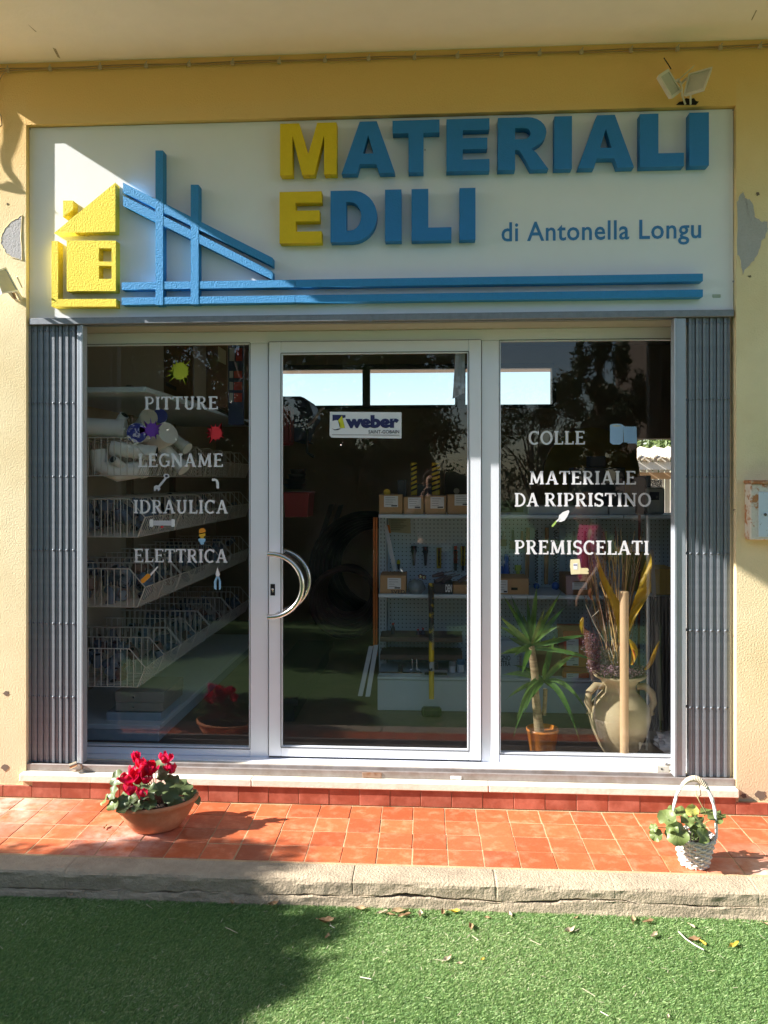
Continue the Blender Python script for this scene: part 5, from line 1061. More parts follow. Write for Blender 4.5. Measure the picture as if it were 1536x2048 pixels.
mb.frombm(bm, True); mb.build('cover', M('tarp_blue', (.05, .30, .62), .5), tb); mb = MB(); mb.box(2.4, 2.85, 7.3, 7.9, 0, W(1315, 990, 7.4).z); mb.build('load', M('load_dark', (.06, .06, .07), .8), tb)
yb = thing('yard_bush', 'sunlit green bush rising above the yard shed roof', 'bush', (3.6, 12, 0))
blobs = [((2.5+.35*i, 12+.2*math.sin(i*3), W(1310, 906, 12).z+.14*math.sin(i*2.3)), (.5, .5, .34)) for i in range(9)]
leaf_cloud('crown', blobs, 9000, .06, M('sunny_leaf', (.16, .22, .07), .5, var=.3, trans=.3), yb, 31, .3); mb = MB(); mb.tube([(3.6, 12, 0), (3.6, 12, 2)], .1, 8); mb.build('trunk', bark, yb)

# helper for things placed on shelves
card = M('cardboard', (.42, .26, .13), .85, scale=8, var=.1, bump=.15); paper = M('label_paper', (.62, .64, .66), .7); ink = M('ink', (.03, .03, .04), .7)
def ibox(name, lab, cat, x0, y0, x1, y1, Y, dp, mat, label_rect=None, lid=None, bev=.003, group=None, lines=4, flaps=False):
    a, b = W(x0, y1, Y), W(x1, y0, Y); t = thing(name, lab, cat, ((a.x+b.x)/2, Y+dp/2, a.z), group)
    mb = MB(); mb.bbox(a.x, b.x, Y, Y+dp, a.z, b.z, bev); mb.build('body', mat, t)
    if flaps:
        mb = MB(); mb.bbox(a.x-.002, b.x+.002, Y-.004, Y, b.z-.02, b.z+.002, .001); mb.build('rim', mat, t)
    if label_rect:
        c, d = W(label_rect[0], label_rect[3], Y), W(label_rect[2], label_rect[1], Y); yy = Y-(.0055 if flaps else .0015)
        mb = MB(); mb.box(c.x, d.x, yy, yy+.001, c.z, d.z); mb.m = 1
        h = d.z-c.z; w_ = d.x-c.x
        for k in range(lines): mb.box(c.x+w_*.1, c.x+w_*(.5+.35*rnd.random()), yy-.0006, yy, d.z-h*(.14+.2*k)-.002, d.z-h*(.14+.2*k))
        mb.box(c.x+w_*.52, d.x-w_*.06, yy-.0006, yy, c.z+h*.05, c.z+h*.17)
        mb.build('label_sheet', [paper, ink], t)
    return t
GY = 1.25; GB = 1.62
shm = M('shelf_enamel', (.52, .60, .65), .45, scale=3, var=.05); shb = M('shelf_back_enamel', (.44, .55, .62), .6, scale=3, var=.05)
gon = thing('gondola_shelving', 'long pale blue metal shelving with perforated back panels across the shop', 'shelving', (.9, GY, ZF))
gxa, gxb = W(757, 1100, GY).x, W(1420, 1100, GY).x
zs1, zs2, zsb = W(900, 1029, GY).z, W(900, 1189, GY).z, W(900, 1352, GY).z
for z in (zs1, zs2):
    for a, b in ((757, 1247), (1248, 1420)):
        mb = MB(); mb.bbox(W(a, 1000, GY).x, W(b, 1000, GY).x, GY, GB, z-.024, z, .003); mb.build('shelf_board', shm, gon)
for a, b in ((755, 960), (961, 1180), (1181, 1420)):
    mb = MB(); mb.bbox(W(a, 1000, GY-.03).x, W(b, 1000, GY-.03).x, GY-.03, GB, ZF, zsb-.022, .003); mb.build('base_panel', shm, gon)
    mb = MB(); mb.bbox(W(a, 1000, GY-.03).x, W(b, 1000, GY-.03).x, GY-.04, GB, zsb-.018, zsb, .003); mb.build('base_shelf', shm, gon)
pgx0, pgx1 = W(775, 1000, GB).x, 2.6
def pegboard(x0, x1, z0, z1):
    mb = MB(); mb.box(x0, x1, GB, GB+.01, z0, z1); o = mb.build('back_panel', shb, gon)
    mb = MB(); nx_ = int((x1-x0)/.0265); nz_ = int((z1-z0)/.0265)
    for i in range(nx_):
        for k in range(nz_):
            x = x0+.02+i*.0265; z = z0+.02+k*.0265; s = .0032; mb.add([(x-s, GB-.0006, z-s), (x+s, GB-.0006, z-s), (x+s, GB-.0006, z+s), (x-s, GB-.0006, z+s)], [(0, 1, 2, 3)])
    mb.build('peg_holes', dark_m, o, kind='stuff')
pegboard(pgx0, W(955, 1, GB).x, zsb, zs2-.03); pegboard(pgx0, W(955, 1, GB).x, zs2, zs1-.03); pegboard(W(957, 1, GB).x, W(1180, 1, GB).x, zs2, zs1-.03); pegboard(W(1182, 1, GB).x, pgx1, zs2, zs1-.03); pegboard(W(957, 1, GB).x, pgx1, zsb, zs2-.03)
for px in (758, 958, 1181):
    mb = MB(); x = W(px, 1, GB-.05).x; mb.box(x, x+.05, GB-.06, GB-.002, ZF, zs1+.01); o = mb.build('upright', shm, gon)
    mb = MB(); 
    for k in range(40): 
        z = zsb+.02+k*.026
        if z < zs1-.03: mb.box(x+.012, x+.016, GB-.0615, GB-.06, z, z+.013); mb.box(x+.034, x+.038, GB-.0615, GB-.06, z, z+.013)
    mb.build('slots', dark_m, o, kind='stuff')
# price board and notes
mb = MB(); a, b = W(779, 1064, GB-.005), W(822, 1037, GB-.005); mb.quad((a.x, GB-.006, a.z), (b.x, GB-.012, a.z-.01), (b.x-.005, GB-.012, b.z), (a.x-.01, GB-.004, b.z)); t = thing('paper_note', 'yellowish printed note hanging on the perforated panel', 'note', (a.x, GB, a.z)); mb.build('sheet', M('old_paper', (.36, .36, .26), .8), t)
mb = MB()
for k in range(6): mb.box(a.x+.01, b.x-.03-.02*(k % 3), GB-.0135, GB-.013, b.z-.012-.013*k, b.z-.009-.013*k)
mb.build('print_lines', ink, t, kind='stuff')
# boxes along the top shelf
for x0, y0, x1, lr, lab in ((758, 989, 805, (768, 992, 796, 1014), 'brown carton with a white delivery sheet, at the open end of the top shelf'), (807, 994, 847, (816, 995, 842, 1017), 'darker brown carton under the slimmer striped pole'),
                            (850, 991, 892, (861, 994, 888, 1017), 'brown carton under the thicker striped pole'), (895, 989, 948, (909, 989, 940, 1011), 'wide brown carton cut off by the door frame')):
    ibox('cardboard_box', lab, 'box', x0, y0, x1, 1029, GY+.02, .3, card, lr, group='cartons lined up on the top shelf')
for x0, x1, lab in ((823, 834, 'slim yellow and black striped pole behind the cartons'), (865, 880, 'thick yellow and black striped pole behind the cartons')):
    a, b = W(x0, 984, GY+.1), W(x1, 925, GY+.1); t = thing('striped_pole', lab, 'marker pole', ((a.x+b.x)/2, GY+.1, a.z), 'striped poles')
    mb = MB(); mb.bbox(a.x-.004, b.x, GY+.1, GY+.13, a.z-.02, b.z, .004); mb.build('pole', M('hazard_yellow', (.50, .34, .01), .5), t); mb = MB()
    for k in range(6): z = b.z-.02-k*.03; mb.add([(a.x-.004, GY+.099, z-.018), (b.x, GY+.099, z), (b.x, GY+.099, z+.013), (a.x-.004, GY+.099, z-.005)], [(0, 1, 2, 3)])
    mb.build('stripe', dark_m, t, kind='stuff')
ibox('tool_case', 'black tool case standing behind the second carton of the top shelf', 'case', 795, 960, 813, 993, GY+.15, .1, M('case_black', (.03, .03, .035), .5))
ibox('tool_case', 'low black case lying between the striped poles', 'case', 834, 968, 866, 992, GY+.12, .1, M('case_black', 0))
ibox('dark_crate', 'dark brown crate high behind the widest carton', 'crate', 890, 915, 950, 988, GY+.2, .15, M('crate_dark', (.05, .035, .02), .8))
for a, b, r, col, lab, nm in ((774, 985, .022, (.55, .36, .02), 'round yellow lid lying on the first carton', 'round_disc'), (913, 982, .018, (.22, .19, .14), 'small grey jar top on the widest carton', 'round_disc')):
    c = W(a, b, GY+.05); t = thing(nm, lab, 'lid', c); mb = MB(); mb.tube([c-Vector((0, .006, 0)), c+Vector((0, .006, 0))], r, 20); mb.tube([c-Vector((0, .008, 0)), c-Vector((0, .006, 0))], r*.7, 20); mb.build('disc', M(nm+str(a), col, .5), t)
# middle shelf
t = ibox('cardboard_box', 'small brown carton with stencilled letters on the second shelf', 'box', 760, 1151, 812, 1189, GY+.02, .22, card, (775, 1156, 802, 1178))
me = text_mesh('SVED', .1, off=.001); a, b = W(782, 1187, GY+.018), W(810, 1180, GY+.018); stand(me, 'stencil', ink, t, a.x, b.x, a.z, b.z, GY+.0185)
t = ibox('dark_carton', 'black carton printed with white letters behind the hammer handle', 'box', 868, 1167, 905, 1189, GY+.02, .2, M('carton_black', (.03, .035, .04), .6))
me = text_mesh('DEN', .1, off=.004); stand(me, 'print', paper, t, W(891, 1, GY).x, W(904, 1, GY).x, W(895, 1185, GY).z, W(895, 1170, GY).z, GY+.0185)
ibox('cardboard_box', 'plain low brown carton beside the black printed one', 'box', 906, 1170, 950, 1189, GY+.03, .2, card)
t = thing('plastic_bag', 'clear grey plastic bag of discs slumped on the second shelf', 'bag', W(832, 1190, GY)); mb = MB(); bm = bmesh.new(); bmesh.ops.create_uvsphere(bm, u_segments=22, v_segments=12, radius=1); c = W(832, 1176, GY+.04)
for v in bm.verts: k = 1+.1*math.sin(8*v.co.x+3*v.co.z); v.co = c+Vector((v.co.x*.055*k, v.co.y*.05, v.co.z*.045*k+(.01 if v.co.z > .7 else 0)))
mb.frombm(bm, True); mb.build('bag_body', M('bag_grey', (.16, .20, .22), .25), t)
for i, (a, b) in enumerate(((841, 1153), (848, 1155))):
    c = W(a, b, GY+.05); t = thing('steel_roller', ('shiny roller end above the plastic bag', 'second shiny roller end, the one nearer the trowels')[i], 'roller', c, 'shiny rollers on the second shelf'); mb = MB(); mb.tube([c, c+Vector((0, .12, -.01))], .014, 14); mb.build('roller', M('roller_red', (.12, .03, .03), .4), t); mb = MB(); mb.tube([c-Vector((0, .002, 0)), c+Vector((0, .001, 0))], .008, 12); mb.build('end_cap', steel, t)
def hung(name, lab, x, y0, y1, wd, parts, group):
    t = thing(name, lab, 'hand tool', W(x, y0, GB-.04), group); c0, c1 = W(x, y0, GB-.03), W(x, y1, GB-.03); hgt = c0.z-c1.z
    for nm, f0, f1, w0, w1, mat in parts:
        mb = MB(); n = 6; pts = [c0+Vector((0, 0, -hgt*(f0+(f1-f0)*k/n))) for k in range(n+1)]
        vs = []
        for k, p in enumerate(pts): w_ = (w0+(w1-w0)*k/n)*wd*(1+.08*math.sin(k*1.9)); vs += [p+Vector((-w_, 0, 0)), p+Vector((-w_*.7, -.012, 0)), p+Vector((w_*.7, -.012, 0)), p+Vector((w_, 0, 0))]
        fs = [(k*4+j, k*4+j+1, k*4+5+j, k*4+4+j) for k in range(n) for j in range(3)]+[(0, 1, 2, 3), (n*4+3, n*4+2, n*4+1, n*4)]
        mb.add(vs, fs); mb.build(nm, mat, t)
blk = M('tool_black', (.02, .02, .022), .5); redm = M('tool_red', (.45, .05, .03), .5); yelm = M('tool_yellow', (.42, .30, .02), .6); blue_t = M('tool_blue', (.03, .12, .45), .4); grn_t = M('tool_green', (.30, .42, .04), .4); woodt = M('tool_wood', (.32, .20, .10), .7); gry_t = M('tool_grey', (.25, .26, .28), .4)
G1 = 'blister packed knives hanging on the panel'
hung('packed_knife', 'red tipped knife on a tilted black card, first of the packed row', 828, 1092, 1131, .018, [('card', 0, .35, 1, 1, blk), ('tip', .02, .2, .5, .5, redm), ('body', .3, 1, .75, .45, blk)], G1)
hung('packed_knife', 'red tipped knife on a black card, second of the packed row', 851, 1093, 1131, .018, [('card', 0, .35, 1, 1, blk), ('tip', .02, .2, .5, .5, redm), ('body', .3, 1, .75, .45, blk)], G1)
hung('packed_knife', 'black knife on a yellow card hanging alone', 878, 1095, 1141, .018, [('card', 0, .9, .9, .85, yelm), ('tip', .03, .15, .6, .6, redm), ('body', .15, .8, .5, .4, blk)], G1)
hung('packed_knife', 'red and black knife hanging just past the lone yellow card', 911, 1092, 1141, .013, [('tip', 0, .15, .8, .8, redm), ('body', .15, 1, .9, .8, blk), ('edge', .2, .7, 1, 1, redm)], G1)
hung('packed_knife', 'knife on a yellow backing half hidden at the door frame', 926, 1092, 1141, .013, [('card', 0, .8, 1.3, 1.2, yelm), ('tip', 0, .15, .8, .8, redm), ('body', .15, 1, .7, .7, blk)], G1)
for x, lab in ((770, 'yellow capped bottle opener-shaped tool near the shelf post'), (797, 'yellow capped tool hanging beside the spirit level')): hung('capped_tool', lab, x, 1120, 1139, .013, [('cap', 0, .4, .8, 1, M('cap_yellow', (.55, .5, .02), .4)), ('shank', .4, 1, .8, .4, blk)], 'yellow capped tools')
def beam(name, lab, cat, p0, p1, wv, dv, mat, pname='bar'):
    t = thing(name, lab, cat, p1); mb = MB(); mb.obox(p0, p1, wv, dv); mb.build(pname, mat, t); return t
t = beam('spirit_level', 'slanting pale grey level leaning against the perforated panel', 'level', W(771, 1052, GY+.2), W(790, 1140, GY+.12), (.012, 0, .003), (0, .01, 0), M('level_grey', (.42, .43, .45), .5))
mb = MB(); mb.obox(W(776, 1050, GY+.24), W(779, 1066, GY+.24), (.010, 0, 0), (0, .006, 0)); mb.build('orange_end', M('level_orange', (.6, .18, .03), .5), t)
for i, (a, b, lab) in enumerate((((866, 1152), (886, 1147), 'grey trowel handle lying highest on the second shelf'), ((872, 1162), (893, 1152), 'grey trowel handle lying in the middle of the heap'), ((886, 1163), (902, 1154), 'grey trowel handle lying lowest in the heap'), ((918, 1163), (936, 1152), 'trowel handle with a bright steel blade by the door frame'))):
    t = thing('trowel', lab, 'trowel', W(*a, GY), 'trowels heaped on the second shelf'); p, q = W(*a, GY+.03), W(*b, GY+.1); mb = MB(); mb.tube([p, (p+q)/2, q], [.010, .014, .011], 10); mb.build('handle', M('handle_brown', (.13, .11, .12), .5), t)
    mb = MB(); mb.obox(q, q+Vector((.06, .06, .01)), (.0, .03, 0), (0, 0, .001)); mb.build('blade', blue_t if i == 3 else gry_t, t)
# lower bays: trays, squeegees, hooks
for y0, y1, lab in ((1276, 1283, 'upper brown wooden tray edge above the chrome squeegees'), (1311, 1319, 'lower brown wooden tray edge above the chrome squeegees')):
    a, b = W(760, y1, GY+.1), W(925, y0, GY+.1); t = thing('wooden_tray', lab, 'tray', (a.x, GY+.1, a.z), 'wooden trays'); mb = MB(); mb.box(a.x, b.x, GY+.1, GY+.33, a.z, b.z); mb.build('tray_board', M('tray_wood', (.14, .09, .07), .7), t)
chrome = M('chrome', (.75, .78, .82), .12, metal=1, var=.02)
for x0, x1, y, lab in ((757, 845, 1346, 'long chrome squeegee lying on the base shelf'), (848, 895, 1341, 'shorter dull squeegee behind the hammer handle')):
    a, b = W(x0, y, GY+.03), W(x1, y, GY+.03); t = thing('floor_squeegee', lab, 'squeegee', a, 'floor squeegees'); mb = MB(); mb.bbox(a.x, b.x, GY+.01, GY+.035, a.z-.008, a.z+.009, .004); mb.build('bar', chrome if x0 < 800 else gry_t, t)
    mb = MB(); mb.bbox(a.x+.003, b.x-.003, GY+.015, GY+.022, a.z-.024, a.z-.008, .001); mb.build('rubber', blk, t); mb = MB(); m_ = (a+b)/2; mb.tube([m_+Vector((0, 0, .005)), m_+Vector((0, .01, .05))], .014, 10); mb.build('socket', blk, t)
for i, x in enumerate((824, 833)):
    c = W(x, 1339, GY+.05); t = thing('chrome_hook', ('bright chrome hook standing nearer the squeegee socket', 'bright chrome hook standing nearer the sledgehammer')[i], 'hook', c, 'chrome hooks'); mb = MB(); mb.tube([c+Vector((-.012+.03*i, 0, -.004)), c, c+Vector((.002, 0, .03)), c+Vector((0, 0, .068))], .0055, 8); mb.build('rod', chrome, t)
# sledgehammer
t = thing('sledgehammer', 'yellow handled sledgehammer standing head down against the shelving', 'sledgehammer', W(863, 1404, 1.12))
p0, p1, p2 = W(863, 1398, 1.12), W(863, 1285, 1.16), W(862, 1166, 1.20); mb = MB(); mb.tube([p0, p1], [.016, .0165], 12); mb.build('handle', M('hammer_yellow', (.80, .52, .01), .45), t)
mb = MB(); mb.tube([p1, (p1+p2)/2, p2], [.0168, .0155, .018], 12); mb.build('grip', M('grip_black', (.03, .03, .03), .7, col2=(.40, .30, .03), scale=22, thr=(.56, .6)), t)
a, b = W(843, 1404, 1.1), W(883, 1394, 1.1); mb = MB(); z = ZF; mb.bbox(a.x, b.x, 1.08, 1.14, z+.001, z+.055, .012); mb.build('head', M('forged_steel', (.03, .04, .035), .5, metal=.5), t)
mb = MB(); c = W(863, 1332, 1.13); mb.lathe([(.0172, -.028), (.0172, .028)], c, 12); mb.build('sticker', M('sticker_bw', (.5, .5, .48), .5, col2=(.02, .02, .02), scale=30, thr=(.5, .52)), t)
mb = MB(); pts = [W(866, 1250, 1.1)+Vector((.006*math.sin(k*2.1), -.004*(k % 3), -.0035*k)) for k in range(44)]; mb.tube(pts, .002, 4); mb.build('tag_string', M('string_grey', (.4, .38, .33), .9), t)
# aluminium profiles, orange tubes, bulb
for i, (a, b) in enumerate((((742, 1292), (720, 1392)), ((752, 1290), (735, 1393)))):
    p, q = W(*a, 1.22), W(*b, 1.02); t = thing('aluminium_profile', ('folded aluminium profile leaning outermost at the shelving end', 'folded aluminium profile leaning closest to the shelving base')[i], 'profile', q, 'aluminium profiles'); mb = MB(); mb.obox(p, q, (.013, 0, 0), (0, .002, 0)); mb.obox(p+Vector((.013, .012, 0)), q+Vector((.013, .012, 0)), (.0015, 0, 0), (0, .012, 0)); mb.build('profile_strip', M('mill_aluminium', (.45, .48, .5), .4, metal=.6), t)
for i, x in enumerate((748, 753)):
    t = thing('orange_tube', ('thin orange tube standing away from the shelving post', 'thin orange tube touching the shelving post')[i], 'tube', W(x, 1190, 1.35), 'orange tubes'); mb = MB(); mb.tube([W(x, 1170, 1.35)+Vector((0, 0, -.45)), W(x, 1035, 1.35)], .007, 8); mb.build('pipe', M('pipe_orange', (.45, .12, .02), .5), t)
c = W(765, 1000, 1.5); t = thing('light_bulb', 'small white bulb hanging at the end of the top shelf', 'bulb', c); mb = MB(); mb.lathe([(0, -.03), (.018, -.022), (.022, 0), (.012, .02), (.01, .035)], c, 14); mb.build('bulb_glass', M('bulb_white', (.8, .8, .8), .2), t)
# hoses, planks, wheelbarrow and red tubs at the dark middle
def ring(c, Rr_, r, mat, name, t, n=48, tilt=.0):
    mb = MB(); mb.tube([c+Vector((Rr_*math.cos(a), tilt*Rr_*math.sin(a), Rr_*math.sin(a))) for a in [2*math.pi*i/n for i in range(n+1)]], r, 8, cap=False); return mb.build(name, mat, t)
hose = M('hose_black', (.008, .012, .011), .9); t = thing('hose_coil', 'big coil of black hose standing against the dark back wall', 'hose', W(735, 1200, 2.2))
for k in range(7): ring(W(735, 1140, 2.2)+Vector((.01*k, .05*k, 0)), .42-.018*k, .022, hose, 'hose_loop', t)
t = thing('hose_coil', 'coil of dark red brown hose lying in front of the black one', 'hose', W(690, 1200, 1.9))
for k in range(6): ring(W(690, 1205, 1.8)+Vector((0, .05*k, .01*k)), .235-.012*k, .02, M('hose_red', (.03, .010, .009), .85), 'hose_loop', t)
for i, (a, b) in enumerate((((664, 1008), (628, 1120)), ((682, 1010), (645, 1125)))):
    beam('dark_plank', ('dark plank leaning by the red tub', 'dark plank leaning towards the black hose coil')[i], 'plank', W(*a, 2.6), W(*b, 2.4), (.02, 0, .004), (0, .02, 0), M('plank_dark', (.03, .028, .025), .7), 'plank')
t = thing('wheelbarrow', 'dark blue wheelbarrow hung high with its tub outward', 'wheelbarrow', W(590, 900, 1.6)); nv = M('barrow_navy', (.012, .022, .06), .5)
pts = [(540, 792), (600, 792), (613, 797), (619, 808), (627, 832), (614, 850), (604, 880), (588, 885), (578, 868), (540, 862)]
mb = MB(); mb.prism([(W(a, b, 1.6).x, W(a, b, 1.6).z) for a, b in pts], 1.6, 2.0); mb.build('tub', nv, t, bevel=.02)
mb = MB(); mb.tube([W(616, 850, 1.55), W(630, 838, 1.5), W(643, 818, 1.45), W(649, 816, 1.45)], .010, 8); mb.build('handle', gry_t, t); mb = MB(); mb.tube([W(615, 852, 1.6), W(614, 905, 1.6), W(628, 914, 1.6)], .010, 8); mb.tube([W(615, 885, 1.6), W(626, 888, 1.6)], .006, 6); mb.build('leg', blk, t)
dred = M('dark_red_plastic', (.13, .012, .012), .4)
t = thing('red_jerrycan', 'dark red ribbed can hanging at the door stile below the wheelbarrow', 'jerrycan', W(570, 890, 1.5)); mb = MB(); a, b = W(552, 890, 1.45), W(581, 810, 1.45); mb.bbox(a.x, b.x, 1.45, 1.6, a.z, b.z, .015)
for k in range(3): mb.tube([(a.x+.025+.035*k, 1.448, a.z+.03), (a.x+.025+.035*k, 1.448, b.z-.03)], .006, 6)
mb.build('can', dred, t)
t = thing('red_tub', 'dark red plastic tub stacked under black pans', 'tub', W(590, 1032, 1.5)); a, b = W(566, 1034, 1.5), W(618, 988, 1.5); mb = MB(); mb.prism([(a.x+.015, a.z), (b.x-.012, a.z), (b.x, b.z), (a.x, b.z)], 1.5, 1.75); mb.bbox(a.x-.006, b.x+.006, 1.49, 1.76, b.z, b.z+.012, .003); mb.build('tub_body', M('tub_red', (.17, .012, .012), .4), t, bevel=.004)
t = thing('black_pans', 'nested black mixing pans piled above the red tub', 'pans', W(590, 985, 1.5))
for k in range(4): mb = MB(); c = W(590+2*k, 972-10*k, 1.62); mb.lathe([(0, -.02), (.05, -.02), (.08-.008*k, .012), (.082-.008*k, .014)], c, 20); mb.build('pan', blk, t)
t = thing('low_bench', 'low dark bench along the side shelving', 'bench', W(570, 1340, 1.2)); mb = MB(); p, q = W(548, 1345, .9), W(640, 1262, 2.2); mb.obox((p.x, .9, ZF+.13), (p.x, 2.6, ZF+.13), (.14, 0, 0), (0, 0, .02)); mb.build('bench_top', blk, t); mb = MB(); mb.box(p.x-.1, p.x+.11, .95, 2.55, ZF, ZF+.11); mb.build('bench_base', blk, t)
# curled paper taped to the inside of the door glass
t = thing('curled_paper', 'curled sheet of paper hanging from the top of the door glass', 'paper', W(920, 705, .3)); mb = MB(); vs = []
for i in range(9):
    f = i/8; y_ = 706+i*11.5; l, r_ = 911-6*f, 930-1*f
    for j in range(5): g_ = j/4; pp = W(l+(r_-l)*g_, y_-(9*g_ if i == 8 else 0)*1.4, .27+.03*math.sin(g_*2.5)+.04*f); vs.append(pp)
mb.add(vs, [(i*5+j, i*5+j+1, (i+1)*5+j+1, (i+1)*5+j) for i in range(8) for j in range(4)], True); mb.build('sheet', M('paper_white', (.6, .64, .72), .7, trans=.3), t)
# cans and bottles on the lower shelves
def bottle(x, y0, y1, wpx, Y, col, lab, nm='paint_can', grp='cans and bottles on the base shelf'):
    a, b = W(x, y1, Y), W(x, y0, Y); r = wpx*.5*(Y-CAMY)/F; h = b.z-a.z; t = thing(nm, lab, 'can' if nm == 'paint_can' else 'bottle', a, grp); mb = MB()
    if nm == 'paint_can': mb.lathe([(0, 0), (r, 0), (r, h*.92), (r*1.04, h*.93), (r*1.04, h), (0, h)], a, 20)
    else: mb.lathe([(0, 0), (r, 0), (r, h*.62), (r*.45, h*.78), (r*.4, h*.9), (0, h*.9)], a, 18)
    mb.build('body', M('can_%d' % int(col[0]*1000+col[2]*100), col, .4), t); mb = MB()
    if nm == 'paint_can': mb.lathe([(r*1.01, h*.25), (r*1.01, h*.7)], a, 20)
    else: mb.lathe([(0, h), (r*.5, h), (r*.5, h*.88), (0, h*.88)], a, 14)
    mb.build('paper_band' if nm == 'paint_can' else 'cap', paper if nm == 'paint_can' else M('cap_'+str(x), (.5, .06, .03), .4), t)
for x, y0, y1, w_, col, lab, nm in ((905, 1322, 1352, 13, (.30, .32, .34), 'small grey can between the hammer handle and the door frame', 'paint_can'), (922, 1318, 1352, 15, (.10, .20, .34), 'blue can nearest the door frame on the base shelf', 'paint_can'), (1190, 1335, 1366, 14, (.5, .42, .08), 'yellow bottle half hidden by the amphora neck', 'bottle'),
      (1060, 1275, 1298, 12, (.12, .16, .2), 'dark bottle glimpsed above the dim orange carton', 'bottle'), (1300, 1330, 1366, 17, (.30, .30, .32), 'grey can behind the leaning rod', 'paint_can')): bottle(x, y0, y1, w_, GY+.1, col, lab, nm)
for x, y0, y1, lab in ((786, 1246, 1277, 'short dark bottle standing first on the upper wooden tray'), (836, 1258, 1277, 'small dark pot with round cap on the upper wooden tray'), (846, 1256, 1277, 'small dark pot nearest the hammer handle on the upper wooden tray')): bottle(x, y0, y1, 9, GY+.2, (.05, .055, .06), lab, 'bottle', 'dark bottles on the wooden tray')
# right bay
ibox('appliance_box', 'long white carton with a round dark hole on the top shelf behind the window lettering', 'box', 1056, 1012, 1216, 1029, GY+.03, .25, M('carton_white', (.42, .44, .45), .7))
ibox('appliance_box', 'shorter white carton beside the long one on the top shelf', 'box', 1219, 1013, 1271, 1029, GY+.03, .25, M('carton_white', 0))
ibox('dark_machine', 'big black machine standing on the top shelf', 'machine', 1148, 935, 1250, 1011, GY+.15, .2, M('case_black', 0)); ibox('dark_machine', 'small black printed box on top of the big black machine', 'box', 1180, 912, 1212, 934, GY+.17, .12, M('case_black', 0))
c = W(1183, 950, 2.4); t = thing('yellow_disc', 'large dark yellow disc behind the black machine', 'disc', c); mb = MB(); mb.tube([c, c+Vector((0, .05, 0))], .36, 40); mb.build('disc', M('disc_yellow', (.22, .15, .01), .6), t)
t = ibox('coffee_machine', 'grey machine with dark front at the end of the top shelf', 'machine', 1294, 975, 1330, 1028, GY+.05, .2, M('machine_grey', (.28, .29, .27), .5), bev=.01)
mb = MB(); a, b = W(1299, 1000, GY+.05), W(1318, 984, GY+.05); mb.box(a.x, b.x, GY+.047, GY+.05, a.z, b.z); mb.build('display', M('display_dark', (.01, .015, .03), .2), t)
for i, (x0, x1, y0) in enumerate(((1275, 1291, 953), (1292, 1302, 951))): ibox('binder', ('thick dark binder at the edge of the yard view', 'thin dark binder leaning beside the thick one')[i], 'binder', x0, y0, x1, 1028, GY+.08, .18, M('binder_navy', (.025, .035, .055), .6), group='dark binders')
t = ibox('cardboard_box', 'brown carton with a hand hole below the blue spatula', 'box', 998, 1157, 1058, 1190, GY+.02, .25, card, (999, 1160, 1015, 1186)); mb = MB(); a, b = W(1023, 1181, GY), W(1036, 1176, GY); mb.bbox(a.x, b.x, GY+.017, GY+.02, a.z, b.z, .001); mb.build('hand_hole', dark_m, t)
ibox('cardboard_box', 'dark brown carton with a grey label behind the dried twigs', 'box', 1131, 1152, 1188, 1190, GY+.02, .25, M('cardboard_dark', (.20, .10, .05), .8), (1145, 1165, 1174, 1179), lines=2)
for i, (x, y0, y1, m__) in enumerate(((1007, 1062, 1092, 0), (1026, 1060, 1098, 1), (1044, 1062, 1096, 2), (1148, 1062, 1100, 0), (1170, 1062, 1140, 1), (1212, 1062, 1120, 2), (1232, 1062, 1128, 0))):
    hung('hung_brush', ('grey flat brush high beside the window stile', 'black handled brush second from the window stile', 'wooden handled brush third from the window stile', 'grey flat brush past the packed blade cards', 'black handled roller beside the dried twigs', 'wooden brush behind the dried twigs', 'grey brush behind the curled yellow leaf')[i], x, y0, y1, .02, [('handle', 0, .55, .35, .5, (gry_t, blk, woodt)[m__]), ('bristles', .55, 1, 1, 1.1, M('bristle', (.20, .15, .09), .9))], 'brushes hanging on the far panel')
G2 = 'tools hanging behind the window lettering'
hung('spatula', 'blue handled spatula hanging above the brown carton with a hand hole', 1013, 1108, 1155, .022, [('handle', 0, 1, .6, 1, blue_t)], G2); hung('spatula', 'short blue tool low at the window stile', 1002, 1132, 1152, .02, [('handle', 0, 1, .7, 1, blue_t)], G2)
hung('spatula', 'lime green hooked handle resting on the brown carton', 1036, 1130, 1158, .022, [('hook', 0, .4, 1, 1, grn_t), ('handle', .4, 1, .5, .8, grn_t)], G2)
for x in (1073, 1111):
    t = thing('spiral_mixer', ('spiral rod with a blue knob nearer the lime handle', 'spiral rod with a bigger blue knob nearer the dark carton')[x > 1100], 'mixer', W(x, 1180, GB-.1), 'spiral rods'); mb = MB()
    c0, c1 = W(x, 1060, GB-.1), W(x, 1165, GB-.1); pts = [c0.lerp(c1, i/120)+Vector((.009*math.cos(i*.9), .009*math.sin(i*.9), 0)) for i in range(121)]; mb.tube(pts, .003, 5); mb.build('spiral', blk, t)
    mb = MB(); bm = bmesh.new(); bmesh.ops.create_uvsphere(bm, u_segments=14, v_segments=10, radius=.02 if x < 1100 else .026)
    for v in bm.verts: v.co += W(x, 1172, GB-.1)
    mb.frombm(bm, True); mb.build('knob', blue_t, t)
for x, y1, lab in ((1093, 1168, 'wooden handle hanging between the spiral rods'), (1055, 1155, 'wooden handle hanging above the hand hole carton')):
    t = thing('wooden_tool', lab, 'handle', W(x, y1, GB-.08), 'wooden handles'); mb = MB(); mb.tube([W(x+1, 1055, GB-.08), W(x, 1110, GB-.08), W(x-1, y1, GB-.08)], [.012, .015, .013], 10); mb.build('shaft', woodt, t)
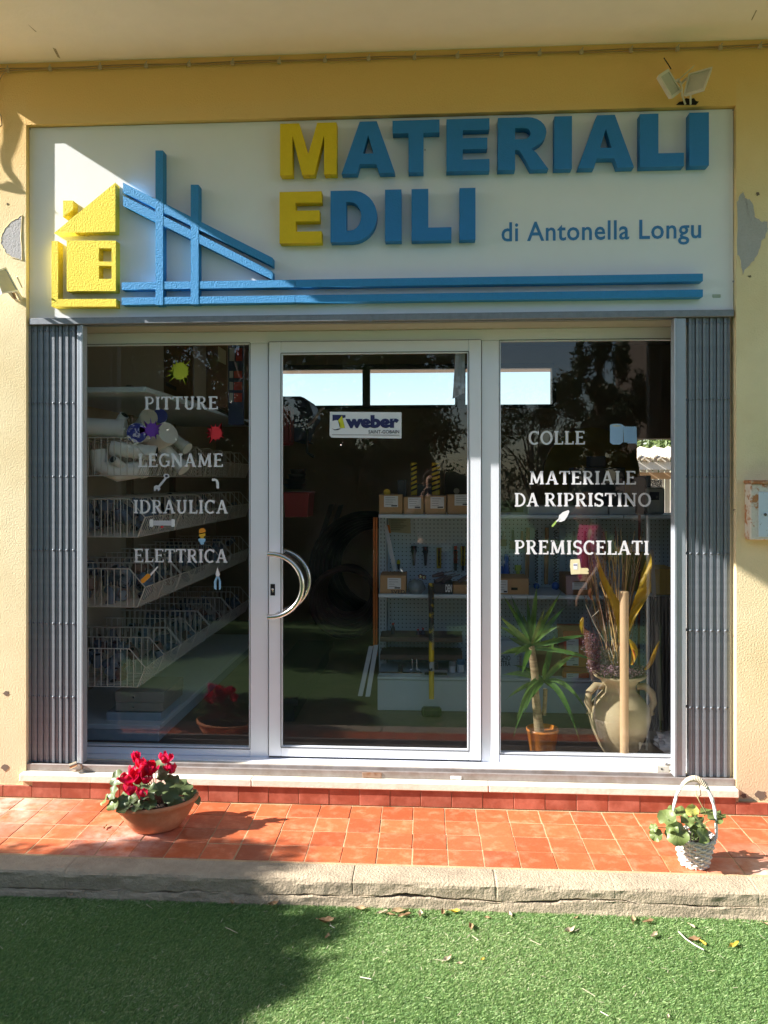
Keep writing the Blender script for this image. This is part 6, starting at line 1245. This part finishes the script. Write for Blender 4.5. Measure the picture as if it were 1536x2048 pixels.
for x in (1064, 1100, 1126): ibox('blade_card', ('pale blue packed blade card next to the first spiral rod', 'pale blue packed blade card between the rods', 'pale blue packed blade card before the film bag picture')[(1064, 1100, 1126).index(x)], 'package', x-8, 1055, x+6, 1165, GB-.03, .02, M('pack_blue', (.28, .38, .46), .4), group='packed blade cards')
hz_red = M('box_red', (.42, .035, .02), .6); hz_or = M('box_orange', (.55, .13, .02), .6)
for i, (y0, y1, m_) in enumerate(((1262, 1274, hz_red), (1276, 1312, hz_red), (1313, 1334, hz_or), (1335, 1344, hz_red), (1345, 1366, hz_or))):
    ibox('colour_box', ('flat red box topping the stack beside the purple dried flowers', 'tall red box in the stack beside the purple dried flowers', 'orange box in the middle of the stack beside the vase', 'thin red box low in the stack beside the vase', 'orange box at the bottom of the stack beside the vase')[i], 'box', 1126+2*(i % 2), y0, 1176+2*((i+1) % 2), y1-.5, GY-.0, .25, m_, (1133, y0+2, 1157, y1-3) if y1-y0 > 15 else None, lines=2, group='stack of red and orange boxes')
ibox('orange_carton', 'wide dim orange carton behind the yucca leaves', 'box', 1066, 1300, 1124, 1366, GY+.04, .2, M('box_dim', (.16, .05, .02), .7))
t = thing('cement_sack', 'pale sack printed with dark words and check boxes behind the yucca', 'sack', W(1015, 1370, GY)); a, b = W(985, 1372, GY-.02), W(1046, 1284, GY-.02); mb = MB(); mb.bbox(a.x, b.x, GY-.02, GY+.08, a.z, b.z, .025); mb.build('sack_body', M('sack_paper', (.36, .43, .50), .7, bump=.5, bscale=20), t)
for s_, y0, y1 in (('LEGNO', 1321, 1311), ('LASTRA', 1332, 1322)): me = text_mesh(s_, .1, off=.002); p, q = W(991, y0, GY-.02), W(1021, y1, GY-.02); stand(me, 'print', ink, t, p.x, q.x, p.z, q.z, GY-.0215)
mb = MB()
for y in (1312, 1323, 1334): p, q = W(1034, y+8, GY-.02), W(1041, y, GY-.02); [mb.box(*c_) for c_ in ((p.x, q.x, GY-.0212, GY-.0205, p.z, p.z+.002), (p.x, q.x, GY-.0212, GY-.0205, q.z-.002, q.z), (p.x, p.x+.002, GY-.0212, GY-.0205, p.z, q.z), (q.x-.002, q.x, GY-.0212, GY-.0205, p.z, q.z))]
mb.build('check_boxes', ink, t, kind='stuff')
beam('leaning_rod', 'grey wooden rod leaning in the corner beside the folding gate', 'rod', W(1303, 1100, 1.0), W(1322, 1440, .8), (.010, 0, 0), (0, .01, 0), M('rod_grey', (.30, .26, .23), .8), 'rod'); beam('red_rod', 'thin dark red rod standing behind the dried leaves', 'rod', W(1279, 1030, 1.15), W(1277, 1400, 1.1), (.006, 0, 0), (0, .006, 0), M('rod_red', (.14, .02, .02), .6), 'rod')
beam('acrylic_rod', 'thin pale upright strip standing behind the window beside the vase', 'strip', W(1294, 1030, .45), W(1293, 1500, .45), (.004, 0, 0), (0, .006, 0), M('strip_pale', (.38, .38, .36), .4), 'strip')
ibox('yellow_crate', 'yellow slatted crate by the folding gate on the second shelf', 'crate', 1309, 1138, 1352, 1190, GY+.02, .25, M('crate_yellow', (.40, .25, .02), .6, scale=4, var=.2, aniso=(12, 12, .3)))
ibox('olive_board', 'dull olive board standing behind the curled yellow leaves', 'board', 1247, 1104, 1302, 1188, GY+.2, .02, M('board_olive', (.20, .17, .03), .7))
t = thing('mirrored_gate', 'dark ribbed panel put in the corner for the mirrored folding gate', 'panel', W(1330, 1500, .9))  # added panel standing for the folding gate's reflection in the glass
for k in range(9): x = W(1296+7*k, 1300, .9).x; mb = MB(); mb.bbox(x, x+.013, .9, .925, ZF, W(1320, 1195, .9).z, .003); mb.build('slat', M('rib_dark', (.09, .085, .09), .5), t)
mb = MB(); x0_ = W(1294, 1300, .94).x; mb.box(x0_, x0_+.22, .94, .95, ZF, W(1320, 1195, .9).z); mb.build('backing', blk, t)
t = thing('plastic_wrap', 'crumpled clear plastic wrap on the floor by the folding gate', 'plastic wrap', W(1335, 1500, .4)); mb = MB(); bm = bmesh.new(); bmesh.ops.create_icosphere(bm, subdivisions=3, radius=1)
for v in bm.verts: k = 1+.35*math.sin(9*v.co.x+5*v.co.z)*math.sin(11*v.co.y); v.co = W(1338, 1488, .40)+Vector((v.co.x*.07*k, v.co.y*.06*k, v.co.z*.05*k+.01))
mb.frombm(bm); mb.build('wrap_sheet', M('wrap_grey', (.30, .30, .33), .15), t)

# ---------------------------------------------------------------- wire basket racks with fittings along the side wall
wire_m = M('basket_wire', (.60, .57, .52), .5, metal=.0); YB0 = .50
xF, xL_, xM, xBk = W(290, 1000, YB0).x, W(275, 1000, YB0).x, W(259, 1000, YB0).x, -2.17
def wires(mb, segs, r=.0022):
    for p, q in segs: mb.tube([p, q], r, 5, cap=False)
DB = .62
def basket(h, lab, loc):
    t = thing('wire_basket', lab, 'basket', (0, 0, 0), 'wire baskets racked along the side wall'); zm = h*.52
    out = lambda y: [(xBk, y, h), (xM, y, h), (xF, y, zm), (xL_, y, 0), (xBk, y, 0)]
    for y in (0, DB*.5, DB-.01):
        mb = MB(); o_ = out(y); 
        for i in range(4): wires(mb, [(o_[i], o_[i+1])], .0034)
        x = xBk+.02
        while x < xL_:
            top = h if x < xM else zm+(h-zm)*(xF-x)/(xF-xM); wires(mb, [((x, y, 0), (x, y, top))], .0026); x += .036
        mb.build('divider', wire_m, t, world=False)
    mb = MB(); y = .01
    while y < DB: wires(mb, [((xF, y, zm), (xL_, y, 0)), ((xL_, y, 0), (xBk, y, 0))]); y += .031
    wires(mb, [((xF, 0, zm), (xF, DB, zm)), ((xL_, 0, 0), (xL_, DB, 0)), ((xM-.2, 0, 0), (xM-.2, DB, 0))], .0032); mb.build('front_grid', wire_m, t, world=False)
    t.location = loc; return t
tz = [W(275, y, YB0).z for y in (951, 1074, 1214, 1374)]; hh = [W(200, 998, YB0).z-W(200, 1074, YB0).z]*4
rows_l = ('top', 'second', 'third', 'lowest'); b0 = None
for r in range(4):
    for k in range(4):
        lab = 'wire basket in the %s row of the side rack, %s' % (rows_l[r], ('at the window end', 'second from the window', 'third from the window', 'at the dark far end')[k])
        loc = (0, YB0+k*(DB+.01), tz[r])
        if b0 is None: b0 = basket(hh[0], lab, loc)
        else: dup(b0, loc, 0, lab)
rk = thing('side_rack', 'upright posts and top board of the side rack', 'rack', (-2.18, YB0, ZF))
for y in (.95, 1.9, 2.85): mb = MB(); mb.bbox(-2.199, -2.16, y, y+.05, ZF, 2.3, .003); mb.build('upright', M('rack_tan', (.25, .19, .13), .7), rk)
a = W(302, 776, YB0+.02); mb = MB(); mb.bbox(-2.19, a.x, YB0-.05, 3.2, a.z-.03, a.z, .004); mb.build('top_board', shm, rk)
pvc = M('pvc_white', (.82, .82, .78), .35, var=.04); pvc_b = M('cap_blue', (.02, .03, .30), .45); pvc_c = M('cap_cream', (.42, .39, .30), .5); gfit = M('fitting_grey', (.13, .17, .22), .45, rand=.3); bfit = M('fitting_brown', (.22, .14, .11), .5, rand=.2)
def pipe(lab, pts, r, mat=pvc, cap=None, ribs=0, mouth=None):
    t = thing('pvc_pipe', lab, 'pipe fitting', pts[0], 'white pipes piled in the top basket row'); mb = MB(); pts = [Vector(p) for p in pts]
    mb.tube(pts, r, 24); 
    if ribs:
        for k in range(ribs): f = (k+.5)/ribs; p = pts[0].lerp(pts[-1], f); d = (pts[-1]-pts[0]).normalized(); mb.tube([p-d*.008, p+d*.008], r*1.07, 24)
    mb.build('pipe_wall', mat, t)
    e = pts[-1]; d = (pts[-1]-pts[-2]).normalized(); mb = MB(); mb.tube([e, e+d*.03], r*1.12, 24); mb.build('socket', mat, t)
    if cap: mb = MB(); mb.tube([e+d*.031, e+d*.036], r*1.08, 28); mb.build('end_cap', cap, t)
    elif mouth != 0: mb = MB(); mb.tube([e+d*.0305, e+d*.032], r*.9, 24); mb.build('mouth', dark_m, t)
q = lambda a, b, y: W(a, b, y)
pipe('long white pipe lying back along the very top of the pile', [q(150, 852, .62), q(240, 857, .66)], .050, mouth=0)
pipe('white branch pipe pointing up behind the long one', [q(225, 862, .7), q(243, 838, .68)], .024)
pipe('white pipe ending in the dark blue cap', [q(300, 868, .95), q(276, 866, .60)], .050, cap=pvc_b)
pipe('white pipe ending in the cream cap', [q(262, 880, 1.0), q(295, 838, .64)], .044, cap=pvc_c)
pipe('white pipe ending in the small navy cap, behind the cream cap', [q(290, 860, 1.3), q(318, 834, .9)], .040, cap=pvc_b)
pipe('ribbed white pipe lying across the front basket', [q(222, 896, .60), q(302, 906, .64)], .040, ribs=6)
pipe('fat white elbow at the bottom of the front basket', [q(196, 900, .60), q(200, 932, .60), q(235, 946, .62), q(280, 938, .7)], .050)
pipe('thin white outlet showing its open mouth through the wires', [q(250, 935, .64), q(232, 923, .56)], .020)
pipe('white funnel shaped pipe under the cream cap', [q(290, 900, .9), q(330, 870, .78)], .060, mouth=0)
pipe('white pipe slanting out toward the window lettering', [q(325, 860, .95), q(368, 892, .9)], .032, mouth=0)
pipe('white pipe with square end hanging over the basket front', [q(325, 895, .85), q(362, 932, .82)], .038, mouth=0)
# small grey fittings heaped in the lower rows
def fitting(kind):
    t = thing('pipe_fitting', 'x', 'pipe fitting', (0, 0, 0)); mb = MB()
    if kind == 0: mb.tube([(-.035, 0, 0), (.0, 0, 0), (.018, 0, .007), (.026, 0, .026), (.028, 0, .05)], .022, 14); mb.tube([(-.045, 0, 0), (-.03, 0, 0)], .027, 14)
    elif kind == 1: mb.tube([(-.035, 0, 0), (.035, 0, 0)], .024, 14); mb.tube([(0, 0, 0), (0, 0, .045)], .022, 14); mb.tube([(0, 0, .035), (0, 0, .048)], .027, 14)
    else: mb.tube([(-.03, 0, 0), (.03, 0, 0)], .028, 16); mb.tube([(-.012, 0, 0), (.012, 0, 0)], .032, 16)
    mb.build('fitting_wall', (gfit, gfit, bfit)[kind], t, world=False)
    mb = MB(); e = (-.0455, -.0355, -.0305)[kind]; mb.tube([(e, 0, 0), (e+.001, 0, 0)], .018, 12); mb.build('mouth', dark_m, t, world=False); return t
fk = [fitting(0), fitting(1), fitting(2)]; used = [False]*3; rr = random.Random(5)
for r in (1, 2, 3):
    for i in range(70 if r > 1 else 56):
        k = rr.randrange(3) if r == 2 else (rr.choice((0, 1, 1)) if r == 1 else rr.choice((0, 2, 1)))
        mod = min(3, int(rr.random()**1.5*4)); x = rr.uniform(xBk+.06, xM+.02); y = YB0+mod*(DB+.01)+rr.uniform(.05, DB-.06); lay = i % 3
        z = tz[r]+.035+.055*lay+rr.uniform(0, .02)
        if r == 3 and lay == 2: z -= .05
        lab = '%s heaped in the %s row basket %s' % (('grey pipe elbow', 'grey pipe tee', 'brownish pipe coupling')[k], rows_l[r], ('at the window end', 'second from the window', 'third from the window', 'at the dark far end')[mod])
        g_ = 'pipe fittings heaped in the %s basket row' % rows_l[r]
        if not used[k]: used[k] = True; o = fk[k]; o.location = (x, y, z); o['label'] = lab
        else: o = dup(fk[k], (x, y, z), 0, lab)
        o['group'] = g_; o.rotation_euler = (rr.uniform(0, 6), rr.uniform(0, 6), rr.uniform(0, 6))
# metal boxes and plinth at the foot of the rack
mgr = M('metal_grey_box', (.32, .30, .27), .5, metal=.2); mbl = M('base_blue_grey', (.28, .36, .42), .6)
for i, (x0, y0, x1, y1) in enumerate(((229, 1385, 328, 1404), (230, 1406, 326, 1422), (212, 1426, 322, 1447))):
    t = ibox('letter_case', ('upper grey metal case with a small lock, stacked under the side rack', 'lower grey metal case with a small lock, stacked under the side rack', 'wide blue grey box carrying the two metal cases')[i], 'case', x0, y0, x1, y1, .62, .35, (mgr, mgr, mbl)[i])
    if i < 2: c = W(267, (y0+y1)/2, .62); mb = MB(); mb.tube([(c.x, .617, c.z), (c.x, .62, c.z)], .006, 10); mb.build('lock', steel, t)
t = thing('rack_plinth', 'pale blue base plinth running along the foot of the side rack', 'plinth', (-1.8, .55, ZF)); mb = MB(); mb.bbox(-2.18, W(318, 1480, .55).x, .55, 3.1, ZF, W(280, 1450, .55).z, .004); mb.build('plinth_board', mbl, t)
mb = MB(); mb.bbox(-2.18, W(318, 1480, .55).x+.006, .545, 3.1, W(280, 1455, .55).z-.012, W(280, 1450, .55).z+.003, .003); mb.build('plinth_edge', shm, t)
# boards and poster panel above the rack
t = thing('brown_door', 'brown wooden board hanging over the side rack behind the lime splash', 'board', W(360, 790, 1.4)); a, b = W(327, 800, 1.4), W(386, 640, 1.4); mb = MB(); mb.bbox(a.x, b.x, 1.4, 1.43, a.z, b.z, .004); mb.build('board', M('board_brown', (.16, .085, .04), .6, aniso=(6, 6, .5)), t)
t = thing('brown_door', 'second brown board with pale note, next to the poster panel', 'board', W(440, 800, 1.3)); a, b = W(412, 815, 1.3), W(455, 640, 1.3); mb = MB(); mb.bbox(a.x, b.x, 1.3, 1.33, a.z, b.z, .004); mb.build('board', M('board_brown2', (.14, .08, .06), .6), t); mb = MB(); mb.quad(W(436, 722, 1.297), W(452, 730, 1.297), W(452, 702, 1.297), W(436, 692, 1.297)); mb.build('note', pvc_c, t)
t = thing('poster_panel', 'navy poster panel with red and white pictures hanging near the door', 'poster', W(470, 850, 1.0)); a, b = W(456, 850, 1.0), W(487, 650, 1.0); mb = MB(); mb.bbox(a.x, b.x, 1.0, 1.02, a.z, b.z, .003); mb.build('panel', M('poster_navy', (.02, .035, .11), .5), t)
mb = MB()
for y0, y1, c_ in ((696, 722, 0), (742, 756, 1), (764, 780, 1), (786, 804, 1)):
    mb.m = c_; p, q_ = W(459 if c_ == 0 else 468, y1, .998), W(469 if c_ == 0 else 484, y0, .998); mb.box(p.x, q_.x, .997, .999, p.z, q_.z)
    mb.m = 1-c_; p, q_ = W(472 if c_ == 0 else 459, y1, .998), W(484 if c_ == 0 else 466, y0, .998); mb.box(p.x, q_.x, .997, .999, p.z, q_.z)
mb.build('pictures', [M('poster_pale', (.35, .38, .45), .5), M('poster_red', (.30, .03, .03), .5)], t, kind='stuff')
t = beam('slanting_pole', 'dark pole slanting down across the brown board', 'pole', W(333, 768, 1.35), W(500, 850, 1.9), (0, 0, .012), (0, .012, 0), blk, 'pole')

# ---------------------------------------------------------------- yucca, vase and bamboo in the window
yl = M('yucca_leaf', (.035, .10, .016), .4, col2=(.14, .24, .04), scale=6, var=.2, trans=.25, thr=(.45, .7)); ylt = M('yucca_trunk', (.34, .26, .15), .8, col2=(.18, .12, .06), scale=14, aniso=(1, 1, 6), bump=1.2)
def strap(c, tip, wd, droop, parent, seed, mat=yl, name='leaf', fold=.35):
    c, tip = Vector(c), Vector(tip); rr = random.Random(seed); n = 12; d = tip-c; L_ = d.length; side = d.cross(Vector((0, -1, .25))); side = side.normalized() if side.length > 1e-4 else Vector((1, 0, 0)); nrm = side.cross(d).normalized(); vs = []; tw = rr.uniform(-.5, .5)
    for i in range(n+1):
        f = i/n; w_ = wd*max(.04, (math.sin(math.pi*min(1, f*.93+.12)))**.75*(1-.25*f)); p = c+d*f+Vector((0, 0, droop*4*f*(1-f)*L_*.25)); s = side*math.cos(tw*f)+nrm*math.sin(tw*f)
        vs += [p-s*w_, p-nrm*w_*fold, p+s*w_]
    mb = MB(); mb.add(vs, [(i*3+j, i*3+j+1, i*3+4+j, i*3+3+j) for i in range(n) for j in range(2)], True); return mb.build(name, mat, parent)
YY = .46
yu = thing('potted_yucca', 'tall potted yucca with long green leaves standing behind the glass', 'potted plant', W(1085, 1508, YY))
pz = ZF; c = W(1085, 1500, YY); mb = MB(); mb.lathe([(0, 0), (.058, 0), (.062, .004), (.080, .125), (.084, .127), (.084, .14), (.078, .14), (.074, .12), (0, .115)], (c.x, YY, ZF+.002), 32); mb.build('pot', M('orange_glazed_pot', (.58, .20, .03), .3, col2=(.40, .12, .02), scale=8, aniso=(3, 3, .4), coat=.3), yu)
mb = MB(); mb.tube([(c.x-.015, YY, ZF+.11), W(1076, 1440, YY), W(1070, 1380, YY), W(1069, 1340, YY), W(1062, 1292, YY)], [.026, .024, .02, .021, .018], 12); mb.build('trunk', ylt, yu)
mb = MB(); mb.tube([W(1088, 1430, YY+.03), W(1090, 1400, YY+.03), W(1091, 1378, YY+.03)], [.012, .011, .012], 9); mb.build('trunk', ylt, yu)
ends = [(1006, 1191, .50), (1022, 1191, .56), (1054, 1190, .52), (1074, 1168, .46), (1123, 1182, .44), (1132, 1211, .50), (1118, 1253, .38), (1177, 1269, .40), (1201, 1326, .36), (997, 1230, .36), (996, 1252, .44), (999, 1309, .34), (1027, 1314, .34), (1043, 1352, .33), (1100, 1250, .6), (1045, 1225, .62), (1090, 1215, .38), (1015, 1275, .55)]
for i, (a, b, y) in enumerate(ends): strap(W(1062, 1290, YY)+Vector((0, 0, -.01*(i % 3))), W(a, b, y), .0125+.004*(i % 2), rnd.uniform(.05, .35) if b > 1240 else rnd.uniform(-.1, .15), yu, i)
e2 = [(1042, 1405, .34), (1027, 1474, .34), (1011, 1400, .38), (1160, 1484, .36), (1177, 1428, .36), (1047, 1434, .33), (1063, 1400, .32), (1005, 1350, .4), (1025, 1330, .5), (1110, 1268, .5), (1130, 1320, .5), (1150, 1310, .45), (1090, 1325, .35), (1032, 1440, .4), (1120, 1390, .5)]
for i, (a, b, y) in enumerate(e2): strap(W(1088, 1362, YY+.02), W(a, b, y), .013+.004*(i % 2), .9 if b > 1400 else .35, yu, 60+i)
t = thing('clay_amphora', 'pale clay amphora with two curved handles standing in the window', 'vase', W(1239, 1510, .45)); VY = .47; vc = W(1239, 1400, VY); clay = M('pale_clay', (.43, .35, .21), .75, col2=(.34, .26, .14), scale=3, var=.06, bump=.35, bscale=14)
zc = lambda py: W(1239, py, VY).z
prof = [(.0, ZF+.001), (.055, ZF+.001), (.07, zc(1510)), (.105, zc(1490)), (.140, zc(1460)), (.158, zc(1432)), (.150, zc(1412)), (.118, zc(1396)), (.085, zc(1382)), (.080, zc(1370)), (.098, zc(1359)), (.130, zc(1352)), (.137, zc(1347)), (.128, zc(1346)), (.09, zc(1356)), (.072, zc(1370)), (.07, zc(1390))]
mb = MB(); mb.lathe([(r, z) for r, z in prof], (vc.x, VY, 0), 44); mb.build('body', clay, t)
for s in (-1, 1):
    mb = MB(); pts = [(vc.x+s*.085, VY-.01, zc(1372)), (vc.x+s*.125, VY-.02, zc(1370)), (vc.x+s*.160, VY-.02, zc(1384)), (vc.x+s*.168, VY-.02, zc(1402)), (vc.x+s*.150, VY-.02, zc(1416)), (vc.x+s*.152, VY-.015, zc(1426)), (vc.x+s*.170, VY-.01, zc(1424))]
    mb.tube(pts, [.018, .020, .019, .018, .018, .016, .010], 12); mb.build('handle', clay, t)
ar = thing('dried_arrangement', 'dried twigs, curled yellow leaves and purple dried flowers standing in the amphora', 'dried flowers', (vc.x, VY, zc(1350)))
twm = [M('twig_tan', (.56, .36, .14), .7), M('twig_dark', (.20, .11, .07), .8), M('twig_grey', (.45, .40, .33), .7)]
rr = random.Random(9); base = Vector((vc.x, VY+.02, zc(1375)))
for i in range(64):
    x = 1165+125*rr.random(); top = 1050+rr.random()*150+abs(x-1235)*.2; y = VY+rr.uniform(-.06, .22); e = W(x, top, y); m1 = base.lerp(e, .5)+Vector((rr.uniform(-.03, .03), rr.uniform(-.02, .02), 0)); b_ = base+Vector((rr.uniform(-.05, .05), rr.uniform(-.04, .04), 0))
    mb = MB(); pts = [b_, b_.lerp(m1, .5)+Vector((rr.uniform(-.008, .008), 0, 0)), m1, m1.lerp(e, .5)+Vector((rr.uniform(-.012, .012), 0, 0)), e]; r = rr.choice((.002, .0026, .0036)); mb.tube(pts, [r, r, r*.9, r*.7, r*.4], 5)
    for k in range(rr.randrange(0, 3)): p = pts[3].lerp(e, rr.random()*.6); mb.tube([p, p+Vector((rr.uniform(-.04, .04), rr.uniform(-.02, .02), rr.uniform(.03, .08)))], r*.5, 4)
    mb.build('twig', twm[(0, 0, 1, 1, 2)[i % 5]], ar)
ylf = M('curled_yellow_leaf', (.56, .38, .02), .5, col2=(.50, .28, .02), scale=6, var=.15, trans=.35)
def ribbon(path, ws, y, seed, mat=ylf):
    mb = MB(); vs = []; n = len(path)
    for i, (a, b) in enumerate(path):
        for j in range(4): g_ = j/3*2-1; vs.append(W(a+g_*ws[i], b+g_*ws[i]*.25, y+.03*math.sin(i*1.3+g_*1.8+seed)))
    mb.add(vs, [(i*4+j, i*4+j+1, (i+1)*4+j+1, (i+1)*4+j) for i in range(n-1) for j in range(3)], True); o = mb.build('curled_leaf', mat, ar); md = o.modifiers.new('s', 'SUBSURF'); md.levels = 2; md.render_levels = 2
ribbon([(1194, 1110), (1200, 1140), (1210, 1165), (1222, 1190), (1236, 1215), (1246, 1240), (1244, 1268), (1240, 1290)], [1, 5, 8, 9, 14, 14, 9, 2], .40, 1)
ribbon([(1300, 1108), (1297, 1130), (1290, 1155), (1292, 1175), (1282, 1195), (1272, 1215), (1264, 1235), (1258, 1262)], [2, 8, 9, 13, 12, 9, 6, 3], .40, 2); ribbon([(1262, 1330), (1272, 1305), (1264, 1285), (1260, 1278)], [3, 8, 7, 2], .38, 3); ribbon([(1290, 1340), (1303, 1325), (1309, 1305), (1319, 1282)], [4, 5, 4, 1], .40, 4); ribbon([(1166, 1235), (1162, 1250), (1166, 1268)], [2, 6, 2], .5, 5)
ribbon([(1182, 1175), (1177, 1188), (1184, 1200)], [1, 5, 1], .42, 6, M('dry_pink_leaf', (.40, .16, .08), .7)); ribbon([(1266, 1330), (1268, 1312), (1264, 1298)], [1, 4, 1], .37, 7, M('red_bloom', (.55, .04, .02), .6))
pur = M('purple_dried_flowers', (.14, .06, .10), .9, col2=(.40, .32, .34), scale=50, thr=(.5, .62), var=.2)
for i, (blobs, n) in enumerate(((([(W(1182, 1290, .42), (.05, .04, .07)), (W(1200, 1310, .42), (.05, .04, .05)), (W(1188, 1330, .44), (.04, .04, .05))]), 1500), ([(W(1220, 1340, .36), (.06, .04, .035)), (W(1250, 1345, .38), (.06, .05, .03)), (W(1276, 1343, .42), (.045, .04, .035)), (W(1212, 1325, .40), (.03, .03, .03))], 2400))):
    leaf_cloud('flower_mass', [(tuple(c_), s) for c_, s in blobs], n, .007, pur, ar, 70+i, .2, kind='stuff')
t = thing('bamboo_pole', 'smooth tan wooden pole standing upright in front of the amphora', 'pole', W(1249, 1510, .30)); a, b = W(1249, 1183, .30), W(1249, 1510, .30); bam = M('peeled_bamboo', (.62, .42, .24), .5, col2=(.54, .34, .18), scale=5, var=.06, aniso=(3, 3, .4))
r_ = (W(1258, 1300, .30).x-W(1240.5, 1300, .30).x)/2; mb = MB(); mb.tube([(a.x, .30+r_*.2, ZF), (a.x, .30+r_*.2, a.z-.004)], r_, 24); mb.build('pole', bam, t); mb = MB(); mb.lathe([(r_, -.004), (r_*.9, 0), (0, 0)], (a.x, .30+r_*.2, a.z), 24); mb.build('end', bam, t)
